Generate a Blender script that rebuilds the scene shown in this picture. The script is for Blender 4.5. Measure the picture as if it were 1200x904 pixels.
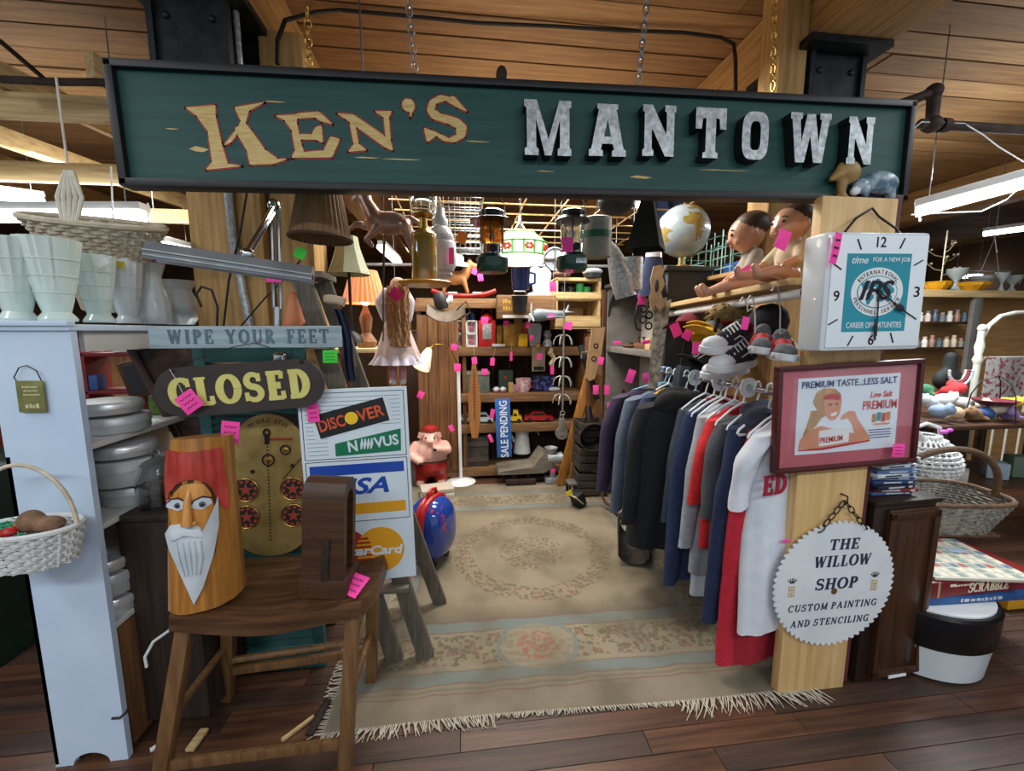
import bpy, bmesh, math, random
from mathutils import Vector, Matrix, Euler
random.seed(7)
SC = bpy.context.scene
for o in list(bpy.data.objects):
 bpy.data.objects.remove(o)
R = math.radians
PI = math.pi

# ------------------------------------------------------------------ camera, world, lights, exposure
FPX, TH, PS = 486.0, R(7.4), R(7.0)
CAM = Vector((0, 0, 1.5))
cd = bpy.data.cameras.new('camera')
cd.sensor_width = 36.0
cd.lens = 36.0 * FPX / 1200.0
cd.clip_start = 0.05
cam = bpy.data.objects.new('camera', cd)
SC.collection.objects.link(cam)
cam.location = CAM
cam.rotation_euler = (PI / 2 - TH, 0, -PS)
SC.camera = cam
w = bpy.data.worlds.new('world')
SC.world = w
w.use_nodes = True
bg = w.node_tree.nodes['Background']
bg.inputs[0].default_value = (0.86, 0.93, 1.0, 1)
bg.inputs[1].default_value = 0.55
SC.view_settings.view_transform = 'Standard'
SC.view_settings.look = 'None'
SC.view_settings.gamma = 1.0
SC.view_settings.use_curve_mapping = False
SC.view_settings.exposure = 0.12


def area(name, loc, sx, sy, power, col=(1, 1, 1), rot=(0, 0, 0)):
 l = bpy.data.lights.new(name, 'AREA')
 l.shape = 'RECTANGLE'
 l.size, l.size_y, l.energy, l.color = sx, sy, power, col
 o = bpy.data.objects.new(name, l)
 SC.collection.objects.link(o)
 o.location = loc
 o.rotation_euler = rot
 return o


COOL = (0.90, 0.96, 1.0)
WARM = (1.0, 0.86, 0.68)
# fluorescent rows of the hall in front of the stall (behind the camera)
area('hall_tube_row', (-1.4, -1.3, 2.9), 2.4, 0.3, 62, COOL)
area('hall_tube_row', (1.7, -1.3, 2.9), 2.4, 0.3, 62, COOL)
area('hall_tube_row', (-2.3, 0.6, 2.9), 0.3, 1.6, 24, COOL)
area('hall_tube_row', (2.9, 0.7, 2.9), 0.3, 1.6, 24, COOL)
# added upward fill lamps that brighten the ceiling planks; no fixtures here
area('hall_ceiling_fill', (-1.6, -0.6, 2.3), 2.6, 0.3, 5, COOL, (PI, 0, 0))
area('hall_ceiling_fill', (1.9, -0.6, 2.3), 2.6, 0.3, 5, COOL, (PI, 0, 0))
area('neighbour_ceiling_fill', (-2.9, 3.0, 2.35), 1.8, 0.3, 11, COOL, (PI, 0, 0))
area('neighbour_ceiling_fill', (3.6, 2.6, 2.35), 0.3, 1.8, 14, COOL, (PI, 0, 0))
area('stall_ceiling_fill', (0.5, 3.2, 2.45), 1.2, 1.0, 7, WARM, (PI, 0, 0))
# bulbs inside the stall, above the hanging goods
area('stall_bulb', (0.5, 2.6, 2.75), 0.9, 0.5, 62, (1, .95, .87))
area('stall_bulb', (0.5, 3.7, 2.7), 0.9, 0.4, 56, (1, .94, .84))
area('stall_bulb', (-0.6, 3.1, 2.6), 0.4, 0.4, 12, WARM)
# tubes of the neighbouring stalls
area('neighbour_tube', (-2.6, 3.2, 2.6), 1.6, 0.3, 60, COOL)
area('neighbour_tube', (3.4, 2.9, 2.6), 0.3, 1.6, 110, COOL)
area('neighbour_tube', (0.3, 7.0, 2.8), 3.0, 0.3, 90, WARM)


# ------------------------------------------------------------------ measuring helpers (where a thing stands in the place)
_F = Vector((math.sin(PS) * math.cos(TH), math.cos(PS) * math.cos(TH), -math.sin(TH)))
_Rt = Vector((math.cos(PS), -math.sin(PS), 0))
_U = _Rt.cross(_F)


def _ray(px, py):
 return _F + _Rt * ((px - 600) / FPX) - _U * ((py - 452) / FPX)


def at(px, py, Y):
 d = _ray(px, py)
 return CAM + d * (Y / d.y)


def atx(px, py, X):
 d = _ray(px, py)
 return CAM + d * (X / d.x)


def atz(px, py, Z):
 d = _ray(px, py)
 return CAM + d * ((Z - 1.5) / d.z)


# ------------------------------------------------------------------ materials
def lin(h):
 h = h.lstrip('#')
 v = [int(h[i:i + 2], 16) / 255 for i in (0, 2, 4)]
 return tuple(c / 12.92 if c <= 0.04045 else ((c + 0.055) / 1.055) ** 2.4 for c in v) + (1,)


MATS = {}


def mat(name, c1, c2=None, rough=0.6, metal=0.0, scale=8.0, stretch=None, mix=(0.35, 0.7), bump=0.0, trans=0.0,
  emit=0.0, alpha=1.0, detail=4.0, coat=0.0, ior=1.45):
 """two colours of one noise; stretch = grain direction scale"""
 if name in MATS:
  return MATS[name]
 m = bpy.data.materials.new(name)
 m.use_nodes = True
 nt = m.node_tree
 b = nt.nodes['Principled BSDF']
 b.inputs['Roughness'].default_value = rough
 b.inputs['Metallic'].default_value = metal
 b.inputs['IOR'].default_value = ior
 if trans:
  b.inputs['Transmission Weight'].default_value = trans
 if coat:
  b.inputs['Coat Weight'].default_value = coat
 b.inputs['Alpha'].default_value = alpha
 c1 = lin(c1)
 b.inputs['Base Color'].default_value = c1
 if emit:
  b.inputs['Emission Color'].default_value = c1
  b.inputs['Emission Strength'].default_value = emit
 if c2 or bump:
  tc = nt.nodes.new('ShaderNodeTexCoord')
  mp = nt.nodes.new('ShaderNodeMapping')
  nt.links.new(tc.outputs['Object'], mp.inputs[0])
  if stretch:
   mp.inputs['Scale'].default_value = stretch
  nz = nt.nodes.new('ShaderNodeTexNoise')
  nz.inputs['Scale'].default_value = scale
  nz.inputs['Detail'].default_value = detail
  nz.inputs['Roughness'].default_value = 0.6
  nt.links.new(mp.outputs[0], nz.inputs[0])
  if c2:
   cr = nt.nodes.new('ShaderNodeValToRGB')
   cr.color_ramp.elements[0].position, cr.color_ramp.elements[1].position = mix
   cr.color_ramp.elements[0].color = c1
   cr.color_ramp.elements[1].color = lin(c2)
   nt.links.new(nz.outputs[0], cr.inputs[0])
   nt.links.new(cr.outputs[0], b.inputs['Base Color'])
  if bump:
   bp = nt.nodes.new('ShaderNodeBump')
   bp.inputs['Strength'].default_value = bump
   bp.inputs['Distance'].default_value = 0.01
   nt.links.new(nz.outputs[0], bp.inputs['Height'])
   nt.links.new(bp.outputs[0], b.inputs['Normal'])
 MATS[name] = m
 return m


def wood(name, c1, c2, axis='x', rough=0.6, scale=6.0, bump=0.15, coat=0.0):
 s = {'x': (0.5, 9, 9), 'y': (9, 0.5, 9), 'z': (9, 9, 0.5)}[axis]
 return mat(name, c1, c2, rough, 0, scale, s, (0.3, 0.72), bump, coat=coat, detail=6)


# ------------------------------------------------------------------ mesh builder
class MB:
 def __init__(s, m=None):
  s.bm = bmesh.new()
  s.mats = []
  s.cur = 0
  if m:
   s.m(m)

 def m(s, mt):
  if mt not in s.mats:
   s.mats.append(mt)
  s.cur = s.mats.index(mt)
  return s

 def _mark(s, fs):
  for f in fs:
   f.material_index = s.cur
  return s

 def box(s, c, d, rot=None, bev=0.0):
  r = bmesh.ops.create_cube(s.bm, size=1)
  vs = r['verts']
  M = Matrix.Translation(Vector(c))
  if rot is not None:
   M = M @ (Euler(rot).to_matrix().to_4x4() if not isinstance(rot, Matrix) else rot.to_4x4())
  M = M @ Matrix.Diagonal((d[0], d[1], d[2], 1))
  bmesh.ops.transform(s.bm, matrix=M, verts=vs)
  fs = set(f for v in vs for f in v.link_faces)
  if bev:
   es = list(set(e for v in vs for e in v.link_edges))
   for f in fs:
    f.material_index = s.cur
   bmesh.ops.bevel(s.bm, geom=es, offset=min(bev, min(d) * .45), segments=2, affect='EDGES', profile=.6, material=-1)
   return s
  return s._mark(fs)

 def bar(s, p0, p1, w, t, up=(0, 0, 1), bev=0.0):
  """rectangular bar from p0 to p1; w across, t along 'up'"""
  p0, p1 = Vector(p0), Vector(p1)
  d = p1 - p0
  L = d.length
  x = d.normalized()
  u = Vector(up)
  y = u.cross(x)
  if y.length < 1e-4:
   y = Vector((0, 1, 0)).cross(x)
  y.normalize()
  z = x.cross(y)
  M = Matrix((x, y, z)).transposed()
  return s.box((p0 + p1) / 2, (L, w, t), M, bev)

 def tube(s, pts, r, n=8, close=False, caps=True):
  pts = [Vector(p) for p in pts]
  N = len(pts)
  rs = r if isinstance(r, (list, tuple)) else [r] * N
  rings = []
  prev = None
  for i, p in enumerate(pts):
   if close:
    t = pts[(i + 1) % N] - pts[i - 1]
   else:
    t = pts[min(i + 1, N - 1)] - pts[max(i - 1, 0)]
   if t.length < 1e-9:
    t = Vector((0, 0, 1))
   t.normalize()
   if prev is None:
    a = Vector((0, 0, 1)) if abs(t.z) < .9 else Vector((1, 0, 0))
    u = a.cross(t).normalized()
   else:
    u = (prev - t * prev.dot(t))
    if u.length < 1e-6:
     u = Vector((1, 0, 0)).cross(t)
    u.normalize()
   prev = u
   v = t.cross(u)
   rings.append([s.bm.verts.new(p + (u * math.cos(2 * PI * k / n) + v * math.sin(2 * PI * k / n)) * rs[i]) for k in range(n)])
  fs = []
  for i in range(N if close else N - 1):
   a, b = rings[i], rings[(i + 1) % N]
   for k in range(n):
    try:
     fs.append(s.bm.faces.new((a[k], a[(k + 1) % n], b[(k + 1) % n], b[k])))
    except ValueError:
     pass
  if caps and not close:
   fs.append(s.bm.faces.new(rings[0][::-1]))
   fs.append(s.bm.faces.new(rings[-1]))
  return s._mark(fs)

 def lathe(s, prof, c=(0, 0, 0), rot=None, n=24, wob=None):
  """prof = [(r, z)...]; wob(angle) multiplies the radius"""
  M = Matrix.Translation(Vector(c))
  if rot is not None:
   M = M @ Euler(rot).to_matrix().to_4x4()
  rings = []
  for (r, z) in prof:
   if r < 1e-6:
    rings.append([s.bm.verts.new(M @ Vector((0, 0, z)))])
   else:
    rings.append([s.bm.verts.new(M @ Vector((r * (wob(2 * PI * k / n, z) if wob else 1) * math.cos(2 * PI * k / n),
                                                         r * (wob(2 * PI * k / n, z) if wob else 1) * math.sin(2 * PI * k / n), z))) for k in range(n)])
  fs = []
  for a, b in zip(rings, rings[1:]):
   if len(a) == 1 and len(b) == 1:
    continue
   for k in range(n):
    k2 = (k + 1) % n
    if len(a) == 1:
     fs.append(s.bm.faces.new((a[0], b[k2], b[k])))
    elif len(b) == 1:
     fs.append(s.bm.faces.new((a[k], a[k2], b[0])))
    else:
     fs.append(s.bm.faces.new((a[k], a[k2], b[k2], b[k])))
  return s._mark(fs)

 def prism(s, poly, y0, y1, M=None):
  """polygon in x,z extruded from y0 (front) to y1"""
  M = M or Matrix.Identity(4)
  a = [s.bm.verts.new(M @ Vector((x, y0, z))) for x, z in poly]
  b = [s.bm.verts.new(M @ Vector((x, y1, z))) for x, z in poly]
  n = len(poly)
  fs = [s.bm.faces.new(a), s.bm.faces.new(b[::-1])]
  for i in range(n):
   fs.append(s.bm.faces.new((a[i], b[i], b[(i + 1) % n], a[(i + 1) % n])))
  bmesh.ops.recalc_face_normals(s.bm, faces=fs)
  return s._mark(fs)

 def ell(s, c, r, rot=None, u=16, v=10):
  q = bmesh.ops.create_uvsphere(s.bm, u_segments=u, v_segments=v, radius=1)
  M = Matrix.Translation(Vector(c))
  if rot is not None:
   M = M @ Euler(rot).to_matrix().to_4x4()
  M = M @ Matrix.Diagonal((r[0], r[1], r[2], 1))
  bmesh.ops.transform(s.bm, matrix=M, verts=q['verts'])
  return s._mark(set(f for x in q['verts'] for f in x.link_faces))

 def surf(s, fn, nu, nv, cu=False, thick=0.0):
  """parametric sheet; thick > 0 adds a back layer"""
  layers = []
  for off in ([0, thick] if thick else [0]):
   g = []
   for i in range(nu):
    row = []
    for j in range(nv):
     p = Vector(fn(i / (nu if cu else nu - 1), j / (nv - 1)))
     row.append(p)
    g.append(row)
   if off:
    h = []
    for i in range(nu):
     row = []
     for j in range(nv):
      du = g[(i + 1) % nu if cu else min(i + 1, nu - 1)][j] - g[(i - 1) if cu else max(i - 1, 0)][j]
      dv = g[i][min(j + 1, nv - 1)] - g[i][max(j - 1, 0)]
      nn = du.cross(dv)
      nn = nn.normalized() if nn.length > 1e-12 else Vector((0, 0, 1))
      row.append(g[i][j] + nn * off)
     h.append(row)
    g = h
   layers.append([[s.bm.verts.new(p) for p in row] for row in g])
  fs = []
  for li, g in enumerate(layers):
   for i in range(nu if cu else nu - 1):
    for j in range(nv - 1):
     i2 = (i + 1) % nu
     q = (g[i][j], g[i2][j], g[i2][j + 1], g[i][j + 1])
     fs.append(s.bm.faces.new(q if li else q[::-1]))
  if len(layers) == 2:
   a, b = layers
   edge = []
   for i in range(nu if cu else nu - 1):
    i2 = (i + 1) % nu
    edge.append((a[i][0], a[i2][0], b[i2][0], b[i][0]))
    edge.append((a[i2][-1], a[i][-1], b[i][-1], b[i2][-1]))
   if not cu:
    for j in range(nv - 1):
     edge.append((a[0][j + 1], a[0][j], b[0][j], b[0][j + 1]))
     edge.append((a[-1][j], a[-1][j + 1], b[-1][j + 1], b[-1][j]))
   for q in edge:
    fs.append(s.bm.faces.new(q))
  return s._mark(fs)

 def addmesh(s, me, M):
  n0 = len(s.bm.verts)
  f0 = len(s.bm.faces)
  s.bm.from_mesh(me)
  s.bm.verts.ensure_lookup_table()
  s.bm.faces.ensure_lookup_table()
  vs = s.bm.verts[n0:]
  for v in vs:
   v.co = M @ v.co
  return s._mark(s.bm.faces[f0:])

 def text(s, t, w, h, c=(0, 0, 0), rot=0.0, ext=0.0015, shear=0.0, bold=0.0, fit=True):
  """lettering that faces -y, centred on c, filling w x h"""
  me = font_mesh(t, shear, bold)
  xs = [v.co.x for v in me.vertices]
  ys = [v.co.y for v in me.vertices]
  if not xs:
   return s
  x0, x1, y0, y1 = min(xs), max(xs), min(ys), max(ys)
  M = (Matrix.Translation(Vector(c)) @ Matrix.Rotation(-rot, 4, 'Y') @ Matrix.Rotation(PI / 2, 4, 'X')
             @ Matrix.Diagonal((w / (x1 - x0), h / (y1 - y0), ext / 0.02, 1)) @ Matrix.Translation(Vector((-(x0 + x1) / 2, -(y0 + y1) / 2, 0))))
  return s.addmesh(me, M)

 def stroke(s, pts, ws, y0, y1, M=None):
  """flat brush stroke through pts (x,z) with width per point"""
  M = M or Matrix.Identity(4)
  P = [Vector((p[0], p[1])) for p in pts]
  N = len(P)
  if not isinstance(ws, (list, tuple)):
   ws = [ws] * N
  L, Rr = [], []
  for i in range(N):
   t = P[min(i + 1, N - 1)] - P[max(i - 1, 0)]
   t.normalize()
   nrm = Vector((-t.y, t.x))
   L.append(P[i] + nrm * ws[i] / 2)
   Rr.append(P[i] - nrm * ws[i] / 2)
  poly = [(p.x, p.y) for p in L] + [(p.x, p.y) for p in Rr[::-1]]
  fs = []
  fr = [[s.bm.verts.new(M @ Vector((a.x, yy, a.y))) for a in L] for yy in (y0, y1)]
  br = [[s.bm.verts.new(M @ Vector((a.x, yy, a.y))) for a in Rr] for yy in (y0, y1)]
  for i in range(N - 1):
   for q in ((fr[0][i], fr[0][i + 1], br[0][i + 1], br[0][i]), (fr[1][i + 1], fr[1][i], br[1][i], br[1][i + 1]),
                      (fr[0][i], fr[1][i], fr[1][i + 1], fr[0][i + 1]), (br[0][i + 1], br[1][i + 1], br[1][i], br[0][i])):
    fs.append(s.bm.faces.new(q))
  for i in (0, -1):
   fs.append(s.bm.faces.new((fr[0][i], br[0][i], br[1][i], fr[1][i])))
  bmesh.ops.recalc_face_normals(s.bm, faces=fs)
  return s._mark(fs)

 def serif(s, t, w, h, c=(0, 0, 0), thick=.2, thin=.07, slab=.05, ext=0.0015, slant=0.0, gap=.16, rot=0.0, space=.45, grow=0.0):
  """roman lettering drawn from strokes, facing -y"""
  x = 0
  segs = []
  for ch in t:
   if ch == ' ':
    x += space
    continue
   W, st = glyph(ch, thick, thin, slab, grow)
   for pts, ws in st:
    segs.append(([(px + x, pz) for px, pz in pts], ws))
   x += W + gap
  tot = x - gap
  k = w / tot
  M = Matrix.Translation(Vector(c)) @ Matrix.Rotation(-rot, 4, 'Y') @ Matrix.Translation(Vector((-w / 2, 0, -h / 2)))
  for n, (pts, ws) in enumerate(segs):
   e = ext * (1 + .02 * (n % 7))
   sc = (k + h) / 2
   P = [(px * k + slant * pz * h, pz * h) for px, pz in pts]
   ww = [q * sc for q in ws] if isinstance(ws, (list, tuple)) else ws * sc
   s.stroke(P, ww, -e, 0.0, M)
  return s

 def pieces(s, name, parent):
  """one part per loose piece"""
  left = set(s.bm.verts)
  while left:
   q = [left.pop()]
   isl = set(q)
   while q:
    for e in q.pop().link_edges:
     for v in e.verts:
      if v in left:
       left.discard(v)
       isl.add(v)
       q.append(v)
   b = MB()
   b.mats = s.mats
   mp = {v: b.bm.verts.new(v.co) for v in isl}
   for f in {f for v in isl for f in v.link_faces}:
    b.bm.faces.new([mp[v] for v in f.verts]).material_index = f.material_index
   b.build(name, parent)
  s.bm.free()

 def build(s, name, parent=None, loc=None, rot=None, smooth=True, **props):
  me = bpy.data.meshes.new(name)
  s.bm.normal_update()
  s.bm.to_mesh(me)
  s.bm.free()
  for m_ in s.mats:
   me.materials.append(m_)
  if smooth:
   me.shade_smooth()
   me.set_sharp_from_angle(angle=R(38))
  o = bpy.data.objects.new(name, me)
  SC.collection.objects.link(o)
  if parent:
   o.parent = parent
  if loc is not None:
   o.location = loc
  if rot is not None:
   o.rotation_euler = rot
  for k, v in props.items():
   o[k] = v
  return o


_FM = {}


def font_mesh(t, shear=0.0, bold=0.0):
 key = (t, shear, bold)
 if key not in _FM:
  cu = bpy.data.curves.new('lettering', 'FONT')
  cu.body = t
  cu.shear = shear
  cu.offset = bold
  cu.extrude = 0.01
  cu.resolution_u = 3
  ob = bpy.data.objects.new('lettering', cu)
  SC.collection.objects.link(ob)
  dg = bpy.context.evaluated_depsgraph_get()
  me = bpy.data.meshes.new_from_object(ob.evaluated_get(dg))
  bpy.data.objects.remove(ob)
  bpy.data.curves.remove(cu)
  _FM[key] = me
 return _FM[key]


def glyph(ch, T, t, sl, g=0.0):
 """one capital as strokes in a unit-high box"""
 T0, t0 = T, t
 T, t = T + 2 * g, t + 2 * g
 st = []

 def S(*p, w=T):
  st.append((list(p), w))

 def H(x, z, w):
  st.append(([(x - w / 2 - g, z), (x + w / 2 + g, z)], sl + 2 * g))

 def arc(cx, cz, rx, rz, a0, a1, wt=T, wn=t, n=14):
  P, W = [], []
  for i in range(n + 1):
   a = R(a0 + (a1 - a0) * i / n)
   P.append((cx + rx * math.cos(a), cz + rz * math.sin(a)))
   W.append(wn + (wt - wn) * abs(math.cos(a)))
  st.append((P, W))
 e = sl / 2
 q = T0 * .5
 sw = T0 + .16
 if ch == 'A':
  S((.1, 0), (.42, .98), w=t); S((.4, .98), (.76, 0)); S((.2, .32), (.64, .32), w=t); H(.1, e, .26); H(.76, e, .34); W = .9
 elif ch == 'B':
  S((q + .06, 0), (q + .06, 1)); arc(.3, .745, .26, .225, -90, 90); arc(.3, .26, .32, .24, -90, 90); S((.1, .97), (.3, .97), w=t); S((.1, .51), (.3, .51), w=t); S((.1, .03), (.3, .03), w=t); W = .72
 elif ch == 'C':
  arc(.46, .5, .37, .46, 48, 315); S((.7, .98), (.74, .68), w=t); W = .8
 elif ch == 'D':
  S((q + .07, 0), (q + .07, 1)); arc(.32, .5, .4, .465, -90, 90); S((.02, .965), (.34, .965), w=t); S((.02, .035), (.34, .035), w=t); W = .82
 elif ch == 'E':
  S((q + .07, 0), (q + .07, 1)); S((.02, .96), (.64, .96), w=t); S((.1, .5), (.48, .5), w=t); S((.02, .04), (.66, .04), w=t)
  S((.63, 1), (.61, .74), w=t); S((.66, 0), (.63, .28), w=t); S((.48, .62), (.48, .38), w=t); W = .7
 elif ch == 'F':
  S((q + .07, 0), (q + .07, 1)); S((.02, .96), (.62, .96), w=t); S((.1, .5), (.46, .5), w=t); S((.61, 1), (.59, .74), w=t); S((.46, .62), (.46, .38), w=t); H(q + .07, e, sw); W = .66
 elif ch == 'G':
  arc(.46, .5, .37, .46, 48, 330); S((.72, .0), (.72, .42), w=T * .8); H(.7, .42, .28); S((.7, .98), (.74, .68), w=t); W = .86
 elif ch == 'H':
  S((q + .06, 0), (q + .06, 1)); S((.82 - q, 0), (.82 - q, 1)); S((.1, .5), (.78, .5), w=t)
  for x in (q + .06, .82 - q):
   H(x, e, sw); H(x, 1 - e, sw)
  W = .88
 elif ch == 'I':
  S((q + .08, 0), (q + .08, 1)); H(q + .08, e, sw); H(q + .08, 1 - e, sw); W = .16 + T0
 elif ch == 'K':
  S((q + .06, 0), (q + .06, 1)); S((.16, .36), (.72, .97), w=t); S((.34, .56), (.76, .02)); H(q + .06, e, sw); H(q + .06, 1 - e, sw); H(.72, 1 - e, .24); H(.76, e, .26); W = .88
 elif ch == 'L':
  S((q + .07, 0), (q + .07, 1)); S((.02, .04), (.64, .04), w=t); S((.64, 0), (.61, .3), w=t); H(q + .07, 1 - e, sw); W = .68
 elif ch == 'M':
  S((.12, 0), (.14, .98), w=max(t, T * .7)); S((.14, .97), (.5, .08), w=T * .9); S((.5, .08), (.84, .97), w=t); S((.84, .98), (.86, 0)); H(.12, e, .24); H(.86, e, sw); H(.1, 1 - e, .2); H(.88, 1 - e, .2); W = 1.0
 elif ch == 'N':
  S((.12, 0), (.12, 1), w=max(t, T * .6)); S((.12, .97), (.72, .03)); S((.74, 0), (.74, 1), w=max(t, T * .6)); H(.12, e, .26); H(.1, 1 - e, .22); H(.74, 1 - e, .26); W = .86
 elif ch == 'O':
  arc(.44, .5, .36, .46, 0, 360, n=26); W = .88
 elif ch == 'P':
  S((q + .06, 0), (q + .06, 1)); arc(.3, .72, .28, .245, -90, 90); S((.04, .965), (.32, .965), w=t); S((.1, .475), (.32, .475), w=t); H(q + .06, e, sw); W = .7
 elif ch == 'R':
  S((q + .06, 0), (q + .06, 1)); arc(.3, .735, .27, .23, -90, 90); S((.04, .965), (.32, .965), w=t); S((.1, .505), (.32, .505), w=t); S((.34, .5), (.7, .02)); H(q + .06, e, sw); H(.72, e, .2); W = .8
 elif ch == 'S':
  P, Wd = [], []
  for i in range(11):
   a = R(35 + 235 * i / 10); P.append((.36 + .25 * math.cos(a), .74 + .225 * math.sin(a))); Wd.append(t + (T * .85 - t) * min(1, i / 7))
  for i in range(1, 12):
   a = R(90 - 235 * i / 11); P.append((.36 + .28 * math.cos(a), .27 + .235 * math.sin(a))); Wd.append(t + (T * .85 - t) * min(1, (11 - i) / 7))
  st.append((P, Wd)); S((.58, .99), (.6, .7), w=t); S((.08, .01), (.06, .32), w=t); W = .7
 elif ch == 'T':
  S((.4, 0), (.4, 1)); S((.04, .96), (.76, .96), w=t); S((.05, 1), (.03, .72), w=t); S((.75, 1), (.77, .72), w=t); H(.4, e, sw); W = .8
 elif ch == 'U':
  S((q + .06, 1), (q + .06, .3)); arc(.42, .32, .36 - q, .29, 180, 360); S((.78 - t0 / 2, 1), (.78 - t0 / 2, .3), w=t); H(q + .06, 1 - e, sw); H(.78 - t0 / 2, 1 - e, .24); W = .84
 elif ch == 'V':
  S((.12, 1), (.42, .02)); S((.4, .02), (.72, 1), w=t); H(.12, 1 - e, .3); H(.72, 1 - e, .24); W = .84
 elif ch == 'W':
  S((.1, 1), (.34, .02)); S((.33, .02), (.56, .9), w=t); S((.56, .98), (.8, .02)); S((.79, .02), (1.04, 1), w=t); H(.1, 1 - e, .28); H(1.04, 1 - e, .24); W = 1.14
 elif ch == 'Y':
  S((.1, 1), (.42, .42)); S((.74, 1), (.42, .42), w=t); S((.42, .45), (.42, 0)); H(.1, 1 - e, .3); H(.74, 1 - e, .24); H(.42, e, sw); W = .84
 elif ch == "'":
  S((.12, 1), (.1, .86), (.04, .7), w=[T * .7, T, t]); W = .22
 else:
  S((.05, .5), (.3, .5), w=t); W = .35
 return W, st


# ------------------------------------------------------------------ scene tree helpers
def info(o, label, cat, group=None, kind=None):
 o['label'] = label
 o['category'] = cat
 if group:
  o['group'] = group
 if kind:
  o['kind'] = kind
 return o


def thing(name, label, cat, loc=(0, 0, 0), rot=(0, 0, 0), group=None):
 o = bpy.data.objects.new(name, None)
 o.empty_display_size = .05
 SC.collection.objects.link(o)
 o.location = loc
 o.rotation_euler = rot
 return info(o, label, cat, group)


def struct(mb, name):
 return mb.build(name, kind='structure')


def blob(name, prims, mats, parent=None, voxel=.012, loc=None, rot=None, smooth_it=4):
 """one continuous skin over ellipsoids ('e', centre, radii[, rot]) and tapered limbs ('c', p0, p1, r0, r1); last entry = material index"""
 mb = MB()
 test = []
 for p in prims:
  mi = p[-1]
  if p[0] == 'e':
   rot_ = p[3] if len(p) > 4 else (0, 0, 0)
   mb.ell(p[1], p[2], rot_, 20, 14)
   test.append((mi, 'e', Vector(p[1]), Vector(p[2]), Euler(rot_).to_matrix().inverted()))
  else:
   a, b = Vector(p[1]), Vector(p[2])
   n = 6
   mb.tube([a + (b - a) * i / n for i in range(n + 1)], [p[3] + (p[4] - p[3]) * i / n for i in range(n + 1)], 12)
   mb.ell(a, (p[3],) * 3, None, 12, 8)
   mb.ell(b, (p[4],) * 3, None, 12, 8)
   test.append((mi, 'c', a, b, p[3], p[4]))
 o = mb.build(name + '_raw')
 md = o.modifiers.new('r', 'REMESH')
 md.mode = 'VOXEL'
 md.voxel_size = voxel
 s2 = o.modifiers.new('s', 'SMOOTH')
 s2.factor = .5
 s2.iterations = smooth_it
 dg = bpy.context.evaluated_depsgraph_get()
 me = bpy.data.meshes.new_from_object(o.evaluated_get(dg))
 bpy.data.objects.remove(o)
 me.name = name
 me.materials.clear()
 for m_ in mats:
  me.materials.append(m_)

 def dist(t, p):
  if t[1] == 'e':
   q = t[4] @ (p - t[2])
   k = math.sqrt((q.x / t[3].x) ** 2 + (q.y / t[3].y) ** 2 + (q.z / t[3].z) ** 2)
   return (k - 1) * min(t[3])
  a, b = t[2], t[3]
  d = b - a
  u = max(0, min(1, (p - a).dot(d) / max(d.length_squared, 1e-9)))
  return (p - a - d * u).length - (t[4] + (t[5] - t[4]) * u)
 if len(mats) > 1:
  for f in me.polygons:
   f.material_index = min(test, key=lambda t: dist(t, f.center))[0]
 me.shade_smooth()
 ob = bpy.data.objects.new(name, me)
 SC.collection.objects.link(ob)
 if parent:
  ob.parent = parent
 if loc is not None:
  ob.location = loc
 if rot is not None:
  ob.rotation_euler = rot
 return ob


def copy_tree(o, parent=None):
 c = o.copy()
 SC.collection.objects.link(c)
 if parent:
  c.parent = parent
 for ch in list(o.children):
  copy_tree(ch, c)
 return c

# ------------------------------------------------------------------ palette
CEILW = [wood('ceiling_pine_a', '#735231', '#9a774c', 'x', .7), wood('ceiling_pine_b', '#67472a', '#8d6a41', 'x', .7), wood('ceiling_pine_c', '#7d5b38', '#a68156', 'x', .7)]
FLOORW = [wood('floor_oak_a', '#2a1b14', '#54382a', 'x', .45, 5), wood('floor_oak_b', '#33201a', '#654230', 'x', .42, 4), wood('floor_oak_c', '#221813', '#483024', 'x', .5, 4), wood('floor_oak_d', '#38241a', '#6b4731', 'x', .4, 4), wood('floor_oak_e', '#261c17', '#523a2d', 'x', .5, 3)]
BEAM = wood('beam_fir_y', '#8f673a', '#c39a62', 'y', .7)
POSTW = wood('post_fir_z', '#94703f', '#c9a066', 'z', .7)
RAWW = wood('raw_pine_x', '#a88b5c', '#d3b987', 'x', .7)
RAWY = wood('raw_pine_y', '#a88b5c', '#d3b987', 'y', .7)
BOARDZ = wood('new_pine_z', '#c69d62', '#e2c08a', 'z', .55, 4)
STEELD = mat('dark_steel', '#23272a', '#363b3e', .5, .6, 20)
BLACK = mat('black_paint', '#111214', '#1d1e20', .5, 0, 12)
GREEN = mat('sign_green', '#13413f', '#1b514c', .55, 0, 3, (1, 5, 14), (.35, .7), .1)
GOLD = mat('gold_paint', '#b89a56', '#d6bf86', .5, .15, 18, (1, 3, 9))
REDP = mat('red_paint', '#8e2420', '#b1352b', .5, 0, 20)
GALV = mat('galvanised', '#8d9499', '#c9ced2', .42, .55, 60)
CHROME = mat('chrome', '#c9ced2', None, .18, 1.0)
STEEL = mat('steel', '#8b9093', '#aab0b3', .35, .9, 20)
WHITE = mat('white_paint', '#dfe6ec', '#cfd8e2', .5, 0, 5)
WHITEB = mat('panel_white', '#c9d9ec', '#bccfe6', .45, 0, 3)
PINK = mat('pink_paper', '#ff4fae', '#f743a5', .7, 0, 6)
INK = mat('dark_ink', '#26101c', None, .8)
LIME = mat('green_paper', '#3fd03c', None, .7)
ORANGE = mat('orange_paper', '#f08a2a', None, .7)
DKW = wood('dark_wood_x', '#2e1d13', '#553722', 'x', .45)
DKWZ = wood('dark_wood_z', '#2e1d13', '#50331f', 'z', .45)
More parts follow.
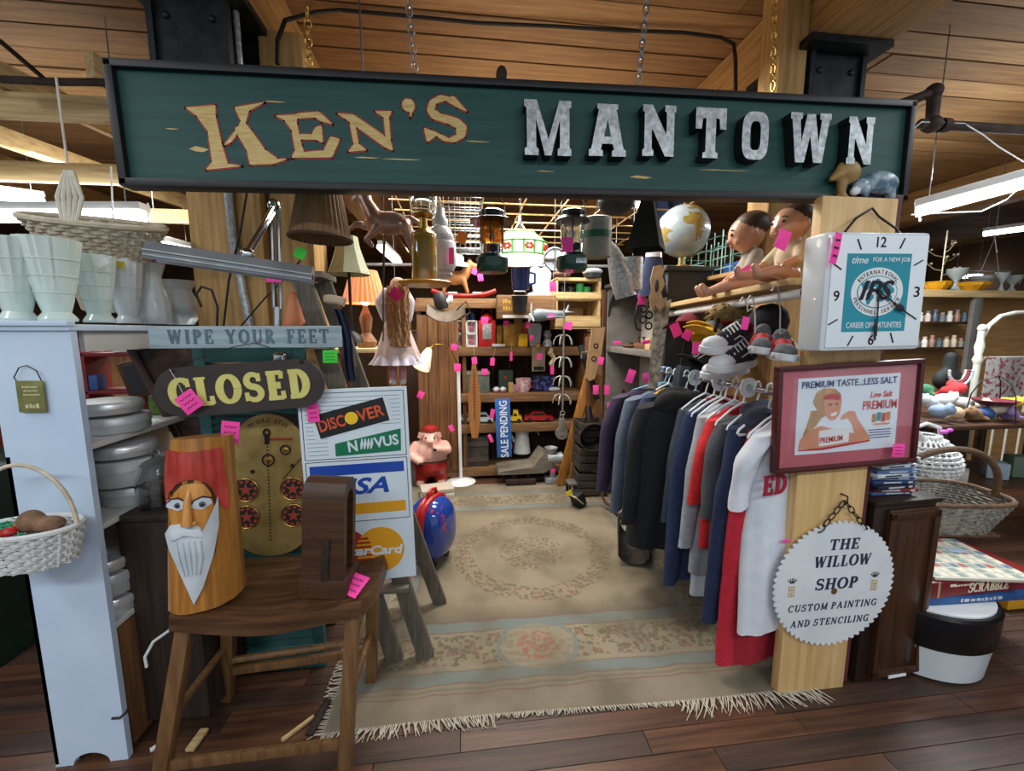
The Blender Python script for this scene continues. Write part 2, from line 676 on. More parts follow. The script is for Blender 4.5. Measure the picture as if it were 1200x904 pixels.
STOOLW = wood('stool_wood_x', '#3a2518', '#6b4a30', 'x', .4)
STOOLZ = wood('stool_wood_z', '#5a3d24', '#82603c', 'z', .45)
GREYW = wood('barn_wood_z', '#4a443c', '#766c5e', 'z', .85)
GREYX = wood('barn_wood_x', '#57514a', '#857b6e', 'x', .85)
BROWNX = wood('rough_brown_x', '#5f4128', '#94704a', 'x', .7)
BROWNZ = wood('rough_brown_z', '#52341e', '#8a6138', 'z', .65)
CORD = mat('black_cord', '#141414', None, .6)
WHITEPL = mat('white_plastic', '#e4e8ea', None, .4)
PAPER = mat('paper_white', '#e6ebee', '#dfe4e8', .6, 0, 5)
TUBE = mat('lit_tube', '#f4f9ff', None, .4, emit=9.0)
GLASS = mat('clear_glass', '#f4fafa', None, .05, trans=1.0)
RED = mat('red_enamel', '#b3201f', '#9a1a1b', .4, 0, 6)
NAVY = mat('navy_cloth', '#1a2540', '#222f4e', .9, 0, 12)
BLUE = mat('blue_print', '#1c46a5', None, .45)
YELLOW = mat('yellow_print', '#d99a1c', None, .5)


# ------------------------------------------------------------------ the setting
CZ = 3.1
mb = MB()
y = -3.0
while y < 10.5:                                   # ceiling planks run across the hall
 wd = random.choice((.17, .19, .21))
 x = -7.0
 while x < 9.5:
  L = random.uniform(3, 6)
  mb.m(random.choice(CEILW)).box((x + L / 2, y + wd / 2, CZ + .02 + random.uniform(0, .008)), (L - .004, wd - .012, .04))
  x += L
 y += wd
mb.m(CEILW[1]).box((1.2, 3.7, CZ + .07), (16.6, 13.6, .02))
struct(mb, 'ceiling')
mb = MB()
y = .4
while y < 10.4:
 wd = .092
 x = -6.6 - random.random()
 while x < 9:
  L = random.uniform(.4, 1.7)
  mb.m(random.choice(FLOORW)).box((x + L / 2, y + wd / 2, -.02 + random.uniform(-.0015, .0)), (L - .003, wd - .003, .04))
  x += L
 y += wd
mb.m(FLOORW[2]).box((1.2, 3.7, -.06), (16.6, 13.6, .04))
struct(mb, 'floor')
HALLW = wood('hall_wall_board', '#4a3524', '#6e5237', 'x', .8)
struct(MB(HALLW).box((1.2, 10.4, 1.55), (16.6, .1, 3.1)), 'wall_back')
struct(MB(HALLW).box((-7, 4.2, 1.55), (.1, 12.4, 3.1)), 'wall_left')
struct(MB(HALLW).box((9.4, 4.2, 1.55), (.1, 12.4, 3.1)), 'wall_right')


def beam(name, x0, x1, y0, y1, z0, z1, m=BEAM):
 struct(MB(m).box(((x0 + x1) / 2, (y0 + y1) / 2, (z0 + z1) / 2), (x1 - x0, y1 - y0, z1 - z0), None, .012), name)


beam('beam_left', -1.16, -.82, 1.2, 10.3, 2.78, 3.1)
beam('beam_right', 1.57, 1.93, 1.2, 10.3, 2.78, 3.1)
beam('beam_far_left', -4.4, -4.1, 1.2, 10.3, 2.78, 3.1)
beam('beam_far_right', 5.2, 5.5, 1.2, 10.3, 2.78, 3.1)
beam('column_left', -1.16, -.86, 2.02, 2.32, 0, 2.40, POSTW)
beam('column_left', -.84, -.66, 2.06, 2.26, 0, 2.78, POSTW)
beam('column_right', 1.43, 1.565, 1.86, 2.0, 1.76, 3.1, POSTW)
beam('column_right', 1.62, 1.9, 2.0, 2.28, 0, 2.42, POSTW)
for nm, cx, z0 in (('steel_column_cap_left', -1.0, 2.40), ('steel_column_cap_right', 1.72, 2.42)):
 mb = MB(STEELD)
 mb.box((cx, 2.0, z0 + .01), (.32, .34, .02)).box((cx, 2.0, 2.765), (.4, .42, .03))
 for yy in (1.88, 2.12):
  mb.box((cx, yy, (z0 + 2.75) / 2), (.28, .018, 2.75 - z0))
 mb.box((cx, 2.0, (z0 + 2.75) / 2), (.02, .24, 2.75 - z0))
 for sx in (-.13, .13):
  mb.box((cx + sx, 1.868, (z0 + 2.75) / 2), (.022, .03, 2.75 - z0))
 for zz in (z0 + .06, 2.68):
  for sx in (-.08, .08):
   mb.ell((cx + sx, 1.868, zz), (.014, .01, .014), None, 8, 6)
 struct(mb, nm)
# 2x4 lumber frame over the next stall on the left
for i, (a, b) in enumerate((((-3.6, 2.35, 2.53), (-.95, 2.35, 2.55)), ((-3.6, 2.9, 2.42), (-1.0, 2.9, 2.44)), ((-3.6, 3.8, 2.42), (-1.0, 3.8, 2.42)),
       ((-2.1, 2.2, 2.665), (-1.45, 4.4, 2.59)), ((-2.9, 2.2, 2.665), (-2.2, 4.4, 2.585)), ((-1.6, 2.2, 2.665), (-1.25, 4.4, 2.59)))):
 t = MB(RAWW if i < 3 else RAWY).bar(a, b, .04, .11, bev=.003).build('lumber_rail')
 info(t, ('pale sawn rail nearest in the open frame under the ceiling, behind the sign', 'pale sawn cross rail, second from the front in the open ceiling frame',
             'pale sawn cross rail deepest in the open ceiling frame', 'pale sawn joist slanting back in the middle of the ceiling frame',
             'pale sawn joist slanting back on the outer side of the ceiling frame', 'pale sawn joist slanting back beside the timber column')[i], 'rail', 'lumber rails over the next stall')


def conduit(pts, r, m, label, name='conduit_pipe', cat='pipe', n=8):
 return info(MB(m).tube(pts, r, n).build(name), label, cat)


RUST = mat('rusty_iron', '#2a2320', '#4a3a32', .7, .4, 14)
conduit([at(0, 93, 2.2), at(60, 96, 2.2), at(150, 97, 2.2), at(182, 97, 2.2)], .016, RUST, 'dark iron pipe under the ceiling planks left of the sign')
conduit([at(0, 48, 2.6) + Vector((0, 0, .0)), at(70, 108, 2.62)], .012, RUST, 'short dark iron pipe slanting down at the ceiling, left of the sign')
mb = MB(RUST)
A, B_, C_ = at(1066, 118, 2.0), at(1094, 108, 2.0), at(1092, 146, 2.0)
mb.tube([A + Vector((-.12, .1, -.02)), A, B_], .022, 10).tube([B_, C_], .026, 10).ell(B_, (.04, .04, .04), None, 12, 8).ell(C_, (.045, .045, .04), None, 12, 8)
mb.tube([C_ + Vector((-.07, 0, 0)), C_, at(1210, 153, 2.0)], .023, 10)
mb.tube([C_ + Vector((.05, 0, 0)), C_ + Vector((.09, 0, 0))], .034, 10)
info(mb.build('sprinkler_pipe'), 'dark iron sprinkler pipe with elbow at the right end of the sign', 'pipe')
P0 = at(588, 88, 1.7)
mb = MB(RUST).tube([P0 + Vector((0, 0, -.16)), P0 + Vector((0, 0, -.02))], .014, 10).ell(P0, (.022, .022, .032), None, 12, 8)
info(mb.build('rusty_sprinkler'), 'small rusty sprinkler cap standing up above the middle of the sign', 'sprinkler')
# black cable stapled along the ceiling, and conduits on the left column
pts = [at(325, 75, 1.98), at(325, 48, 2.0), at(334, 24, 2.05), at(370, 14, 2.3)] + [atz(x, yy, CZ - .015) for x, yy in ((400, 12), (470, 18), (560, 27), (650, 31), (730, 36), (800, 38), (845, 44))] + [at(860, 52, 2.25), at(862, 70, 2.1), at(862, 108, 2.0)]
conduit(pts, .009, CORD, 'long black cable running along the ceiling between the two beams', 'ceiling_cable', 'cable')
conduit([(-.985, 2.0, 2.5), (-.975, 2.0, 1.9), (-.90, 2.0, 1.2), (-.90, 2.0, 0.0)], .017, GALV, 'grey metal conduit running down the face of the wide timber column')
conduit([(-.86, 1.93, 2.79), (-.86, 1.93, 2.45)], .012, GALV, 'short grey conduit beside the steel column cap on the left')
conduit([at(290, 222, 1.98), at(282, 270, 1.98), at(268, 330, 1.98), at(262, 383, 1.98), at(270, 420, 1.98)], .0045, CORD, 'thin dark cable hanging beside the conduit on the timber column', 'hanging_cable', 'cable')
conduit([at(236, 360, 1.9), at(230, 345, 1.9), at(236, 336, 1.9), at(248, 340, 1.9), at(255, 360, 1.9), at(254, 400, 1.9)], .005, CORD, 'looped dark cable end at the foot of the timber column above the door mat sign', 'hanging_cable', 'cable')
conduit([at(280, 385, 1.9), at(310, 350, 1.9), at(340, 320, 1.9), at(352, 305, 1.9)], .0035, CORD, 'thin black cable sagging behind the swing arm lamp', 'hanging_cable', 'cable')
conduit([at(1072, 150, 1.98), at(1080, 143, 1.98), at(1130, 145, 1.98), at(1152, 158, 1.98), at(1170, 172, 1.98), at(1200, 190, 1.98)], .003, WHITEPL, 'white flex draped over the sprinkler pipe', 'hanging_cable', 'cable')
conduit([at(1200, 216, 2.2), at(1180, 234, 2.3), at(1150, 248, 2.3), at(1100, 250, 2.4), at(1068, 252, 2.4)], .004, WHITEPL, 'white flex sagging under the long fluorescent tube', 'hanging_cable', 'cable')


def chain(p0, p1, m, label, link=.034, r=.0028):
 p0, p1 = Vector(p0), Vector(p1)
 d = (p1 - p0)
 n = max(2, int(d.length / (link * .78)))
 mb = MB(m)
 for i in range(n):
  c = p0 + d * ((i + .5) / n)
  ax = d.normalized()
  sd = ax.cross(Vector((0, 1, 0)) if i % 2 else Vector((1, 0, 0)))
  if sd.length < .1:
   sd = ax.cross(Vector((0, 0, 1)))
  sd.normalize()
  mb.tube([c + ax * (link / 2 * math.cos(a)) + sd * (link * .3 * math.sin(a)) for a in [2 * PI * k / 10 for k in range(10)]], r, 5, close=True)
 return info(mb.build('hanging_chain'), label, 'chain')


BRASS = mat('brass', '#a8843c', '#c9a45a', .35, .9, 15)
chain(at(360, 10, 1.47), at(362, 78, 1.47), BRASS, 'brass chain holding the sign beside the left beam')
chain(at(478, -4, 1.47), at(486, 84, 1.47), STEEL, 'steel chain holding the sign above the apostrophe')
chain(at(759, -4, 1.47), at(748, 97, 1.47), STEEL, 'steel chain holding the sign above the middle grey letters')
chain(at(908, -4, 1.47), at(906, 106, 1.47), BRASS, 'brass chain holding the sign in front of the right timber column')

# ------------------------------------------------------------------ the big sign
SG = thing('shop_sign', 'long dark green shop sign with gold and grey letters hung across the stall entrance', 'sign', (.327, 1.462, 2.131), (0, R(-1.1), 0))
bpy.context.view_layer.update()
SGI = SG.matrix_world.inverted()


def on_sign(px, py):
 v = SGI @ at(px, py, 1.44)
 return v.x, v.z


MB(GREEN).box((0, 0, 0), (2.62, .03, .33)).build('board', SG)
mb = MB(BLACK)
for s in (-1, 1):
 mb.box((0, -.006, s * .163), (2.66, .056, .022), None, .003).box((s * 1.319, -.006, 0), (.022, .056, .345), None, .003)
mb.build('frame', SG)


KEN = {'K': [[(.05, .88), (.34, .93), (.33, .78), (.36, .4), (.40, .1), (.54, .07), (.18, .0), (.25, .12), (.24, .55), (.15, .77)],
             [(.38, .36), (.53, .62), (.57, .72), (.52, .91), (.82, 1.0), (.66, .87), (.61, .68), (.45, .4)],
             [(.5, .6), (.6, .72), (.66, .6), (.78, .32), (.9, .19), (1.0, .19), (.85, .11), (.62, .09), (.6, .3)]],
       'E': [[(0, .88), (.35, .93), (.33, .75), (.38, .3), (.42, .1), (.2, .03), (.27, .2), (.24, .6), (.14, .8)], [(.32, .94), (.7, 1.0), (.9, .75), (.72, .8), (.62, .88), (.34, .84)],
             [(.34, .53), (.55, .53), (.62, .68), (.72, .72), (.72, .36), (.62, .42), (.36, .42)], [(.2, .03), (.85, .07), (1.0, .45), (.85, .5), (.72, .2), (.38, .16)]],
       'N': [[(0, .87), (.3, .86), (.95, .3), (.98, .06), (.85, .12), (.15, .75)], [(.22, .72), (.32, .66), (.36, .2), (.5, .05), (.16, .0), (.27, .18)], [(.86, .3), (.95, .3), (.94, .82), (1.0, .97), (.68, .95), (.84, .82)]],
       "'": [[(.3, 1), (.8, .95), (1, .6), (.75, .25), (.6, 0), (.55, .3), (.15, .4), (.02, .75)]],
       'S': [[(.68, .97), (.95, .66), (.74, .74), (.5, .87), (.3, .8), (.26, .68), (.4, .6), (.75, .52), (.93, .36), (.88, .14), (.66, .02), (.42, .04), (.28, .14), (.08, .0), (.02, .3), (.16, .26), (.36, .18), (.54, .1), (.7, .18), (.7, .32), (.54, .4), (.22, .48), (.1, .64), (.16, .85), (.38, .98), (.58, .95)]]}


def sign_letter(ch, x0, y0, x1, y1):
 a, b = on_sign(x0, y1), on_sign(x1, y0)
 mb = MB(REDP)
 gold = MB(GOLD)
 for poly in KEN[ch]:
  P = [(a[0] + x * (b[0] - a[0]), a[1] + z * (b[1] - a[1])) for x, z in poly]
  for q, r_ in zip(P, P[1:] + P[:1]):
   d = Vector((r_[0] - q[0], r_[1] - q[1])).normalized() * .003
   mb.stroke([(q[0] - d.x, q[1] - d.y), (r_[0] + d.x, r_[1] + d.y)], .0085, -.0164, -.015)
  gold.prism(P, -.0178 - .0004 * KEN[ch].index(poly), -.015)
 nm = 'gold painted letter ' + ('apostrophe' if ch == "'" else ch)
 lt = gold.build('letter', SG, smooth=False, label=nm + ' with red outline')
 mb.build('red_outline', lt, smooth=False)


for ch, x0, y0, x1, y1 in (('K', 218, 120, 331, 198), ('E', 326, 131, 396, 186), ('N', 397, 128, 459, 177), ("'", 471, 115, 486, 137), ('S', 496, 111, 550, 166)):
 sign_letter(ch, x0, y0, x1, y1)
BLK = {'M': [[(0, 0), (.3, 0), (.3, .12), (.25, .15), (.25, .66), (.44, 0), (.58, 0), (.77, .66), (.77, .15), (.72, .12), (.72, 0), (1.02, 0), (1.02, .12), (.98, .15), (.98, .86), (1.02, .88), (1.02, 1), (.76, 1), (.52, .3), (.27, 1), (0, 1), (0, .88), (.05, .85), (.05, .15), (0, .12)]],
       'A': [[(0, 0), (.34, 0), (.34, .1), (.29, .13), (.32, .24), (.58, .24), (.61, .13), (.56, .1), (.56, 0), (.9, 0), (.9, .12), (.84, .15), (.66, .9), (.7, .9), (.7, 1), (.2, 1), (.2, .9), (.24, .9), (.06, .15), (0, .12)]],
       'N': [[(0, 0), (.3, 0), (.3, .12), (.25, .15), (.25, .55), (.62, 0), (.86, 0), (.86, .86), (.9, .88), (.9, 1), (.6, 1), (.6, .88), (.65, .85), (.65, .42), (.26, 1), (0, 1), (0, .88), (.05, .85), (.05, .15), (0, .12)]],
       'T': [[(.2, 0), (.6, 0), (.6, .1), (.53, .13), (.53, .8), (.62, .78), (.64, .58), (.8, .58), (.8, 1), (0, 1), (0, .58), (.16, .58), (.18, .78), (.27, .8), (.27, .13), (.2, .1)]],
       'W': [[(.2, 0), (.46, 0), (.6, .55), (.74, 0), (1.0, 0), (1.15, .86), (1.2, .88), (1.2, 1), (.86, 1), (.86, .88), (.92, .86), (.86, .42), (.72, .98), (.48, .98), (.35, .42), (.29, .86), (.34, .88), (.34, 1), (0, 1), (0, .88), (.05, .86)]],
       'O': []}


def block_letter(ch, x0, y0, x1, y1):
 a, b = on_sign(x0, y1), on_sign(x1, y0)
 w_, h_ = b[0] - a[0], b[1] - a[1]
 cx, cz = (a[0] + b[0]) / 2, (a[1] + b[1]) / 2
 mb = MB(GALV)
 yf, yb = -.06, -.014

 def put(poly, mx):
  mb.prism([(cx + (p - mx / 2) / mx * w_, cz + (q - .5) * h_) for p, q in poly], yf, yb)
 if ch == 'O':
  def ring(rx, rz):
   return [(cx + rx * w_ * (abs(math.cos(t)) ** .6) * (1 if math.cos(t) > 0 else -1), cz + rz * h_ * (abs(math.sin(t)) ** .6) * (1 if math.sin(t) > 0 else -1)) for t in [2 * PI * k / 32 for k in range(32)]]
  o_, i_ = ring(.5, .5), ring(.2, .3)
  fs = []
  V = [[mb.bm.verts.new((p[0], yy, p[1])) for p in rr] for rr, yy in ((o_, yf), (i_, yf), (o_, yb), (i_, yb))]
  for k in range(32):
   k2 = (k + 1) % 32
   for A_, B2 in ((0, 1), (2, 0), (1, 3), (3, 2)):
    fs.append(mb.bm.faces.new((V[A_][k], V[A_][k2], V[B2][k2], V[B2][k])))
  bmesh.ops.recalc_face_normals(mb.bm, faces=fs)
 else:
  mx = max(p[0] for p in BLK[ch][0])
  for poly in BLK[ch]:
   put(poly, mx)
  if ch == 'A':       # counter of the A in the colour of the board
   mb.m(GREEN).prism([(cx + (p - .45) / .9 * w_, cz + (q - .5) * h_) for p, q in ((.37, .38), (.53, .38), (.45, .72))], yf - .001, yf + .004)
 mb.m(BLACK)
 for f in mb.bm.faces:
  f.normal_update()
  if f.normal.y > -.8:
   f.material_index = mb.cur
 mb.build('letter', SG, smooth=False, label='raised galvanised letter ' + ch + ' with dark sides')


for ch, x0, y0, x1, y1 in (('M', 613, 126, 666, 187), ('A', 686, 130, 729, 188), ('N', 747, 131, 786, 188), ('T', 807, 134, 844, 190), ('O', 860, 138, 893, 192), ('W', 914, 140, 964, 195), ('N', 980, 144, 1014, 197)):
 block_letter(ch, x0, y0, x1, y1)
mb = MB(GOLD)           # chips in the paint
for px, py, lw, lh in ((752, 207, 26, 3), (232, 174, 18, 5), (700, 180, 14, 1.5), (470, 186, 40, 1.2), (560, 165, 26, 1.2), (430, 184, 26, 1.4), (850, 199, 60, 1), (320, 118, 22, 1.2), (200, 150, 12, 1), (640, 200, 20, 1)):
 x, z = on_sign(px, py)
 mb.stroke([(x - lw * .0015, z), (x - lw * .0006, z + lh * .0003), (x + lw * .0006, z - lh * .0003), (x + lw * .0015, z)], [.0006, lh * .003, lh * .0026, .0006], -.0162, -.015)
mb.build('paint_chip', SG, kind='stuff')

# ------------------------------------------------------------------ right post of the entrance and what hangs on it
mb = MB(BOARDZ).box((1.437, 1.42, .99), (.304, .04, 1.98), None, .003)
pb = info(mb.build('pine_board'), 'tall new pine board standing upright as the right entrance post', 'board')
MAROON = wood('maroon_stud', '#4c1f22', '#6a3434', 'z', .7)
info(MB(MAROON).box((1.612, 1.47, 1.0), (.045, .09, 2.0), None, .003).build('stud_post'), 'narrow maroon stained stud standing behind the pine entrance post', 'post')


def pendant_cord(pts, label, r=.004, m=CORD):
 return info(MB(m).tube(pts, r, 6).build('power_cord'), label, 'cord')


pendant_cord([at(985, 284, 1.37), at(990, 272, 1.37), at(1003, 256, 1.37), at(1022, 244, 1.385), at(1030, 254, 1.39), at(1050, 268, 1.37), at(1056, 276, 1.36)], 'black flex looped over a nail at the top of the pine post')

# clock
CK = thing('wall_clock', 'square white advertising clock with turquoise panel on the pine post', 'clock', (1.42, 1.395, 1.635), (0, R(-1.0), 0))
MILK = mat('clock_plastic', '#cfd8de', None, .3, coat=.3)
FACE = mat('clock_face', '#e4edf3', None, .35)
TEAL = mat('teal_print', '#1f8fa3', None, .45)
MB(MILK).box((0, -.05, 0), (.392, .1, .4), None, .012).build('case', CK)
FY = -.101
MB(FACE).box((0.004, FY, 0), (.365, .006, .375), None, .002).build('dial', CK)
mb = MB(TEAL).box((.0, FY - .0035, -.003), (.245, .002, .262))
mb.build('printed_panel', CK, smooth=False)
mb = MB(WHITEPL)
oval = [(.1 * math.cos(t), .082 * math.sin(t) + .0) for t in [2 * PI * k / 40 for k in range(40)]]
mb.prism(oval, FY - .0055, FY - .004)
mb.m(TEAL)
inn = [(.078 * math.cos(t), .055 * math.sin(t)) for t in [2 * PI * k / 40 for k in range(40)]]
mb.prism(inn, FY - .0062, FY - .005)
mb.m(WHITEPL)
mb.prism([(p * .955, q * .94) for p, q in inn], FY - .0067, FY - .006)
mb.m(TEAL)              # land masses of the globe
for cx, cz, rx, rz, k in ((-.045, .02, .02, .018, 1), (-.03, -.018, .014, .02, 2), (.0, .028, .016, .014, 3), (.03, .012, .03, .022, 4), (.012, -.015, .012, .026, 5), (.048, -.022, .012, .01, 6)):
 mb.prism([(cx + rx * (1 + .3 * math.sin(k * 7 + 3 * t)) * math.cos(t), cz + rz * (1 + .3 * math.cos(k * 5 + 2 * t)) * math.sin(t)) for t in [2 * PI * q / 14 for q in range(14)]], FY - .0072, FY - .006)
mb.build('oval_emblem', CK, smooth=False)


def arc_text(mb, t, cx, cz, rx, rz, a0, a1, h, y, flip=False):
 """letters along an ellipse"""
 n = len(t)
 for i, ch in enumerate(t):
  if ch == ' ':
   continue
  a = R(a0 + (a1 - a0) * (i + .5) / n)
  x, z = cx + rx * math.cos(a), cz + rz * math.sin(a)
  tang = math.atan2(rz * math.cos(a), -rx * math.sin(a))
  if not flip:
   tang += PI
  if flip:
   pass
  wd = h * (.32 if ch in 'I' else .95 if ch in 'MW' else .72)
  ang = tang
  while ang > PI / 2:
   ang -= PI
  while ang < -PI / 2:
   ang += PI
  mb.text(ch, wd, h, (x, y, z), ang, .0006)


mb = MB(WHITEPL)
for a_ in (('FOR A NEW JOB', .142, .019, (.045, FY - .005, .106), 0, .001, 0, .005), ('time', .062, .022, (-.075, FY - .005, .106), 0, .001, .35, .01), ('CAREER OPPORTUNITIES', .215, .02, (0, FY - .005, -.112), 0, .001, 0, .005)):
 MB(WHITEPL).text(*a_).build('white_lettering', CK, smooth=False)
mb = MB(INK)
arc_text(mb, 'INTERNATIONAL', 0, 0, .089, .0675, 150, 30, .014, FY - .0058)
arc_text(mb, 'PERSONNEL SERVICE', 0, 0, .089, .0685, 196, 344, .013, FY - .0058, True)
mb.build('arched_lettering', CK, smooth=False)
MB(INK).text('IPS', .13, .066, (-.004, FY - .0085, .006), 0, .0015, .3, .016).build('initials', CK, smooth=False)
for t, x, z, ww, hh in (('12', .002, .166, .036, .034), ('3', .158, .0, .022, .036), ('9', -.152, -.012, .022, .036), ('6', -.004, -.163, .022, .036)):
 MB(INK).text(t, ww, hh, (x, FY - .0035, z), 0, .001, 0, .01).build('dial_number', CK, smooth=False)
for x, z, a in ((-.082, .158, 25), (.082, .162, -25), (.152, .098, -62), (-.158, .085, 58), (.15, -.085, 60), (-.158, -.1, -62), (.077, -.158, 22), (-.085, -.165, -28)):
 d = Vector((math.sin(R(a)), 0, -math.cos(R(a)))) * .019
 MB(INK).bar((x - d.x, FY - .004, z - d.z), (x + d.x, FY - .004, z + d.z), .004, .002, (0, 1, 0)).build('hour_mark', CK, smooth=False)
mb = MB(BLACK)
d = Vector((math.sin(R(2)), 0, -math.cos(R(2))))
mb.bar((0, FY - .012, 0), d * .15 + Vector((0, FY - .012, 0)), .005, .0015, (0, 1, 0))
mb.prism([(-.006, -.09), (.002, -.125), (.004, -.165), (-.002, -.165), (-.006, -.125)], FY - .014, FY - .011)
mb.build('minute_hand', CK)
mb = MB(BLACK)
mb.bar((0, FY - .015, 0), (.125, FY - .015, -.08), .005, .0015, (0, 1, 0)).ell((.085, FY - .015, -.054), (.02, .002, .012), (0, R(33), 0), 12, 6)
mb.build('hour_hand', CK)
MB(BLACK).tube([(0, FY - .017, 0), (0, FY - .005, 0)], .007, 12).build('hand_pin', CK)

# framed poster
PO = thing('framed_poster', 'framed cracker advertisement poster in a pink mat below the clock', 'poster', (1.447, 1.375, 1.184), (0, R(-2.4), 0))
FRM = wood('mahogany_x', '#3a1416', '#5a2122', 'x', .35)
MATB = mat('pink_mat_board', '#b8616c', '#b05a66', .6, 0, 4)
mb = MB(FRM)
PW, PH = .602, .404
for s in (-1, 1):
 mb.box((0, 0, s * (PH / 2 - .009)), (PW, .03, .018), None, .004).box((s * (PW / 2 - .009), 0, 0), (.018, .03, PH - .03), None, .004)
mb.build('frame', PO)
MB(MATB).box((0, .004, 0), (PW - .02, .008, PH - .02)).build('mat_board', PO)
pic = MB(mat('poster_print', '#d9e3ee', None, .5)).box((0.0, -.0005, .008), (.425, .002, .29)).build('print', PO)
SKIN = mat('printed_skin', '#c9876a', '#d79a7c', .6, 0, 9)
HAIR = mat('printed_hair', '#8a6238', '#c8a066', .6, 0, 30, (1, 1, .2))
mb = MB(mat('printed_navy', '#1d2f6f', None, .5))
mb.text('PREMIUM TASTE...LESS SALT', .395, .026, (.0, -.003, .128), 0, .001, 0, .015).build('headline', PO, smooth=False)
mb = MB(mat('printed_red', '#c02a22', None, .5))
mb.text('Low Salt', .095, .024, (.135, -.003, .076), 0, .001, .25, .018).text('PREMIUM', .145, .034, (.132, -.003, .036), 0, .001, 0, .014)
mb.build('red_headline', PO, smooth=False)
mb = MB(HAIR)         # flat printed portrait: hair, face, arms, headband
mb.prism([(-.13, .03), (-.15, .06), (-.135, .1), (-.105, .112), (-.06, .108), (-.035, .085), (-.03, .05), (-.05, .02), (-.11, .0), (-.13, -.03), (-.17, -.055), (-.185, -.07), (-.165, -.01), (-.155, .03)], -.0022, -.001)
mb.m(SKIN)
mb.prism([(-.2, -.115), (-.195, -.08), (-.16, -.045), (-.11, -.03), (-.06, -.045), (-.02, -.06), (.07, -.075), (.1, -.09), (.1, -.1), (.0, -.11), (-.1, -.118)], -.0026, -.0012)
mb.prism([(-.105, .05), (-.098, .075), (-.07, .085), (-.04, .07), (-.032, .04), (-.036, .01), (-.055, -.012), (-.075, -.012), (-.095, .01)], -.0029, -.0012)
mb.prism([(.1, -.09), (.07, -.05), (.04, -.012), (.028, .016), (.0, .02), (-.03, .0), (-.028, -.014), (.0, -.008), (.02, -.035), (.04, -.085)], -.0031, -.0012)
mb.m(mat('printed_band', '#b5262d', None, .6)).prism([(-.108, .068), (-.1, .085), (-.07, .092), (-.04, .08), (-.042, .062), (-.075, .07)], -.0033, -.0014)
mb.prism([(-.2, -.122), (-.1, -.125), (.1, -.105), (.1, -.1), (.0, -.108), (-.1, -.116), (-.2, -.118)], -.0033, -.0014)
mb.m(INK).prism([(-.088, .048), (-.08, .054), (-.07, .05), (-.078, .045)], -.0035, -.0014).prism([(-.058, .05), (-.05, .054), (-.044, .05), (-.05, .046)], -.0035, -.0014)
mb.m(WHITEPL).prism([(-.076, .012), (-.055, .018), (-.046, .02), (-.052, .006), (-.068, .004)], -.0035, -.0014)
mb.prism([(-.115, -.11), (-.118, -.05), (-.03, -.042), (.01, -.04), (.008, -.1)], -.0036, -.0014)
mb.build('printed_portrait', PO, smooth=False)
MB(mat('printed_red', '#c02a22')).text('PREMIUM', .095, .022, (-.066, -.0042, -.085), R(3), .0008, 0, .015).build('carton_lettering', PO, smooth=False)
mb = MB(mat('printed_ochre', '#b7793a', None, .6))
for i in range(4):
 mb.m(MATS[('printed_ochre', 'teal_print', 'printed_red', 'printed_ochre')[i]]).box((.112 + i * .02, -.002, -.015 + .004 * (i % 2)), (.017, .002, .034))
mb.m(SKIN).box((.145, -.002, -.04), (.07, .002, .008))
mb.m(MATS['printed_navy'])
for i in range(4):
 mb.box((.14, -.0018, -.062 - i * .01), (.1 - .01 * (i % 2), .001, .003))
mb.build('small_print', PO, smooth=False)
MB(mat('poster_glass', '#ffffff', None, .02, trans=1.0, alpha=.12)).box((0, -.008, 0), (PW - .03, .002, PH - .03)).build('glass', PO)

# round saw sign on its chain
SW = thing('saw_blade_sign', 'white painted circular saw blade sign with stencilled lettering hanging on the pine post', 'sign', (1.475, 1.382, .492))
SW.scale = (1.13, 1, 1.13)
teeth = []
NT = 62
for i in range(NT):
 a0, a1 = 2 * PI * i / NT, 2 * PI * (i + .72) / NT
 teeth += [(.226 * math.cos(a0), .226 * math.sin(a0)), (.238 * math.cos(a1 - .01), .238 * math.sin(a1 - .01)), (.236 * math.cos(a1 + .015), .236 * math.sin(a1 + .015))]
SAWW = mat('saw_white', '#dde2e6', '#ccd2d6', .5, 0, 5)
MB(SAWW).prism(teeth, -.003, .003).build('blade', SW)
mb = MB(mat('saw_blue_ink', '#26324a', None, .6))
mi_ = mb.mats[0]
for a_ in (('THE', .115, .04, (.02, -.003, .152), .24, .1, .08, .001, .12), ('WILLOW', .22, .042, (.02, -.003, .09), .24, .1, .08, .001, .12), ('SHOP', .165, .042, (.005, -.003, .005), .24, .1, .08, .001, .12), ('CUSTOM PAINTING', .35, .026, (.0, -.003, -.08), .2, .11, .09, .001, .15, .25), ('AND STENCILING', .31, .026, (-.005, -.003, -.14), .2, .11, .09, .001, .15, .25)):
 MB(mi_).serif(*a_).build('lettering', SW, smooth=False)
mb = MB(GOLD)
for sx in (-.168, .158):       # little stencilled pineapples
 for r_ in range(4):
  for q in range(3):
   mb.box((sx + (q - 1) * .009, -.0036, -.03 + r_ * .011), (.006, .001, .008))
mb.m(INK)
for sx in (-.168, .158):
 for q in range(5):
  a = R(40 + 25 * q)
  mb.bar((sx + .006 * math.cos(a), -.0036, .018), (sx + .022 * math.cos(a), -.0036, .018 + .02 * math.sin(a)), .003, .001, (0, 1, 0))
mb.build('stencil', SW, smooth=False)
MB(BRASS).tube([(0, -.0042, -.025), (0, -.003, -.025)], .012, 14).build('centre_hole', SW)
mb = MB(RUST)
top = Vector((.005, -.002, .31))
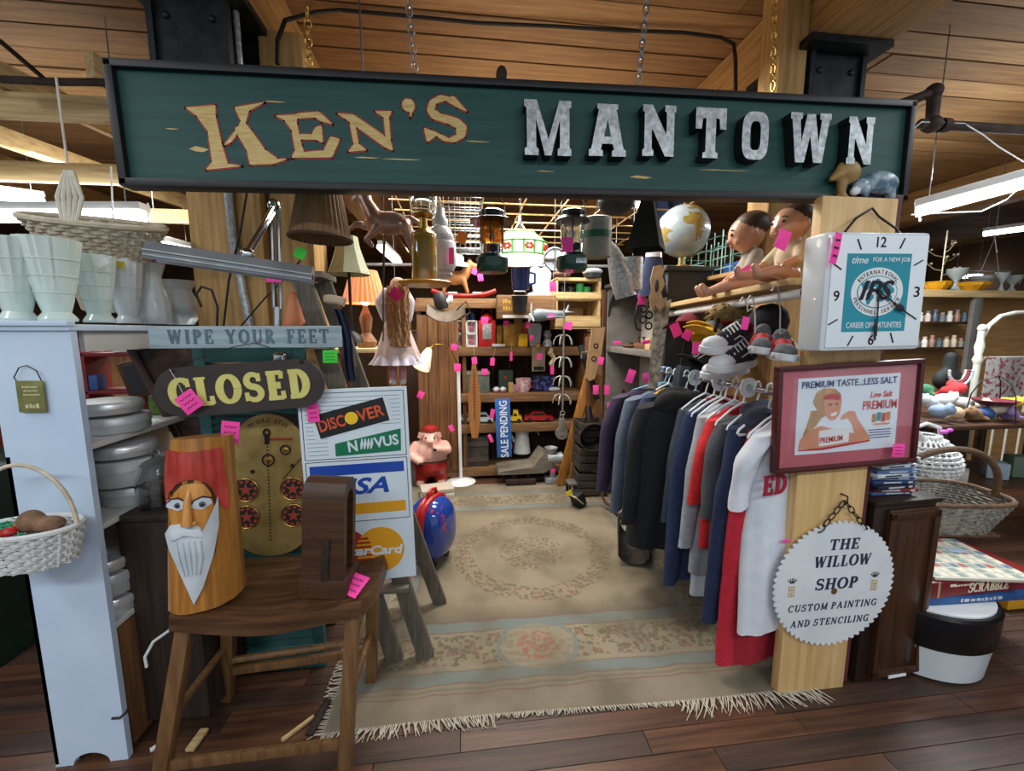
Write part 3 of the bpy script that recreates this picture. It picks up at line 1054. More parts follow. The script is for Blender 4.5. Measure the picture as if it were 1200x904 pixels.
for sx in (-.085, .098):
 p1 = Vector((sx, -.006, .205))
 for i in range(5):
  c = top + (p1 - top) * ((i + .5) / 5)
  d = (p1 - top).normalized()
  sd = Vector((d.z, 0, -d.x)) if i % 2 else Vector((0, 1, 0))
  mb.tube([c + d * .017 * math.cos(a) + sd * .009 * math.sin(a) for a in [2 * PI * k / 12 for k in range(12)]], .0022, 6, close=True)
mb.tube([top + Vector((.0, .02, .02)), top + Vector((0, -.01, .02)), top + Vector((.0, -.012, -.005)), top + Vector((-.004, .0, -.01))], .003, 6)
mb.build('chain', SW)

def scribble(mb, w_, h_, c, k=9):
 """a line of print too small to read"""
 x = -w_ / 2
 while x < w_ / 2:
  d = w_ / k * random.uniform(.5, 1.3)
  mb.box((c[0] + x + d / 2, c[1], c[2] + random.uniform(-.1, .1) * h_), (d * .7, .0008, h_ * random.uniform(.6, 1)))
  x += d
 return mb


# ------------------------------------------------------------------ price tags
TAGN = [0]


def tag(px, py, Y, w_, h_, label, ang=0.0, m=PINK, yaw=0.0, pitch=0.0, ink=True, string=None):
 p = at(px, py, Y)
 if Y > 2.4:
  w_, h_ = w_ * .84, h_ * .84
 mb = MB(m)
 k = random.uniform(.004, .012)
 mb.surf(lambda u, v: ((u - .5) * w_, -k * math.sin(PI * v) * (w_ + h_) * 2, (v - .5) * h_), 3, 6, thick=.0012)
 t = thing('price_tag', label, 'price tag', p, (pitch, ang, yaw), 'pink price tags' if m is PINK else None)
 mb.build('paper', t)
 if ink:
  q = MB(INK)
  for i in range(3):
   zz = h_ * (.25 - .25 * i)
   yy = -k * math.sin(PI * (zz / h_ + .5)) * (w_ + h_) * 2 - .0016
   pts = [(-w_ * .32 + w_ * .64 * j / 9, zz + h_ * .05 * math.sin(j * 2.3 + i * 1.7)) for j in range(10)]
   q.stroke(pts, max(.0009, h_ * .028), yy - .0004, yy, None)
  q.build('handwriting', t, smooth=False)
 if string:
  MB(mat('tag_string', '#c9c2b4', None, .8)).tube([Vector((0, 0, h_ / 2 - .006)), Vector((string[0] * .5 + .004, .002, h_ / 2 + string[1] * .5)), Vector((string[0], .004, h_ / 2 + string[1]))], .0012, 5).build('string', t)
 return t

# ------------------------------------------------------------------ LEFT: white shelf unit with milk glass, tins and baskets
PX_ = -1.19                                        # right-hand edge of the end panel
WS = thing('white_shelf', 'tall white painted shelf unit with scalloped foot at the left of the stall', 'shelf', (-1.19, 1.44, 0))
pw = .228
poly = [(-pw, 0), (-pw + .055, 0)] + [(-pw + .055 + .058 * (1 - math.cos(a)), .042 * math.sin(a)) for a in [PI * k / 10 for k in range(1, 10)]] + [(-pw + .171, 0), (0, 0), (0, .16), (-.008, .17), (0, .18), (0, 1.52), (-pw, 1.52)]
MB(WHITEB).prism(poly, 0, .022).build('end_panel', WS)
SHG = mat('shelf_grey_white', '#cfd0cd', '#bdbdb9', .55, 0, 4)
mb = MB(WHITEB).box((-pw / 2 - .003, -.004, 1.525), (pw + .024, .03, .016), None, .004)
mb.box((-pw / 2, .42, 1.513), (pw + .01, .86, .02), None, .003)
mb.build('top_board', WS)
MB(SHG).box((-.02, .45, 1.47), (.014, .78, .07)).build('valance', WS)
for zz in (1.13, .855, .495):
 MB(SHG).box((-pw / 2, .41, zz), (pw - .004, .80, .02), None, .003).build('shelf', WS)
MB(SHG).box((-pw + .006, .42, .56), (.012, .84, 1.1)).build('back_panel', WS)
for dx in (-pw + .02, -.02):
 MB(SHG).box((dx, .84, .75), (.03, .03, 1.5)).build('far_post', WS)
MB(BROWNZ).box((-.012, .25, .25), (.016, .42, .46), None, .002).build('plywood_panel', WS)
MB(RUST).tube([(-.03, -.004, .17), (-.004, -.008, .172), (.006, .01, .175)], .004, 6).build('latch_hook', WS)

MILKG = mat('milk_glass', '#d5e4de', '#c6d8d2', .18, 0, 6, coat=.4)
MILKW = mat('milk_glass_white', '#dfe5e6', '#d2dadc', .2, 0, 6, coat=.4)


def vase(px, py0, py1, Y, r_top, r_bot, m, label, frill=18, waist=.9, name='milk_glass_vase', amp=.035):
 a, b = at(px, py1, Y), at(px, py0, Y)
 base = Vector((a.x, Y, 1.5335))
 h = b.z - base.z
 t = thing(name, label, 'vase', base, (0, 0, random.random()), 'milk glass vases on the white shelf')
 fr = lambda an, z: 1 + amp * math.sin(frill * an) * min(1, max(0, z / h - .05) * 2)
 prof = [(0, 0), (r_bot * 1.25, 0), (r_bot * 1.28, .008), (r_bot * waist, .03)]
 for i in range(1, 9):
  k = i / 8
  prof.append((r_bot * waist + (r_top - r_bot * waist) * (k ** .85), .03 + (h - .03) * k))
 prof += [(r_top * .94, h), (r_top * .9, h - .02), (r_bot * .8, .05), (0, .045)]
 MB(m).lathe(prof, n=54, wob=fr).build('body', t)
 mb = MB(m)
 for i in range(3 if frill else 0):
  zz = h * (.35 + .2 * i)
  rr = r_bot * waist + (r_top - r_bot * waist) * (((zz - .03) / (h - .03)) ** .85)
  mb.tube([(rr * 1.01 * math.cos(q), rr * 1.01 * math.sin(q), zz) for q in [2 * PI * k / 28 for k in range(28)]], .0025, 5, close=True)
 mb.build('moulded_ring', t)
 return t


vase(22, 280, 372, 1.52, .072, .036, MILKG, 'tall ribbed pale green milk glass vase at the outer corner of the white shelf')
vase(68, 281, 373, 1.56, .078, .038, MILKG, 'widest ribbed milk glass vase, second from the outer corner of the white shelf', 22)
vase(117, 300, 374, 1.74, .066, .036, MILKG, 'smaller milk glass vase with a price sticker, third along the white shelf', 16, .9)
vase(151, 304, 376, 1.88, .066, .034, MILKW, 'white flared milk glass vase with a yellow tag, fourth along the white shelf', 14)
p = at(183, 378, 2.0)
t = thing('milk_glass_vase', 'hourglass milk glass vase with paper flowers on its rim, beyond the flared ones', 'vase', (p.x, 2.0, 1.5335), (0, 0, 0), 'milk glass vases on the white shelf')
MB(MILKW).lathe([(0, 0), (.055, 0), (.062, .03), (.058, .09), (.036, .17), (.034, .2), (.05, .255), (.045, .252), (.03, .2), (0, .19)], n=40, wob=lambda a, z: 1 + .03 * math.sin(12 * a)).build('body', t)
mb = MB(mat('violet_flower', '#a0489a', '#d9c6dd', .7, 0, 40))
for i in range(8):
 mb.ell((.045 * math.cos(i * .8), .045 * math.sin(i * .8), .262 + .006 * (i % 2)), (.016, .016, .01), None, 8, 6)
mb.build('paper_flower', t, kind='stuff')
p = at(213, 380, 2.14)
t = thing('milk_glass_pitcher', 'frosted glass pitcher with ruffled spout at the inner end of the white shelf', 'pitcher', (p.x, 2.14, 1.5335))
MB(mat('frosted_glass', '#c9cfd0', '#b7bfc0', .3, 0, 8, trans=.35)).lathe([(0, 0), (.05, 0), (.075, .04), (.078, .09), (.055, .14), (.05, .16), (.075, .2), (.07, .198), (.045, .155), (0, .13)], n=36, wob=lambda a, z: 1 + (.12 * max(0, math.cos(a - 2.6)) if z > .17 else 0) + .04 * math.sin(9 * a)).build('body', t)
MB(MILKW).tube([(-.05, 0, .17), (-.1, 0, .16), (-.115, 0, .11), (-.09, 0, .06), (-.072, 0, .05)], .007, 8).build('handle', t)
MB(PAPER).box((.0, 0, .0), (.042, .001, .022), (0, R(-28), 0)).build('price_sticker', None)
o = bpy.data.objects['price_sticker']
o.location = at(120, 308, 1.66)
info(o, 'white price sticker on the rim of the third milk glass vase', 'sticker')
o = MB(mat('yellow_tag', '#d8c93a', None, .7)).box((0, 0, 0), (.03, .001, .024), (0, R(12), 0)).build('rim_tag')
o.location = at(141, 310, 1.80)
info(o, 'small yellow tag on the rim of the fourth milk glass vase', 'tag')

WICK = mat('wicker_natural', '#b0a38c', '#d6cbb6', .8, 0, 30, None, (.3, .7), .4)
WICKW = mat('wicker_white', '#d9dbda', '#c2c4c3', .7, 0, 30, None, (.3, .7), .3)
WICKB = mat('wicker_brown', '#4a3524', '#6e523a', .7, 0, 30, None, (.3, .7), .4)
WICKG = mat('wicker_grey', '#6a665e', '#8f8a80', .8, 0, 30, None, (.3, .7), .4)


def weave(fn, nu, nv, r, m, name, parent, cu=True, stakes=True):
 """woven wall: fn(u, v) -> point; strands run round at nv heights, over and under the stakes"""
 mb = MB(m)
 for j in range(nv):
  v = (j + .5) / nv
  pts = []
  for i in range(nu * 2 + (0 if cu else 1)):
   u = i / (nu * 2)
   p = Vector(fn(u, v))
   q = Vector(fn((u + .002) % 1 if cu else min(u + .002, 1), v)) - p
   k = Vector(fn(u, min(v + .01, 1))) - Vector(fn(u, max(0, v - .01)))
   nn = q.cross(k)
   if nn.length > 1e-12:
    nn.normalize()
   p = p + nn * r * .9 * (1 if (i + j) % 2 else -1)
   pts.append(p)
  mb.tube(pts, r, 5, close=cu)
 if stakes:
  for i in range(nu):
   u = (i + .5) / nu
   mb.tube([fn(u, v / 6) for v in range(7)], r * .8, 5)
 return mb.build(name, parent)


# wicker basket behind the vases
p = at(88, 300, 1.86)
BK = thing('wicker_basket', 'shallow tan wicker basket lying behind the milk glass vases', 'basket', (p.x + .05, 1.95, 1.60), (R(14), R(5), 0))
fn = lambda u, v: ((.15 + .08 * v) * math.cos(2 * PI * u), (.09 + .05 * v) * math.sin(2 * PI * u), .2 + .13 * v + .03 * (2 * (u - .5)) * 0)
weave(fn, 22, 9, .0075, WICK, 'wall', BK)
mb = MB(WICK).tube([(.235 * math.cos(a), .142 * math.sin(a), .335) for a in [2 * PI * k / 40 for k in range(40)]], .012, 7, close=True)
mb.build('rim', BK)
MB(WICK).ell((0, 0, .2), (.155, .095, .012)).lathe([(.1, 0), (.11, .1), (.13, .2)], n=20, wob=lambda a, z: 1).build('base', BK)
pp = at(86, 258, 1.86)
mb = MB(mat('ribbon_white', '#e4dfd2', '#d2ccbc', .8, 0, 20))
for k in range(5):
 a = at(74 + 4 * k, 262, 1.80)
 b = at(77 + 2 * k, 200, 1.80)
 mb.tube([a, (a + b) / 2 + Vector((.012 * (k - 2), 0, 0)), b], .007, 6)
hb = at(79, 192, 1.86)
mb.tube([hb, hb + Vector((0, 0, .3)), Vector((hb.x, 1.86, 2.42))], .004, 6)
info(mb.build('ribbon_bundle'), 'bundle of cream ribbons hanging over the tan wicker basket', 'ribbon')

# cake tins and pans on the shelves
TIN = mat('tin', '#b3b7ba', '#cfd3d5', .4, .35, 8)
TIN2 = mat('tin_bright', '#c6cacd', '#dde0e2', .28, .5, 10)


def tin(px, py, Y, r_, h_, z0, label, knob=True, m=TIN, lidh=.3):
 x = -1.225 - (.0) if px is None else px
 t = thing('cake_tin', label, 'tin', (x, Y, z0), (0, 0, 0), 'cake tins on the white shelf')
 MB(m).lathe([(0, 0), (r_ * .97, 0), (r_, .006), (r_, h_), (r_ * .97, h_), (0, h_ - .002)], n=40).build('body', t)
 mb = MB(m).lathe([(r_ * 1.03, h_ * (1 - lidh)), (r_ * 1.035, h_ * (1 - lidh) - .004), (r_ * 1.035, h_), (r_ * .98, h_ + .008), (r_ * .5, h_ + .014), (0, h_ + .016)], n=40)
 mb.build('lid', t)
 if knob:
  MB(TIN2).lathe([(0, h_ + .012), (.02, h_ + .014), (.014, h_ + .022), (.02, h_ + .03), (0, h_ + .034)], n=16).build('knob', t)
 return t


tin(-1.27, None, 1.66, .105, .05, 1.142, 'wide flat cake tin at the bottom of the upper shelf pile')
tin(-1.27, None, 1.64, .1, .035, 1.212, 'shallow domed cake tin on top of the upper shelf pile', False, TIN2)
tin(-1.25, None, 1.7, .105, .06, .867, 'flat cake tin at the bottom of the middle shelf pile', False)
tin(-1.25, None, 1.68, .115, .085, .947, 'deep cake tin in the middle of the middle shelf pile', False)
tin(-1.25, None, 1.66, .1, .035, 1.052, 'low lidded tin topping the middle shelf pile', False, TIN2)
tin(-1.275, None, 1.56, .085, .05, .507, 'small square-looking tin low down on the bottom shelf', False, TIN2)
tin(-1.275, None, 1.56, .08, .07, .577, 'latched tin in the middle of the bottom shelf pile', False)
tin(-1.28, None, 1.56, .078, .03, .667, 'bright glossy tin lid topping the bottom shelf pile', True, TIN2)
o = MB(mat('box_green_print', '#5b7a2a', '#2a3a1c', .6, 0, 25)).box((0, 0, 0), (.11, .07, .085), (0, 0, .2), .003).build('seed_box')
o.location = (-1.29, 1.98, 1.185)
info(o, 'small dark green printed carton behind the tins on the upper shelf', 'box')

# tin plaque on a wire and hanging white basket on the end panel
PQ = thing('hanging_plaque', 'little olive plaque on a wire loop hung on the white end panel', 'plaque', at(37, 465, 1.432))
MB(mat('plaque_olive', '#6d6f3c', '#8f8f58', .5, .3, 15)).box((0, 0, 0), (.074, .006, .098), (0, R(1), 0), .002).build('plate', PQ)
pm = mat('plaque_cream', '#c9c49a', None, .6)
for zz, w_, h_ in ((.03, .042, .007), (.018, .036, .006), (.006, .04, .006), (-.03, .04, .016)):
 scribble(MB(pm), w_, h_, (.001, -.0034, zz), 7 if h_ < .01 else 4).build('print_line', PQ, smooth=False)
MB(RUST).tube([(-.032, 0, .045), (-.036, -.004, .06), (-.02, -.002, .09), (0, 0, .096), (.025, -.002, .08), (.034, -.003, .055), (.034, 0, .046)], .0016, 5).build('wire', PQ)

HB = thing('hanging_basket', 'white woven basket holding green straw and a toy bird, hung on the white end panel', 'basket', at(34, 640, 1.335))
fn = lambda u, v: ((.105 + .03 * v) * math.cos(2 * PI * u), (.062 + .018 * v) * math.sin(2 * PI * u), -.055 + .11 * v)
weave(fn, 20, 9, .0068, WICKW, 'wall', HB)
MB(WICKW).tube([(.137 * math.cos(a), .082 * math.sin(a), .058) for a in [2 * PI * k / 36 for k in range(36)]], .009, 7, close=True).build('rim', HB)
MB(WICKW).ell((0, 0, -.055), (.108, .065, .008)).build('base', HB)
MB(WICK).tube([(-.137, 0, .05)] + [(-.137 * math.cos(a), .0, .06 + .19 * math.sin(a)) for a in [PI * k / 16 for k in range(1, 16)]] + [(.137, 0, .05)], .006, 7).build('handle', HB)
mb = MB(mat('green_straw', '#1f8a62', '#39b083', .7, 0, 40))
for i in range(80):
 a, r_ = random.uniform(0, 2 * PI), random.uniform(0, .1)
 p0 = Vector((r_ * math.cos(a) - .02, r_ * .6 * math.sin(a), .045))
 mb.tube([p0, p0 + Vector((random.uniform(-.03, .03), random.uniform(-.02, .02), random.uniform(.01, .03))), p0 + Vector((random.uniform(-.05, .05), random.uniform(-.03, .03), random.uniform(0, .03)))], .0016, 4)
mb.build('straw', HB, kind='stuff')
TB = blob('toy_bird', [('e', (0, 0, 0), (.032, .03, .034), 0), ('e', (.045, 0, -.012), (.04, .032, .024), 0), ('c', (-.028, -.004, -.004), (-.044, -.006, -.01), .01, .003, 1)], [mat('toy_brown', '#6a4c38', '#8a6a50', .8, 0, 30), ORANGE], voxel=.006)
TB.location = HB.location + Vector((.035, -.02, .085))
info(TB, 'small brown toy bird with orange beak sitting in the white hanging basket', 'toy')
o = MB(RED).ell((0, 0, 0), (.022, .02, .014)).build('toy_ball')
o.location = HB.location + Vector((-.0, -.045, .066))
info(o, 'small red toy piece beside the bird in the white hanging basket', 'toy')

# dark green cabinet at the far left edge, dark boxes behind
DGRN = mat('dark_green_paint', '#10261f', '#17332a', .5, 0, 6)
t = thing('green_cabinet', 'dark green low cabinet beyond the white shelf at the left edge', 'cabinet', (-2.55, 2.2, 0))
MB(DGRN).box((0, 0, .45), (.95, .5, .9), None, .006).build('body', t)
for sx in (-.23, .23):
 d = MB(DGRN).box((sx, -.26, .42), (.42, .02, .72), None, .006).build('door', t)
 MB(RUST).ell((sx * .4, -.28, .5), (.012, .012, .012), None, 8, 6).build('knob', d)

# wooden crate with glass jar of pine cones
CR = thing('wooden_chest', 'dark worn wooden chest standing between the white shelf and the carved log', 'chest', (-1.085, 1.72, 0), (0, 0, R(-3)))
DARKC = wood('dark_chest_z', '#1f1712', '#3d3026', 'z', .6)
MB(DARKC).box((0, 0, .44), (.25, .36, .8), None, .01).build('body', CR)
MB(DARKC).box((0, 0, .85), (.28, .39, .025), None, .006).build('lid', CR)
JR = thing('glass_jar', 'clear glass jar of pine cones on the dark wooden chest', 'jar', (-1.115, 1.62, .8635))
MB(GLASS).lathe([(0, 0), (.062, 0), (.068, .012), (.068, .1), (.05, .135), (.045, .15), (.042, .15), (.047, .132), (.064, .098), (.064, .014), (0, .006)], n=28).build('body', JR)
MB(GLASS).lathe([(.048, .151), (.05, .158), (.03, .172), (.012, .18), (.012, .188), (.02, .2), (0, .206)], n=24).build('lid', JR)
mb = MB(mat('pine_cone', '#3c2a20', '#6a5040', .8, 0, 40))
for i in range(14):
 a = i * 2.4
 mb.ell((.036 * math.cos(a), .036 * math.sin(a), .022 + .014 * (i % 6)), (.018, .016, .014), (i, i * .7, 0), 8, 6)
mb.build('pine_cones', JR, kind='stuff')
# picture frame leaning in the gap
FR = thing('picture_frame', 'long brown picture frame leaning between the white shelf and the green shutter', 'picture frame', (-1.03, 1.94, .86), (R(-4), R(-20), R(14)))
FRW = wood('frame_brown_z', '#2f1c15', '#4d3226', 'z', .4)
mb = MB(FRW)
for sx in (-.11, .11):
 mb.box((sx, 0, .33), (.03, .03, .66), None, .005)
for zz in (.015, .645):
 mb.box((0, 0, zz), (.24, .03, .03), None, .005)
mb.build('frame', FR)
MB(mat('dark_print', '#2a211d', '#6a4a38', .6, 0, 14)).box((0, .004, .33), (.2, .006, .62)).build('print', FR)
# a dark tray with paintings and other goods seen through the gap
t = thing('framed_tin_sign', 'small dark framed picture of white figures hanging above the leaning frame', 'picture', at(178, 440, 2.1), (0, R(-14), 0))
MB(FRW).box((0, 0, 0), (.24, .02, .17), None, .004).build('frame', t)
mb = MB(mat('dark_slate', '#1f1e20', None, .6)).box((0, -.011, 0), (.2, .004, .13))
mb.m(mat('figure_grey', '#9a9590', None, .7)).prism([(-.03, -.03), (.015, -.03), (.01, .02), (-.01, .035), (-.025, .02)], -.015, -.012).prism([(.04, -.01), (.07, -.01), (.06, .03)], -.015, -.012)
mb.build('print', t)
t = thing('red_shelf_rack', 'red painted rack with a curved end seen behind the tins', 'rack', at(160, 470, 2.5))
mb = MB(mat('rack_red', '#5c1518', '#7a2022', .5, 0, 10))
for zz in (.26, .06, -.35):
 mb.box((-.05, 0, zz), (1.2, .16, .02), None, .004)
for xx in (-.64, -.18, .06, .54):
 mb.box((xx, 0, (.34 - t.location.z) / 2), (.024, .16, .34 + t.location.z), None, .004)
mb.build('frame', t)
rkz = t.location.z
t2 = MB(mat('candy_stripe', '#c9413c', '#e6d9d2', .6, 0, 12, (6, 1, 1), (.48, .52))).tube([(at(88, 412, 2.48).x, 2.48, rkz + .302), (at(118, 425, 2.48).x, 2.5, rkz + .302)], .03, 14).build('striped_roll')
info(t2, 'red and white striped roll lying behind the white shelf', 'roll')
for i, (px, py, w_, h_, c, lb) in enumerate(((98, 442, .1, .12, '#1e2430', 'dark navy box standing behind the tins next to the white shelf'), (112, 452, .06, .08, '#2c4a86', 'small blue box beside the dark navy one behind the tins'),
                                             (196, 405, .12, .05, '#a81f24', 'red flat tin lying under the door mat sign'), (146, 405, .09, .07, '#d5dadb', 'clear plastic bag bundle on the red rack'))):
 o = MB(mat('gap_' + c.strip('#'), c, None, .6)).box((0, 0, 0), (w_, .08, h_), (0, 0, .2 * i), .008).build(('shop_box', 'shop_box', 'flat_tin', 'plastic_bag')[i])
 o.location = (at(px, py, 2.47).x, 2.47, rkz + (.0705 if i < 2 else .2705) + h_ / 2)
 info(o, lb, ('box', 'box', 'tin', 'bag')[i])
t = thing('wicker_hoop', 'round wooden hoop hanging behind the leaning picture frame', 'hoop', at(190, 490, 2.15))
MB(WICK).tube([(.055 * math.cos(a), 0, .07 * math.sin(a)) for a in [2 * PI * k / 28 for k in range(28)]], .006, 7, close=True).build('ring', t)
o = MB(mat('rust_board', '#5a3a22', '#3a281a', .8, 0, 8)).prism([(-.12, -.2), (.1, -.2), (.12, .0), (.05, .14), (-.05, .14), (-.12, 0)], 0, .02).build('hide_board')
o.location = at(195, 520, 2.3)
info(o, 'brown hide-like board standing behind the hoop', 'board')

# ------------------------------------------------------------------ the stool, the carved log and the wooden clamp
ST = thing('saddle_stool', 'old brown wooden stool with dished seat standing at the front left', 'stool', (-.62, 1.47, 0))


def seat(u, v):
 x = -.315 + .63 * u
 yy = -.19 + .38 * v
 edge = 1 - .10 * (abs(2 * v - 1) ** 3) * (abs(2 * u - 1) ** 2)
 z = .602 + .026 * (abs(2 * u - 1) ** 2.2) + .006 * math.sin(9 * u + 4 * v)
 return (x * edge, yy * (1 - .06 * (2 * u - 1) ** 2), z)


mb = MB(STOOLW)
mb.surf(lambda u, v: seat(u, v), 25, 13, thick=-.046)
mb.build('seat', ST)
LEGS = (((-.265, -.13, .585), (-.375, -.185, 0)), ((.25, -.14, .585), (.205, -.175, 0)), ((-.265, .13, .585), (-.36, .19, 0)), ((.255, .14, .585), (.215, .205, 0)))
for a, b in LEGS:
 MB(STOOLZ).bar(a, b, .045, .042, (0, 1, 0), .006).build('leg', ST)
for (p0, p1, r_) in (((-.355, -.175, .115), (.212, -.17, .115), 0), ((-.33, .165, .19), (.22, .18, .215), 1), ((-.345, .17, .14), (.222, .185, .16), 2), ((-.335, -.155, .25), (-.335, .165, .25), 1), ((.222, -.155, .25), (.225, .175, .25), 1)):
 (MB(STOOLZ).tube([p0, p1], .014, 10) if r_ == 1 else MB(STOOLZ).bar(p0, p1, .02, .034, bev=.004)).build('stretcher', ST)

LOGW = wood('log_honey_z', '#8a5320', '#c58a40', 'z', .32, 5, .25, .4)
LG = thing('carved_log', 'carved honey-coloured log with a bearded face and red cap standing on the stool', 'carving', (-.852, 1.40, .628), (0, R(1.0), R(15)))


def logr(a, z):
 base = .098 - .022 * z / .5
 return base * (1 + .05 * math.sin(2 * a + .5) + .03 * math.sin(5 * a + 9 * z)) * (.94 if math.sin(a) < -.6 else 1.0)


mb = MB(LOGW)
prof_n, ring_n = 15, 36
V = []
for i in range(prof_n):
 z = .5 * i / (prof_n - 1)
 row = []
 for k in range(ring_n):
  a = 2 * PI * k / ring_n
  r_ = logr(a, z)
  zz = z - (.01 * math.sin(a) * (z / .5))
  row.append(mb.bm.verts.new((r_ * math.cos(a) + .02 * z / .5, r_ * math.sin(a), zz)))
 V.append(row)
for i in range(prof_n - 1):
 for k in range(ring_n):
  f = mb.bm.faces.new((V[i][k], V[i][(k + 1) % ring_n], V[i + 1][(k + 1) % ring_n], V[i + 1][k]))
mb.bm.faces.new(V[0][::-1])
mb.bm.faces.new(V[-1])
mb._mark(mb.bm.faces)
mb.build('log', LG)


def on_log(x, z, off=0.0):
 """front surface of the log at height z, sideways x"""
 cx = .02 * z / .5
 s = max(-.97, min(.97, (x - cx) / .085))
 a = -PI / 2 + math.asin(s)
 r_ = logr(a, z) + off
 return Vector((r_ * math.cos(a) + cx, r_ * math.sin(a), z))


LG.scale = (1.03, 1.1, 1.08)


def log_patch(m, poly, off, name, thick=.01, lift=0.0, nu=1):
 """raised carving: outline (x, z) wrapped round the log front and filled in rings towards its centre"""
 mb = MB(m)
 n = len(poly)
 cx, cz = sum(p[0] for p in poly) / n, sum(p[1] for p in poly) / n
 rings = []
 for k, (sc, o_) in enumerate(((1, -.004), (1, off), (.8, off + lift * .6), (.5, off + lift * .9), (.2, off + lift))):
  rings.append([mb.bm.verts.new(on_log(cx + (x - cx) * sc, cz + (z - cz) * sc, o_)) for x, z in poly])
 fs = []
 for a, b in zip(rings, rings[1:]):
  for i in range(n):
   fs.append(mb.bm.faces.new((a[i], a[(i + 1) % n], b[(i + 1) % n], b[i])))
 fs.append(mb.bm.faces.new(rings[-1]))
 bmesh.ops.recalc_face_normals(mb.bm, faces=fs)
 mb._mark(fs)
 return mb.build(name, LG)


FACEW = wood('carved_face_z', '#b5742e', '#d79a4e', 'z', .3, 5, .1, .4)
REDW = mat('carved_red', '#9e2f28', '#c24a3c', .35, 0, 10, (3, 3, 1), coat=.3)
WHW = mat('carved_white', '#cfd5da', '#b9c2ca', .4, 0, 12)
log_patch(mat('carved_groove', '#3c2612', None, .6), [(-.066, .24), (-.068, .3), (-.06, .36), (-.035, .395), (0, .405), (.04, .395), (.06, .37), (.066, .3), (.064, .25), (.05, .17), (.01, .06), (-.01, .035), (-.02, .06), (-.045, .16)], .0015, 'carved_outline')
log_patch(FACEW, [(-.056, .26), (-.058, .31), (-.048, .355), (-.025, .378), (.005, .385), (.035, .378), (.05, .35), (.056, .31), (.052, .26), (.03, .23), (-.03, .23)], .004, 'face', lift=.004)
def cap_edge(x):
 k = abs(x - .0) / .06
 return .335 + .06 * math.sqrt(max(0, 1 - k * k)) if k < 1 else .335 - .05 * min(1, (k - 1) * 3)


MB(REDW).surf(lambda u, v: on_log(-.072 + .155 * u, cap_edge(-.072 + .155 * u) + (.474 - cap_edge(-.072 + .155 * u)) * v, .004 + .008 * math.sin(PI * min(1, v * 1.15) * .5) * (1.2 - v * .6) + .0015 * math.sin(40 * u)), 40, 8, thick=-.012).build('cap', LG)
log_patch(WHW, [(-.064, .235), (-.055, .262), (-.02, .272), (.015, .262), (.03, .235), (.045, .25), (.066, .33), (.062, .25), (.045, .17), (.015, .075), (-.008, .03), (-.016, .06), (-.036, .13), (-.058, .19)], .008, 'beard', lift=.004)
log_patch(WHW, [(-.056, .245), (-.02, .262), (.02, .252), (.03, .228), (.0, .235), (-.03, .235), (-.05, .22)], .013, 'moustache', lift=.004)
mb = MB(FACEW)
mb.tube([on_log(-.004, .37, .0), on_log(-.004, .345, .01), on_log(-.004, .3, .02), on_log(-.004, .275, .024), on_log(-.004, .265, .012)], [.005, .009, .012, .014, .006], 10)
for sx in (-.012, .012):
 mb.ell(on_log(-.004 + sx, .272, .014), (.008, .009, .008), None, 10, 6)
mb.build('nose', LG)
for sx in (-.034, .026):
 e = log_patch(WHW, [(sx - .024, .315), (sx - .021, .335), (sx, .344), (sx + .021, .337), (sx + .025, .318), (sx, .307)], .009, 'eye')
 q = MB(mat('iris_grey', '#4a5560', None, .4)).ell(on_log(sx + .002, .323, .0105), (.0085, .003, .0085), None, 12, 8)
 q.m(INK).ell(on_log(sx + .002, .323, .012), (.0042, .003, .0042), None, 10, 6)
 q.m(INK).tube([on_log(sx - .026, .32, .009), on_log(sx - .016, .338, .0105), on_log(sx + .004, .345, .011), on_log(sx + .026, .334, .009)], .0022, 5)
 q.build('pupil', e)
mb = MB(WHW)
for i in range(5):
 x0 = -.038 + .014 * i
 mb.tube([on_log(x0, .22, .013), on_log(x0 * .9 + .002, .17, .0145), on_log(x0 * .6, .12, .013)], [.003, .004, .002], 6)
mb.build('beard_strand', LG, kind='stuff')

# horseshoe-topped wooden clamp
CL = thing('wooden_clamp', 'dark wooden harness clamp with rounded top and iron strap standing on the stool', 'tool', (-.462, 1.40, .622), (0, R(3.5), R(-6)))
side = [(.045, 0), (.045, .33), (.04, .37), (.02, .395), (-.01, .4), (-.04, .39), (-.058, .36), (-.06, .33), (-.06, 0), (-.035, 0), (-.035, .33), (-.025, .355), (0, .362), (.015, .35), (.02, .33), (.02, 0)]
mb = MB(DKW)
Mz = Matrix.Rotation(PI / 2, 4, 'Z')
mb.prism(side, -.068, .068, Mz)
mb.build('bent_body', CL)
MB(DKW).box((0, -.005, .035), (.16, .125, .07), None, .008).build('foot_block', CL)
MB(RUST).box((.01, -.064, .135), (.022, .006, .15), (0, R(2), 0), .002).build('iron_strap', CL)
mb = MB(RUST)
for sx in (-.05, .05):
 mb.ell((sx, -.068, .03), (.005, .004, .005), None, 8, 6)
mb.build('nail_head', CL)

# ------------------------------------------------------------------ shutters, signs, pinball board
SHUT = mat('shutter_green', '#2a5a5c', '#3a706e', .55, 0, 8, (1, 1, 4), (.3, .75))


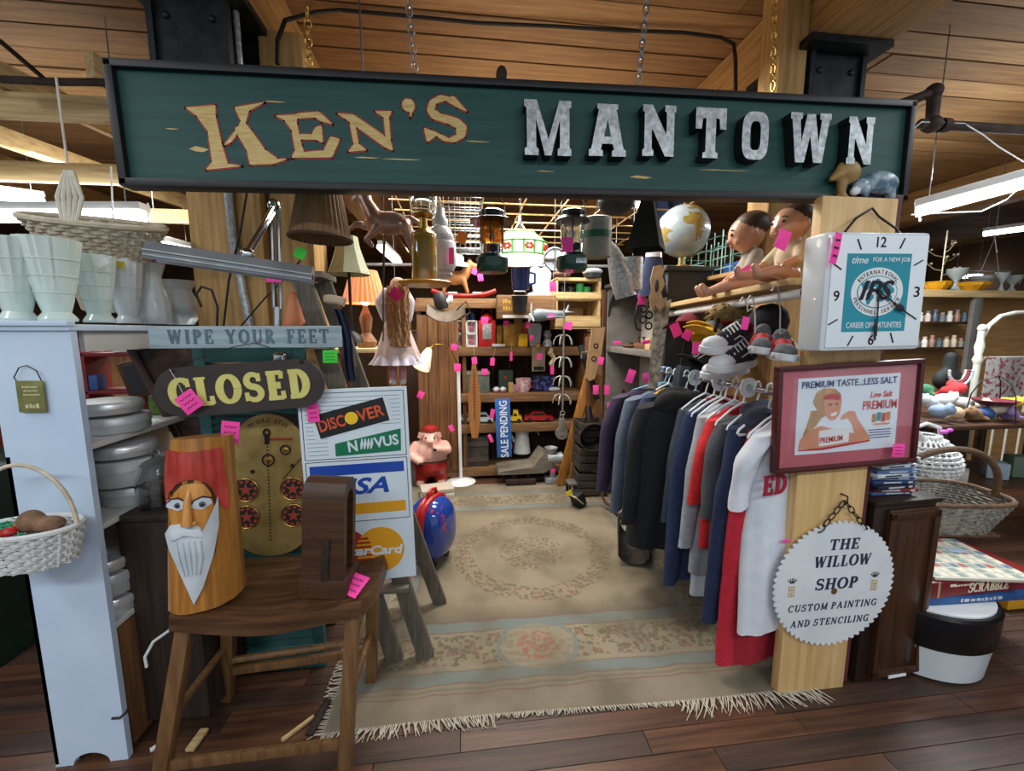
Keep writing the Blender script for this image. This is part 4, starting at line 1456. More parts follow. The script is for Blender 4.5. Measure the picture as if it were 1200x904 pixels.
def shutter(loc, rz, w_, h_, label, tilt=0.0):
 t = thing('louvered_shutter', label, 'shutter', loc, (tilt, 0, rz), 'green shutters')
 for sx in (-1, 1):
  MB(SHUT).box((sx * (w_ / 2 - .022), 0, h_ / 2), (.044, .03, h_), None, .004).build('stile', t)
 for zz in (.04, h_ * .47, h_ - .04):
  MB(SHUT).box((0, 0, zz), (w_ - .088, .028, .08), None, .004).build('rail', t)
 mb = MB(SHUT)
 for z0, z1 in ((.085, h_ * .47 - .045), (h_ * .47 + .045, h_ - .085)):
  n = int((z1 - z0) / .03)
  for i in range(n):
   mb.box((0, 0, z0 + (i + .5) * (z1 - z0) / n), (w_ - .09, .03, .006), (R(40), 0, 0))
 mb.build('slat', t)
 return t


shutter((-.835, 1.80, 0), R(0), .415, 1.46, 'dark green louvered shutter standing behind the gold pinball board', R(1))
t = thing('pinball_board', 'arched gold pinball board with star pockets leaning on the green shutter', 'game board', (-.772, 1.685, .60), (R(-3), R(1), 0))
BW, BH = .152, .58
arch = [(BW * math.cos(a), .13 + .13 * math.sin(a)) for a in [PI + PI * k / 16 for k in range(17)]] + [(BW * math.cos(a), BH - .19 + .19 * math.sin(a)) for a in [PI * k / 20 for k in range(21)]]
MB(wood('board_edge_x', '#2b1a10', '#4a3020', 'x', .5)).prism([(p * 1.07, q * 1.01 - .004) for p, q in arch], .0, .03).build('frame', t)
PGOLD = mat('pinball_gold', '#8a7440', '#b29a5e', .45, .2, 10)
MB(PGOLD).prism(arch, -.004, .004).build('playfield', t)
STARR = mat('star_red', '#a8483a', None, .5)
STARG = mat('star_dark', '#2a2a22', None, .5)
for cx, cz in ((-.088, .275), (.088, .275), (-.088, .165), (.088, .165)):
 pk = MB(STARG).tube([(cx, -.0055, cz), (cx, -.004, cz)], .05, 28)
 pk.m(BRASS).tube([(cx + .046 * math.cos(a), -.006, cz + .046 * math.sin(a)) for a in [2 * PI * k / 28 for k in range(28)]], .003, 6, close=True)
 pk.m(STARR)
 for k in range(10):
  a = 2 * PI * k / 10 + .15
  pk.prism([(cx + r_ * math.cos(a + da), cz + r_ * math.sin(a + da)) for r_, da in ((.03, -.18), (.041, -.2), (.041, .2), (.03, .18))], -.0068, -.005)
 star = [(cx + (.027 if k % 2 == 0 else .011) * math.sin(PI * k / 5), cz + (.027 if k % 2 == 0 else .011) * math.cos(PI * k / 5)) for k in range(10)]
 pk.m(STARR).prism(star, -.0072, -.005)
 pk.build('star_pocket', t)
mb = MB(INK)
for i in range(30):
 mb.ell((-.002, -.006,   .07 + .0135 * i), (.003, .004, .003), None, 6, 4)
for px_, pz_, rr in ((0, .395, .022), (.065, .435, .018), (.09, .37, .005), (-.06, .35, .005)):
 mb.tube([(px_ + rr * math.cos(a), -.007, pz_ + rr * math.sin(a)) for a in [2 * PI * k / 18 for k in range(18)]], .003, 5, close=True)
 mb.m(BRASS).ell((px_, -.005, pz_), (rr * .6, .003, rr * .6), None, 10, 6).m(INK)
for i in range(12):
 mb.ell((.055 + .006 * i, -.006, .32 + .007 * i), (.003, .004, .003), None, 6, 4)
mb.tube([(-.002, -.008, .46), (-.002, -.008, .5)], .009, 8).tube([(-.002 + .011 * math.cos(a), -.009, .505 + .014 * math.sin(a)) for a in [2 * PI * k / 16 for k in range(16)]], .004, 5, close=True)
mb.build('pin', t, kind='stuff')
mb = MB(INK)
arc_text(mb, 'M GOLD STAR', 0, BH - .19, .128, .165, 122, 54, .017, -.0042)
mb.build('lettering', t, smooth=False)
MB(REDP).box((.045, -.006, .478), (.09, .003, .008)).build('score_bar', t)

WP = thing('door_mat_sign', 'long weathered pale blue wooden plank sign about wiping feet', 'sign', (-.755, 1.60, 1.481), (0, R(-.2), 0))
PALE = wood('weathered_blue_x', '#7d929c', '#b3c2c8', 'x', .8, 7)
MB(PALE).box((0, 0, 0), (.64, .02, .078), None, .004).build('plank', WP)
MB(mat('slate_paint', '#4f636e', '#5f7682', .8, 0, 20)).serif('WIPE YOUR FEET', .535, .05, (.01, -.0102, .002), .22, .11, .07, .0015, 0, .3, 0, .85).build('lettering', WP, smooth=False)

CS = thing('closed_sign', 'dark brown round-ended sign with yellow letters hung below the plank sign', 'sign', at(282, 455, 1.56), (0, R(-3.8), 0))
CBR = mat('closed_brown', '#332c2b', '#3f3634', .7, 0, 8)
L2, H2 = .282, .088
rr = [(L2 - H2 + H2 * math.cos(a), H2 * math.sin(a)) for a in [-PI / 2 + PI * k / 16 for k in range(17)]] + [(-L2 + H2 + H2 * math.cos(a), H2 * math.sin(a)) for a in [PI / 2 + PI * k / 16 for k in range(17)]]
MB(CBR).prism(rr, 0, .016).build('board', CS)
YCR = mat('cream_yellow', '#d8d07c', '#c9c06a', .6, 0, 12)
MB(YCR).serif('CLOSED', .46, .098, (0, -.0003, .0), .3, .17, .09, .002, 0, .2).build('lettering', CS, smooth=False)
mb = MB(RUST)
q = CS.matrix_basis.inverted()
mb.tube([(-.21, -.004, .09), (-.01, .01, .145), (.06, .02, .155)], .0016, 5).tube([(.215, -.004, .09), (.1, .012, .14), (.06, .02, .155)], .0016, 5)
for sx in (-.21, .215):
 mb.ell((sx, -.002, .078), (.007, .004, .007), None, 8, 6)
mb.build('wire', CS)

CC = thing('card_sign', 'white enamel sign of three credit card marks leaning on the old stepladder', 'sign', (-.399, 1.60, .905), (R(-1.5), R(-1.2), R(2)))
ENAM = mat('enamel_white', '#d6e2ea', '#cbd8e2', .3, 0, 4)
SW_, SH_ = .395, .768
MB(ENAM).box((0, 0, 0), (SW_, .012, SH_), None, .003).build('plate', CC)
mb = MB(INK)
for z0, z1 in ((.118, .37), (-.135, .108)):
 for a, b in (((-.185, z0), (.185, z0)), ((-.185, z1), (.185, z1)), ((-.185, z0), (-.185, z1)), ((.185, z0), (.185, z1))):
  mb.bar((a[0], -.0064, a[1]), (b[0], -.0064, b[1]), .0022, .0012, (0, 1, 0))
for i in range(15):
 zz = .135 + .0155 * i
 mb.bar((-.175, -.0063, zz), (-.1 if i < 7 else .17, -.0063, zz), .0012, .0008, (0, 1, 0))
mb.build('printed_border', CC, smooth=False)
ra = R(13)


def card(mb, cx, cz, w_, h_, a, y0):
 M = Matrix.Translation((cx, 0, cz)) @ Matrix.Rotation(-a, 4, 'Y')
 return mb.prism([(-w_ / 2, -h_ / 2), (w_ / 2, -h_ / 2), (w_ / 2, h_ / 2), (-w_ / 2, h_ / 2)], y0, -.006, M)


mb = MB(ENAM)
mb.prism([(-.145, .19), (.145, .255), (.13, .35), (-.15, .28)], -.0072, -.006)
mb.m(BLACK)
card(mb, -.008, .272, .26, .092, ra, -.0082)
mb.m(mat('card_green', '#12714c', None, .4)).prism([(-.075, .128), (.165, .135), (.168, .222), (-.075, .176)], -.0082, -.006)
mb.build('card_panel', CC, smooth=False)
mb = MB(mat('card_orange', '#e0622a', '#c9402a', .4, 0, 12))
M_ = lambda x, z: (x * math.cos(ra) - .008, -.0084, x * math.sin(ra) + .272 + z)
mb.text('DISC', .095, .045, M_(-.075, 0), ra, .001, 0, .02).text('VER', .1, .045, M_(.07, 0), ra, .001, 0, .02)
mb.m(mat('sun_yellow', '#f2c320', None, .5)).tube([M_(-.002, 0), (M_(-.002, 0)[0], -.0092, M_(-.002, 0)[2])], .024, 24)
mb.m(ENAM).text('N', .034, .042, (-.012, -.0084, .163), R(5), .001, 0, .03).text('VUS', .092, .042, (.112, -.0084, .176), R(6), .001, 0, .03)
for i in range(4):
 mb.stroke([(.018 + .012 * i, .149), (.022 + .012 * i, .168), (.024 + .012 * i, .19)], [.004, .011, .004], -.0092, -.008)
mb.build('card_lettering', CC, smooth=False)
mb = MB(BLUE).box((0, -.0068, .073), (.345, .0016, .04))
mb.text('VISA', .215, .065, (.005, -.0066, .005), 0, .0012, .3, .03)
mb.m(YELLOW).box((0, -.0068, -.085), (.345, .0016, .042))
mb.build('middle_mark', CC, smooth=False)
mb = MB(REDP).tube([(-.068, -.0075, -.255), (-.068, -.006, -.255)], .092, 40)
mb.m(YELLOW).tube([(.066, -.0078, -.258), (.066, -.006, -.258)], .092, 40)
mb.m(REDP)
for i in range(7):
 hw = .022 * math.sqrt(max(0, 1 - ((i - 3) / 3.6) ** 2))
 mb.box((0 + hw * .2, -.0082, -.258 + (i - 3) * .017), (hw * 2 + .016, .0012, .008))
mb.m(ENAM).text('MasterCard', .295, .038, (.005, -.0084, -.257), R(-2), .0012, .15, .03)
mb.build('bottom_mark', CC, smooth=False)

# old stepladder carrying the card sign
LD = thing('wooden_stepladder', 'weathered grey wooden stepladder standing behind the card sign', 'ladder', (-.3, 1.9, 0))


def lr(a, b, w_, t_, nm, m=GREYW, up=(0, 1, 0)):
 a, b = Vector(a) - LD.location, Vector(b) - LD.location
 MB(m).bar(a, b, w_, t_, up, .004).build(nm, LD)


lr((-.18, 1.78, 0), (-.655, 1.86, 1.73), .075, .03, 'front_rail')
lr((-.32, 1.78, 0), (-.72, 1.86, 1.45), .075, .03, 'front_rail')
lr((-.135, 2.16, 0), (-.60, 1.96, 1.72), .07, .03, 'back_rail')
lr((-.29, 2.16, 0), (-.66, 1.97, 1.55), .06, .03, 'back_rail')
for k in range(1, 5):
 zz = .36 * k
 f = zz / 1.73
 lr((-.18 - .475 * f + .03, 1.78 + .08 * f, zz), (-.32 - .4 * zz / 1.45 - .03, 1.78 + .08 * f, zz), .09, .024, 'step', GREYX, (0, 0, 1))
lr((-.56, 1.93, 1.735), (-.76, 1.93, 1.735), .2, .025, 'top_cap', GREYX, (0, 0, 1))
# axe handle and cloth hanging at the ladder
t = thing('hammer_handle', 'pale turned wooden mallet hung on the side of the stepladder', 'mallet', at(392, 352, 1.83))
MB(mat('pale_turned', '#b39d84', '#cdb9a0', .6, 0, 10)).tube([(-.04, 0, .005), (-.02, 0, .004), (.01, 0, 0), (.04, 0, -.008)], [.016, .02, .018, .02], 12).build('head', t)
MB(BROWNZ).tube([(.01, 0, 0), (.03, .01, -.1), (.055, .02, -.28)], [.009, .011, .013], 10).build('handle', t)
o = MB(NAVY).surf(lambda u, v: (.03 * (u - .5) + .05 * v + .01 * math.sin(5 * v), .015 * math.sin(9 * u), -.3 * v), 7, 9, thick=.003).build('navy_cloth')
o.location = at(396, 362, 1.80)
info(o, 'dark navy cloth strip hanging on the stepladder', 'cloth')

# swing arm fluorescent desk lamp
DL = thing('desk_lamp', 'grey swing arm fluorescent desk lamp above the plank sign', 'lamp', (at(325, 383, 1.72).x, 1.72, 1.44))


def dl(px, py, Y):
 return at(px, py, Y) - DL.location


LAMPG = mat('lamp_grey', '#8d9398', '#a3a9ad', .35, .6, 12)
MB(CHROME).tube([dl(325, 395, 1.72), dl(325, 360, 1.72)], .014, 14).lathe([(0, -.06), (.03, -.06), (.03, -.03), (.016, -.02), (0, -.02)], n=18).build('base', DL)
mb = MB(CHROME)
for sx in (-4, 4):
 mb.tube([dl(325 + sx, 362, 1.72), dl(322 + sx, 244, 1.72)], .0075, 8)
mb.build('lower_arm', DL)
mb = MB(CHROME)
for d in (-.012, .012):
 mb.tube([dl(322, 243, 1.72) + Vector((0, d, 0)), dl(290, 297, 1.5) + Vector((0, d, 0))], .007, 8)
mb.build('upper_arm', DL)
mb = MB(CHROME)
mb.ell(dl(321, 241, 1.72), (.022, .02, .026), None, 14, 10).ell(dl(290, 298, 1.5), (.022, .02, .02), None, 14, 10).tube([dl(290, 298, 1.5), dl(290, 312, 1.48)], .012, 10)
mb.build('joint', DL)
A, B_ = dl(176, 293, 1.4), dl(367, 322, 1.5)
ax = (B_ - A).normalized()
up = Vector((0, 0, 1))
sd = ax.cross(up).normalized()
upp = sd.cross(ax)
prof = [(-.045, -.03), (-.05, -.012), (-.03, .022), (.03, .022), (.05, -.012), (.045, -.03), (.04, -.012), (.02, .0), (-.02, .0), (-.04, -.012)]
mb = MB(LAMPG)
rows = [[mb.bm.verts.new(P + sd * x + upp * z) for x, z in prof] for P in (A, B_)]
for k in range(len(prof)):
 mb.bm.faces.new((rows[0][k], rows[0][(k + 1) % len(prof)], rows[1][(k + 1) % len(prof)], rows[1][k]))
mb.bm.faces.new(rows[0][::-1])
mb.bm.faces.new(rows[1])
bmesh.ops.recalc_face_normals(mb.bm, faces=mb.bm.faces[:])
mb._mark(mb.bm.faces)
mb.build('lamp_head', DL)
mb = MB(LAMPG)
for z_ in (-.006, -.02):
 mb.bar(A + sd * -.0 + upp * z_ + sd * .051, B_ + upp * z_ + sd * .051, .003, .004, upp)
mb.pieces('ridge', DL)
mb = MB(WHITEPL)
mb.tube([A + upp * -.014 + ax * .03 + sd * .014, B_ + upp * -.014 - ax * .03 + sd * .014], .011, 10)
mb.tube([A + upp * -.014 + ax * .03 - sd * .014, B_ + upp * -.014 - ax * .03 - sd * .014], .011, 10)
mb.pieces('tube', DL)

# tags on the left side
tag(222, 471, 1.535, .068, .068, 'pink price tag hanging from a string on the closed sign', R(-35), string=(.02, .09))
tag(270, 507, 1.55, .06, .08, 'pink price tag taped to the top edge of the gold pinball board', R(8))
tag(222, 524, 1.36, .1, .022, 'pink price tag lying on top of the carved log', R(4), ink=False)
tag(367, 484, 1.585, .042, .07, 'pink price tag stuck on the corner of the card sign', R(-3))
tag(416, 686, 1.36, .075, .075, 'pink price tag lying on the stool seat', R(0), pitch=R(-62), yaw=R(-35))
tag(387, 418, 1.57, .05, .046, 'lime green price tag below the end of the plank sign', R(0), LIME)
tag(321, 326, 1.70, .055, .03, 'pink price tag wrapped round the arm of the desk lamp', R(0), ink=False)
tag(352, 297, 1.73, .04, .04, 'lime green tag behind the brown lampshade', R(25), LIME, ink=False)
# clutter on the floor under the stool
for i, (a, b, wd, lb) in enumerate(((atz(222, 880, .012), atz(240, 855, .012), .03, 'short pale wood strip lying under the stool'), (atz(176, 880, .008), atz(198, 866, .008), .012, 'white plastic strip on the floor beside the stool'), (atz(330, 868, .01), atz(368, 840, .01), .012, 'thin pale stick lying under the stool'), (atz(362, 862, .02), atz(384, 820, .02), .03, 'dark board end lying under the rug corner'))):
 info(MB((RAWW, WHITEPL, RAWW, DARKC)[i]).bar(a, b, wd, .012, bev=.002).build('wood_strip'), lb, 'strip')
info(MB(WHITEPL).tube([at(200, 738, 1.45), at(180, 752, 1.45), at(170, 770, 1.45), at(172, 782, 1.45)], .005, 6).build('white_wire'), 'curl of white wire hanging from the stool seat', 'wire')

# ------------------------------------------------------------------ STALL: rug
def rug_material():
 m = bpy.data.materials.new('woven_rug')
 m.use_nodes = True
 nt = m.node_tree
 N, L = nt.nodes.new, nt.links.new
 b = nt.nodes['Principled BSDF']
 b.inputs['Roughness'].default_value = .95
 tc = N('ShaderNodeTexCoord')
 sp = N('ShaderNodeSeparateXYZ')
 nzw = N('ShaderNodeTexNoise')
 nzw.inputs['Scale'].default_value = 7
 add = N('ShaderNodeVectorMath')
 add.operation = 'MULTIPLY_ADD'
 add.inputs[1].default_value = (.045, .045, 0)
 L(tc.outputs['Object'], nzw.inputs[0])
 L(nzw.outputs['Color'], add.inputs[0])
 L(tc.outputs['Object'], add.inputs[2])
 L(add.outputs[0], sp.inputs[0])

 def M(op, a, b_=None, c=None):
  n = N('ShaderNodeMath')
  n.operation = op
  for i, v in enumerate((a, b_, c)):
   if v is None:
    continue
   if isinstance(v, (int, float)):
    n.inputs[i].default_value = v
   else:
    L(v, n.inputs[i])
  return n.outputs[0]

 def mixc(f, a, c):
  n = N('ShaderNodeMix')
  n.data_type = 'RGBA'
  for k, v in ((0, f), (6, a), (7, c)):
   if isinstance(v, tuple):
    n.inputs[k].default_value = v
   elif isinstance(v, (int, float)):
    n.inputs[k].default_value = v
   else:
    L(v, n.inputs[k])
  return n.outputs[2]
 X, Y = sp.outputs[0], sp.outputs[1]
 dx = M('SUBTRACT', 1.0, M('ABSOLUTE', X))
 dy = M('SUBTRACT', 1.25, M('ABSOLUTE', Y))
 d = M('MINIMUM', M('MULTIPLY', dx, 2.1), dy)
 cr = N('ShaderNodeValToRGB')
 e = cr.color_ramp
 e.interpolation = 'LINEAR'
 BE, TAN, BL, RO, CRM = lin('#857b69'), lin('#746a59'), lin('#727b77'), lin('#76594f'), lin('#8d846f')
 stops = [(0, BE), (.14, BE), (.145, RO), (.155, CRM), (.165, TAN), (.185, CRM), (.19, RO), (.2, BL), (.25, BL), (.255, RO), (.262, CRM), (.49, CRM), (.497, RO), (.505, BL), (.57, BL), (.577, RO), (.59, TAN), (.7, lin('#8b806b'))]
 while len(e.elements) < len(stops):
  e.elements.new(.5)
 for el, (p, c) in zip(e.elements, stops):
  el.position = p
  el.color = c
 L(d, cr.inputs[0])
 col = cr.outputs[0]
 # flowers of the border band
 vo = N('ShaderNodeTexVoronoi')
 vo.inputs['Scale'].default_value = 34
 L(add.outputs[0], vo.inputs[0])
 fl = M('LESS_THAN', vo.outputs['Distance'], .52)
 band = M('MULTIPLY', M('GREATER_THAN', d, .285), M('LESS_THAN', d, .475))
 nz = N('ShaderNodeTexNoise')
 nz.inputs['Scale'].default_value = 17
 L(tc.outputs['Object'], nz.inputs[0])
 hue = N('ShaderNodeValToRGB')
 hue.color_ramp.interpolation = 'CONSTANT'
 hs = [(0, lin('#7a4a3e')), (.42, lin('#525640')), (.5, lin('#62543a')), (.56, lin('#8a5a50')), (.64, lin('#525c54'))]
 while len(hue.color_ramp.elements) < len(hs):
  hue.color_ramp.elements.new(.5)
 for el, (p, c) in zip(hue.color_ramp.elements, hs):
  el.position = p
  el.color = c
 L(nz.outputs[0], hue.inputs[0])
 gate = M('GREATER_THAN', nz.outputs[0], .4)
 col = mixc(M('MULTIPLY', M('MULTIPLY', M('MULTIPLY', fl, band), gate), .75), col, hue.outputs[0])
 # wreath of the middle medallion and the oval in the front border
 def oval(cx, cy, rx, ry, r0, r1):
  q = M('SQRT', M('ADD', M('POWER', M('DIVIDE', M('SUBTRACT', X, cx), rx), 2), M('POWER', M('DIVIDE', M('SUBTRACT', Y, cy), ry), 2)))
  return M('MULTIPLY', M('GREATER_THAN', q, r0), M('LESS_THAN', q, r1))
 vo2 = N('ShaderNodeTexVoronoi')
 vo2.inputs['Scale'].default_value = 38
 L(add.outputs[0], vo2.inputs[0])
 sprig = M('LESS_THAN', vo2.outputs['Distance'], .5)
 ring = M('ADD', oval(.0, -.02, .5, .5, .8, 1.05), M('MULTIPLY', oval(0, -.02, .3, .3, .0, .75), gate))
 col = mixc(M('MULTIPLY', M('MULTIPLY', sprig, ring), .68), col, hue.outputs[0])
 ov = oval(-.1, -.87, .2, .17, .86, 1.0)
 col = mixc(M('MULTIPLY', ov, .8), col, BL)
 ov2 = oval(-.1, -.87, .2, .17, 0, .86)
 col = mixc(M('MULTIPLY', ov2, .55), col, CRM)
 col = mixc(M('MULTIPLY', M('MULTIPLY', oval(-.1, -.87, .1, .09, 0, 1), sprig), .8), col, lin('#96604f'))
 # wear: large soft stains that belong to the pile, plus fine pile
 st = N('ShaderNodeTexNoise')
 st.inputs['Scale'].default_value = 3.2
 st.inputs['Detail'].default_value = 5
 L(tc.outputs['Object'], st.inputs[0])
 sr = N('ShaderNodeValToRGB')
 sr.color_ramp.elements[0].position, sr.color_ramp.elements[1].position = .42, .66
 sr.color_ramp.elements[0].color, sr.color_ramp.elements[1].color = (0, 0, 0, 1), (1, 1, 1, 1)
 L(st.outputs[0], sr.inputs[0])
 col = mixc(M('MULTIPLY', sr.outputs[0], .75), col, lin('#5f5645'))
 pl = N('ShaderNodeTexNoise')
 pl.inputs['Scale'].default_value = 160
 L(tc.outputs['Object'], pl.inputs[0])
 col = mixc(M('MULTIPLY', pl.outputs[0], .25), col, lin('#4f4636'))
 L(col, b.inputs['Base Color'])
 bp = N('ShaderNodeBump')
 bp.inputs['Strength'].default_value = .4
 bp.inputs['Distance'].default_value = .006
 L(pl.outputs[0], bp.inputs['Height'])
 L(bp.outputs[0], b.inputs['Normal'])
 return m


RG = thing('area_rug', 'large worn beige floral rug with white fringe covering the stall floor', 'rug', (.48, 2.68, 0), (0, 0, R(-.8)))
mb = MB(rug_material())
mb.surf(lambda u, v: (-1 + 2 * u, -1.25 + 2.5 * v + .012 * math.sin(6 * u) * (1 - v), .007 + .0025 * math.sin(5 * u + 7 * v) * math.sin(9 * v)), 40, 48, thick=-.006)
mb.build('pile', RG)
mb = MB(mat('fringe_white', '#c9c2b2', '#aaa292', .9, 0, 30))
for i in range(300):
 x = -1 + 2 * (i + random.random()) / 300
 L_ = random.uniform(.025, .055) * (1.5 if x > .45 else 1) * (.35 if -.35 < x < .4 else 1)
 a = random.uniform(-.6, .6) + .5 * math.sin(x * 9)
 y0 = -1.25 + .012 * math.sin(6 * (x + 1) / 2)
 mb.tube([(x, y0 + .005, .006), (x + L_ * .5 * a, y0 - L_ * .55, .006 + random.random() * .006), (x + L_ * a + .006 * math.sin(i), y0 - L_, .004)], [.0024, .0022, .0012], 4)
for i in range(60):
 yv = -1.25 + .5 * i / 60
 mb.tube([(-.995, yv, .006), (-1.02 - .02 * random.random(), yv + random.uniform(-.01, .01), .006), (-1.05, yv + random.uniform(-.02, .02), .004)], .002, 4)
mb.build('fringe', RG, kind='stuff')

# ------------------------------------------------------------------ hanging rod lattice over the stall, lamps
LT = thing('rod_lattice', 'lattice of thin tan rods hung flat over the stall for hanging goods', 'rack', (.62, 3.1, 2.41))
RODM = mat('rod_tan', '#a8875a', '#c9ab7c', .4, .5, 12)
mb = MB(RODM)
for i in range(11):
 mb.tube([(-1.1, -1.25 + .25 * i, 0), (1.1, -1.25 + .25 * i, 0)], .006, 6)
mb.pieces('cross_rod', LT)
mb = MB(RODM)
for i in range(8):
 mb.tube([(-1.05 + .3 * i, -1.3, .012), (-1.05 + .3 * i, 1.3, .012)], .006, 6)
mb.pieces('long_rod', LT)
mb = MB(STEEL)
for sx in (-1, 1):
 for sy in (-1.2, 1.2):
  mb.tube([(sx, sy, 0), (sx, sy, CZ - 2.41)], .004, 6)
mb.pieces('hanger_wire', LT)
info(MB(GALV).tube([(-.9, 4.3, 2.15), (2.6, 4.3, 2.19)], .016, 8).build('conduit_pipe'), 'galvanised pipe crossing behind the hanging lanterns', 'pipe')


def fixture(a, b, label, two=True, r=.015):
 a, b = Vector(a), Vector(b)
 t = thing('fluorescent_fixture', label, 'light', (a + b) / 2, (0, 0, 0), 'fluorescent ceiling lights')
 d = (b - a) / 2
 s = d.cross(Vector((0, 0, 1))).normalized()
 MB(SHG).bar(-d, d, .085, .04, (0, 0, 1), .006).build('housing', t)
 mb = MB(TUBE)
 for k in ((-.025, .025) if two else (0,)):
  mb.tube([-d * .97 + s * k + Vector((0, 0, -.045)), d * .97 + s * k + Vector((0, 0, -.045))], r, 8)
 mb.pieces('tube', t)
 mb = MB(STEEL)
 for k in (-.8, .8):
  p = d * k
  mb.tube([p + Vector((0, 0, .02)), p + Vector((0, 0, CZ - t.location.z - p.z))], .003, 5)
 mb.pieces('hanger_wire', t)
 return t


fixture(at(-60, 243, 2.6), at(170, 243, 2.6), 'long fluorescent light nearest the milk glass vases on the left', r=.028)
fixture(at(-80, 213, 3.1), at(48, 228, 3.6), 'fluorescent light slanting away at the upper left edge of the photo', r=.022)
fixture(at(178, 277, 3.3), at(222, 288, 4.0), 'short-looking fluorescent light beside the left timber column', r=.022)
fixture(at(1072, 240, 2.15), at(1260, 188, 1.75), 'long fluorescent light on the right beyond the clock', r=.022)
fixture(at(1152, 270, 4.2), at(1210, 262, 3.9), 'fluorescent light far back at the right edge', r=.02)
fixture(at(1118, 322, 6.8), at(1150, 320, 6.4), 'small distant fluorescent light low behind the right glassware', r=.03)
fixture(at(447, 284, 4.6), at(466, 303, 5.6), 'fluorescent light far back beside the copper horse', r=.03)
fixture(at(745, 236, 3.6), at(775, 230, 3.5), 'fluorescent light just under the sign above the dark cone', r=.02)
for k, (px, y0, y1, Y) in enumerate(((130, 195, 272, 2.5), (173, 238, 296, 2.5), (1075, 240, 258, 2.15), (1165, 275, 295, 4.1))):
 o = MB(WHITEPL).tube([at(px, y0, Y), at(px + 3, y1, Y)], .004, 6).ell(at(px + 3, y1, Y), (.007, .007, .012), None, 8, 6).build('pull_cord')
 info(o, ('white pull cord hanging left of the long left light', 'white pull cord at the inner end of the long left light', 'short white pull cord at the end of the long right light', 'white pull cord under the far right light')[k], 'cord')


# ------------------------------------------------------------------ lanterns hanging under the sign
LGRN = mat('lantern_green', '#12382f', '#1a463b', .3, .2, 10, coat=.4)
AMB = mat('amber_glass', '#d08a12', None, .08, trans=.75, alpha=.9)
AMBL = mat('amber_oil', '#c9921e', '#b57a12', .2, 0, 6)


def lantern(px, py, Y, label, tank, globe, cap, H_=.33, wide=.1):
 p = at(px, py, Y)
 t = thing('camp_lantern', label, 'lantern', p, group='camping lanterns')
 t.scale = (.95, .95, .9)
 MB(tank).lathe([(0, 0), (.066, 0), (.075, .012), (.075, .07), (.06, .088), (0, .09)], n=30).build('fuel_tank', t)
 MB(CHROME).lathe([(.03, .088), (.05, .09), (.05, .135), (.035, .14), (0, .14)], n=24).build('collar', t)
 mb = MB(STEELD).tube([(.0, -.05, .108), (.0, -.075, .108)], .014, 12).ell((0, -.08, .108), (.018, .008, .018), None, 12, 8)
 mb.build('valve_knob', t)
 MB(globe).lathe([(.05, .142), (.056, .16), (.056, .23), (.05, .245), (.048, .245), (.053, .23), (.053, .16), (.048, .142)], n=30).build('globe', t)
 mb = MB(BLACK)
 for k in range(6):
  a = k * PI / 3 + .3
  mb.tube([(.059 * math.cos(a), .059 * math.sin(a), .14), (.059 * math.cos(a), .059 * math.sin(a), .246)], .0025, 5)
 mb.build('guard_wire', t)
 mb = MB(cap).lathe([(wide, .243), (wide * 1.02, .249), (.066, .268), (.06, .272), (.06, .292), (.052, .3), (.03, .305), (0, .307)], n=32)
 mb.lathe([(0, .242), (wide * .96, .243), (wide, .243)], n=32)
 mb.build('vent_cap', t)
 MB(WHITEPL).ell((0, 0, .185), (.012, .012, .02), None, 10, 8).build('mantle', t)
 MB(STEEL).tube([(0, 0, .38), (0, 0, (2.41 - p.z) / .9)], .003, 6).build('hook', t)
 MB(STEEL).tube([(-.06, 0, .25)] + [(-.062 * math.cos(a), 0, .3 + .085 * math.sin(a)) for a in [PI * k / 12 for k in range(13)]] + [(.06, 0, .25)], .0028, 6).build('bail_handle', t)
 return t


l2 = lantern(577, 320, 1.93, 'green camping lantern with amber globe, in the middle of the hanging lanterns', LGRN, AMB, mat('cap_black_enamel', '#0d1513', None, .25, coat=.5), wide=.104)
MB(REDP).prism([(-.03, .095), (.02, .095), (.02, .13), (-.03, .13)], -.054, -.05).build('red_label', l2)
l3 = lantern(670, 318, 1.93, 'green camping lantern with clear globe and pink tag beside the grey drum', LGRN, GLASS, mat('cap_black', '#14171a', None, .3), wide=.082)
MB(GALV).prism([(-.0, .03), (.05, .03), (.05, .055), (-.0, .055)], -.076, -.0745).build('nameplate', l3)
t = thing('oil_lamp', 'chrome and amber oil lamp with mushroom cap hanging at the left of the lanterns', 'lamp', at(498, 330, 2.0), group=None)
MB(AMBL).lathe([(0, 0), (.052, 0), (.055, .006), (.055, .19), (.05, .2), (0, .2)], n=28).build('oil_font', t)
MB(GLASS).lathe([(.058, .0), (.058, .205), (.05, .22), (.048, .22), (.056, .203), (.056, .0)], n=28).build('glass_sleeve', t)
mb = MB(BRASS).lathe([(0, .2), (.05, .2), (.05, .21), (.02, .235), (.016, .28), (.045, .295), (.045, .3), (0, .3)], n=24)
mb.build('burner', t)
MB(GLASS).lathe([(.058, .3), (.06, .31), (.06, .39), (.057, .395), (.056, .31), (.055, .3)], n=28).build('chimney', t)
MB(mat('brown_enamel', '#3f2014', '#2c150d', .25, 0, 6, coat=.5)).lathe([(0, .398), (.09, .396), (.088, .41), (.07, .44), (.04, .458), (0, .463)], n=30).build('cap', t)
MB(mat('amber_plate', '#b5761c', '#c98a2a', .3, 0, 8)).lathe([(0, -.02), (.11, -.02), (.125, -.006), (.12, -.002), (0, -.004)], n=30).build('tray', t)
MB(STEEL).tube([(0, 0, .46), (0, 0, .62)], .003, 6).build('hook', t)
t = thing('white_lantern', 'white enamel lantern jar with ribbed foot behind the amber oil lamp', 'lantern', at(517, 326, 2.25))
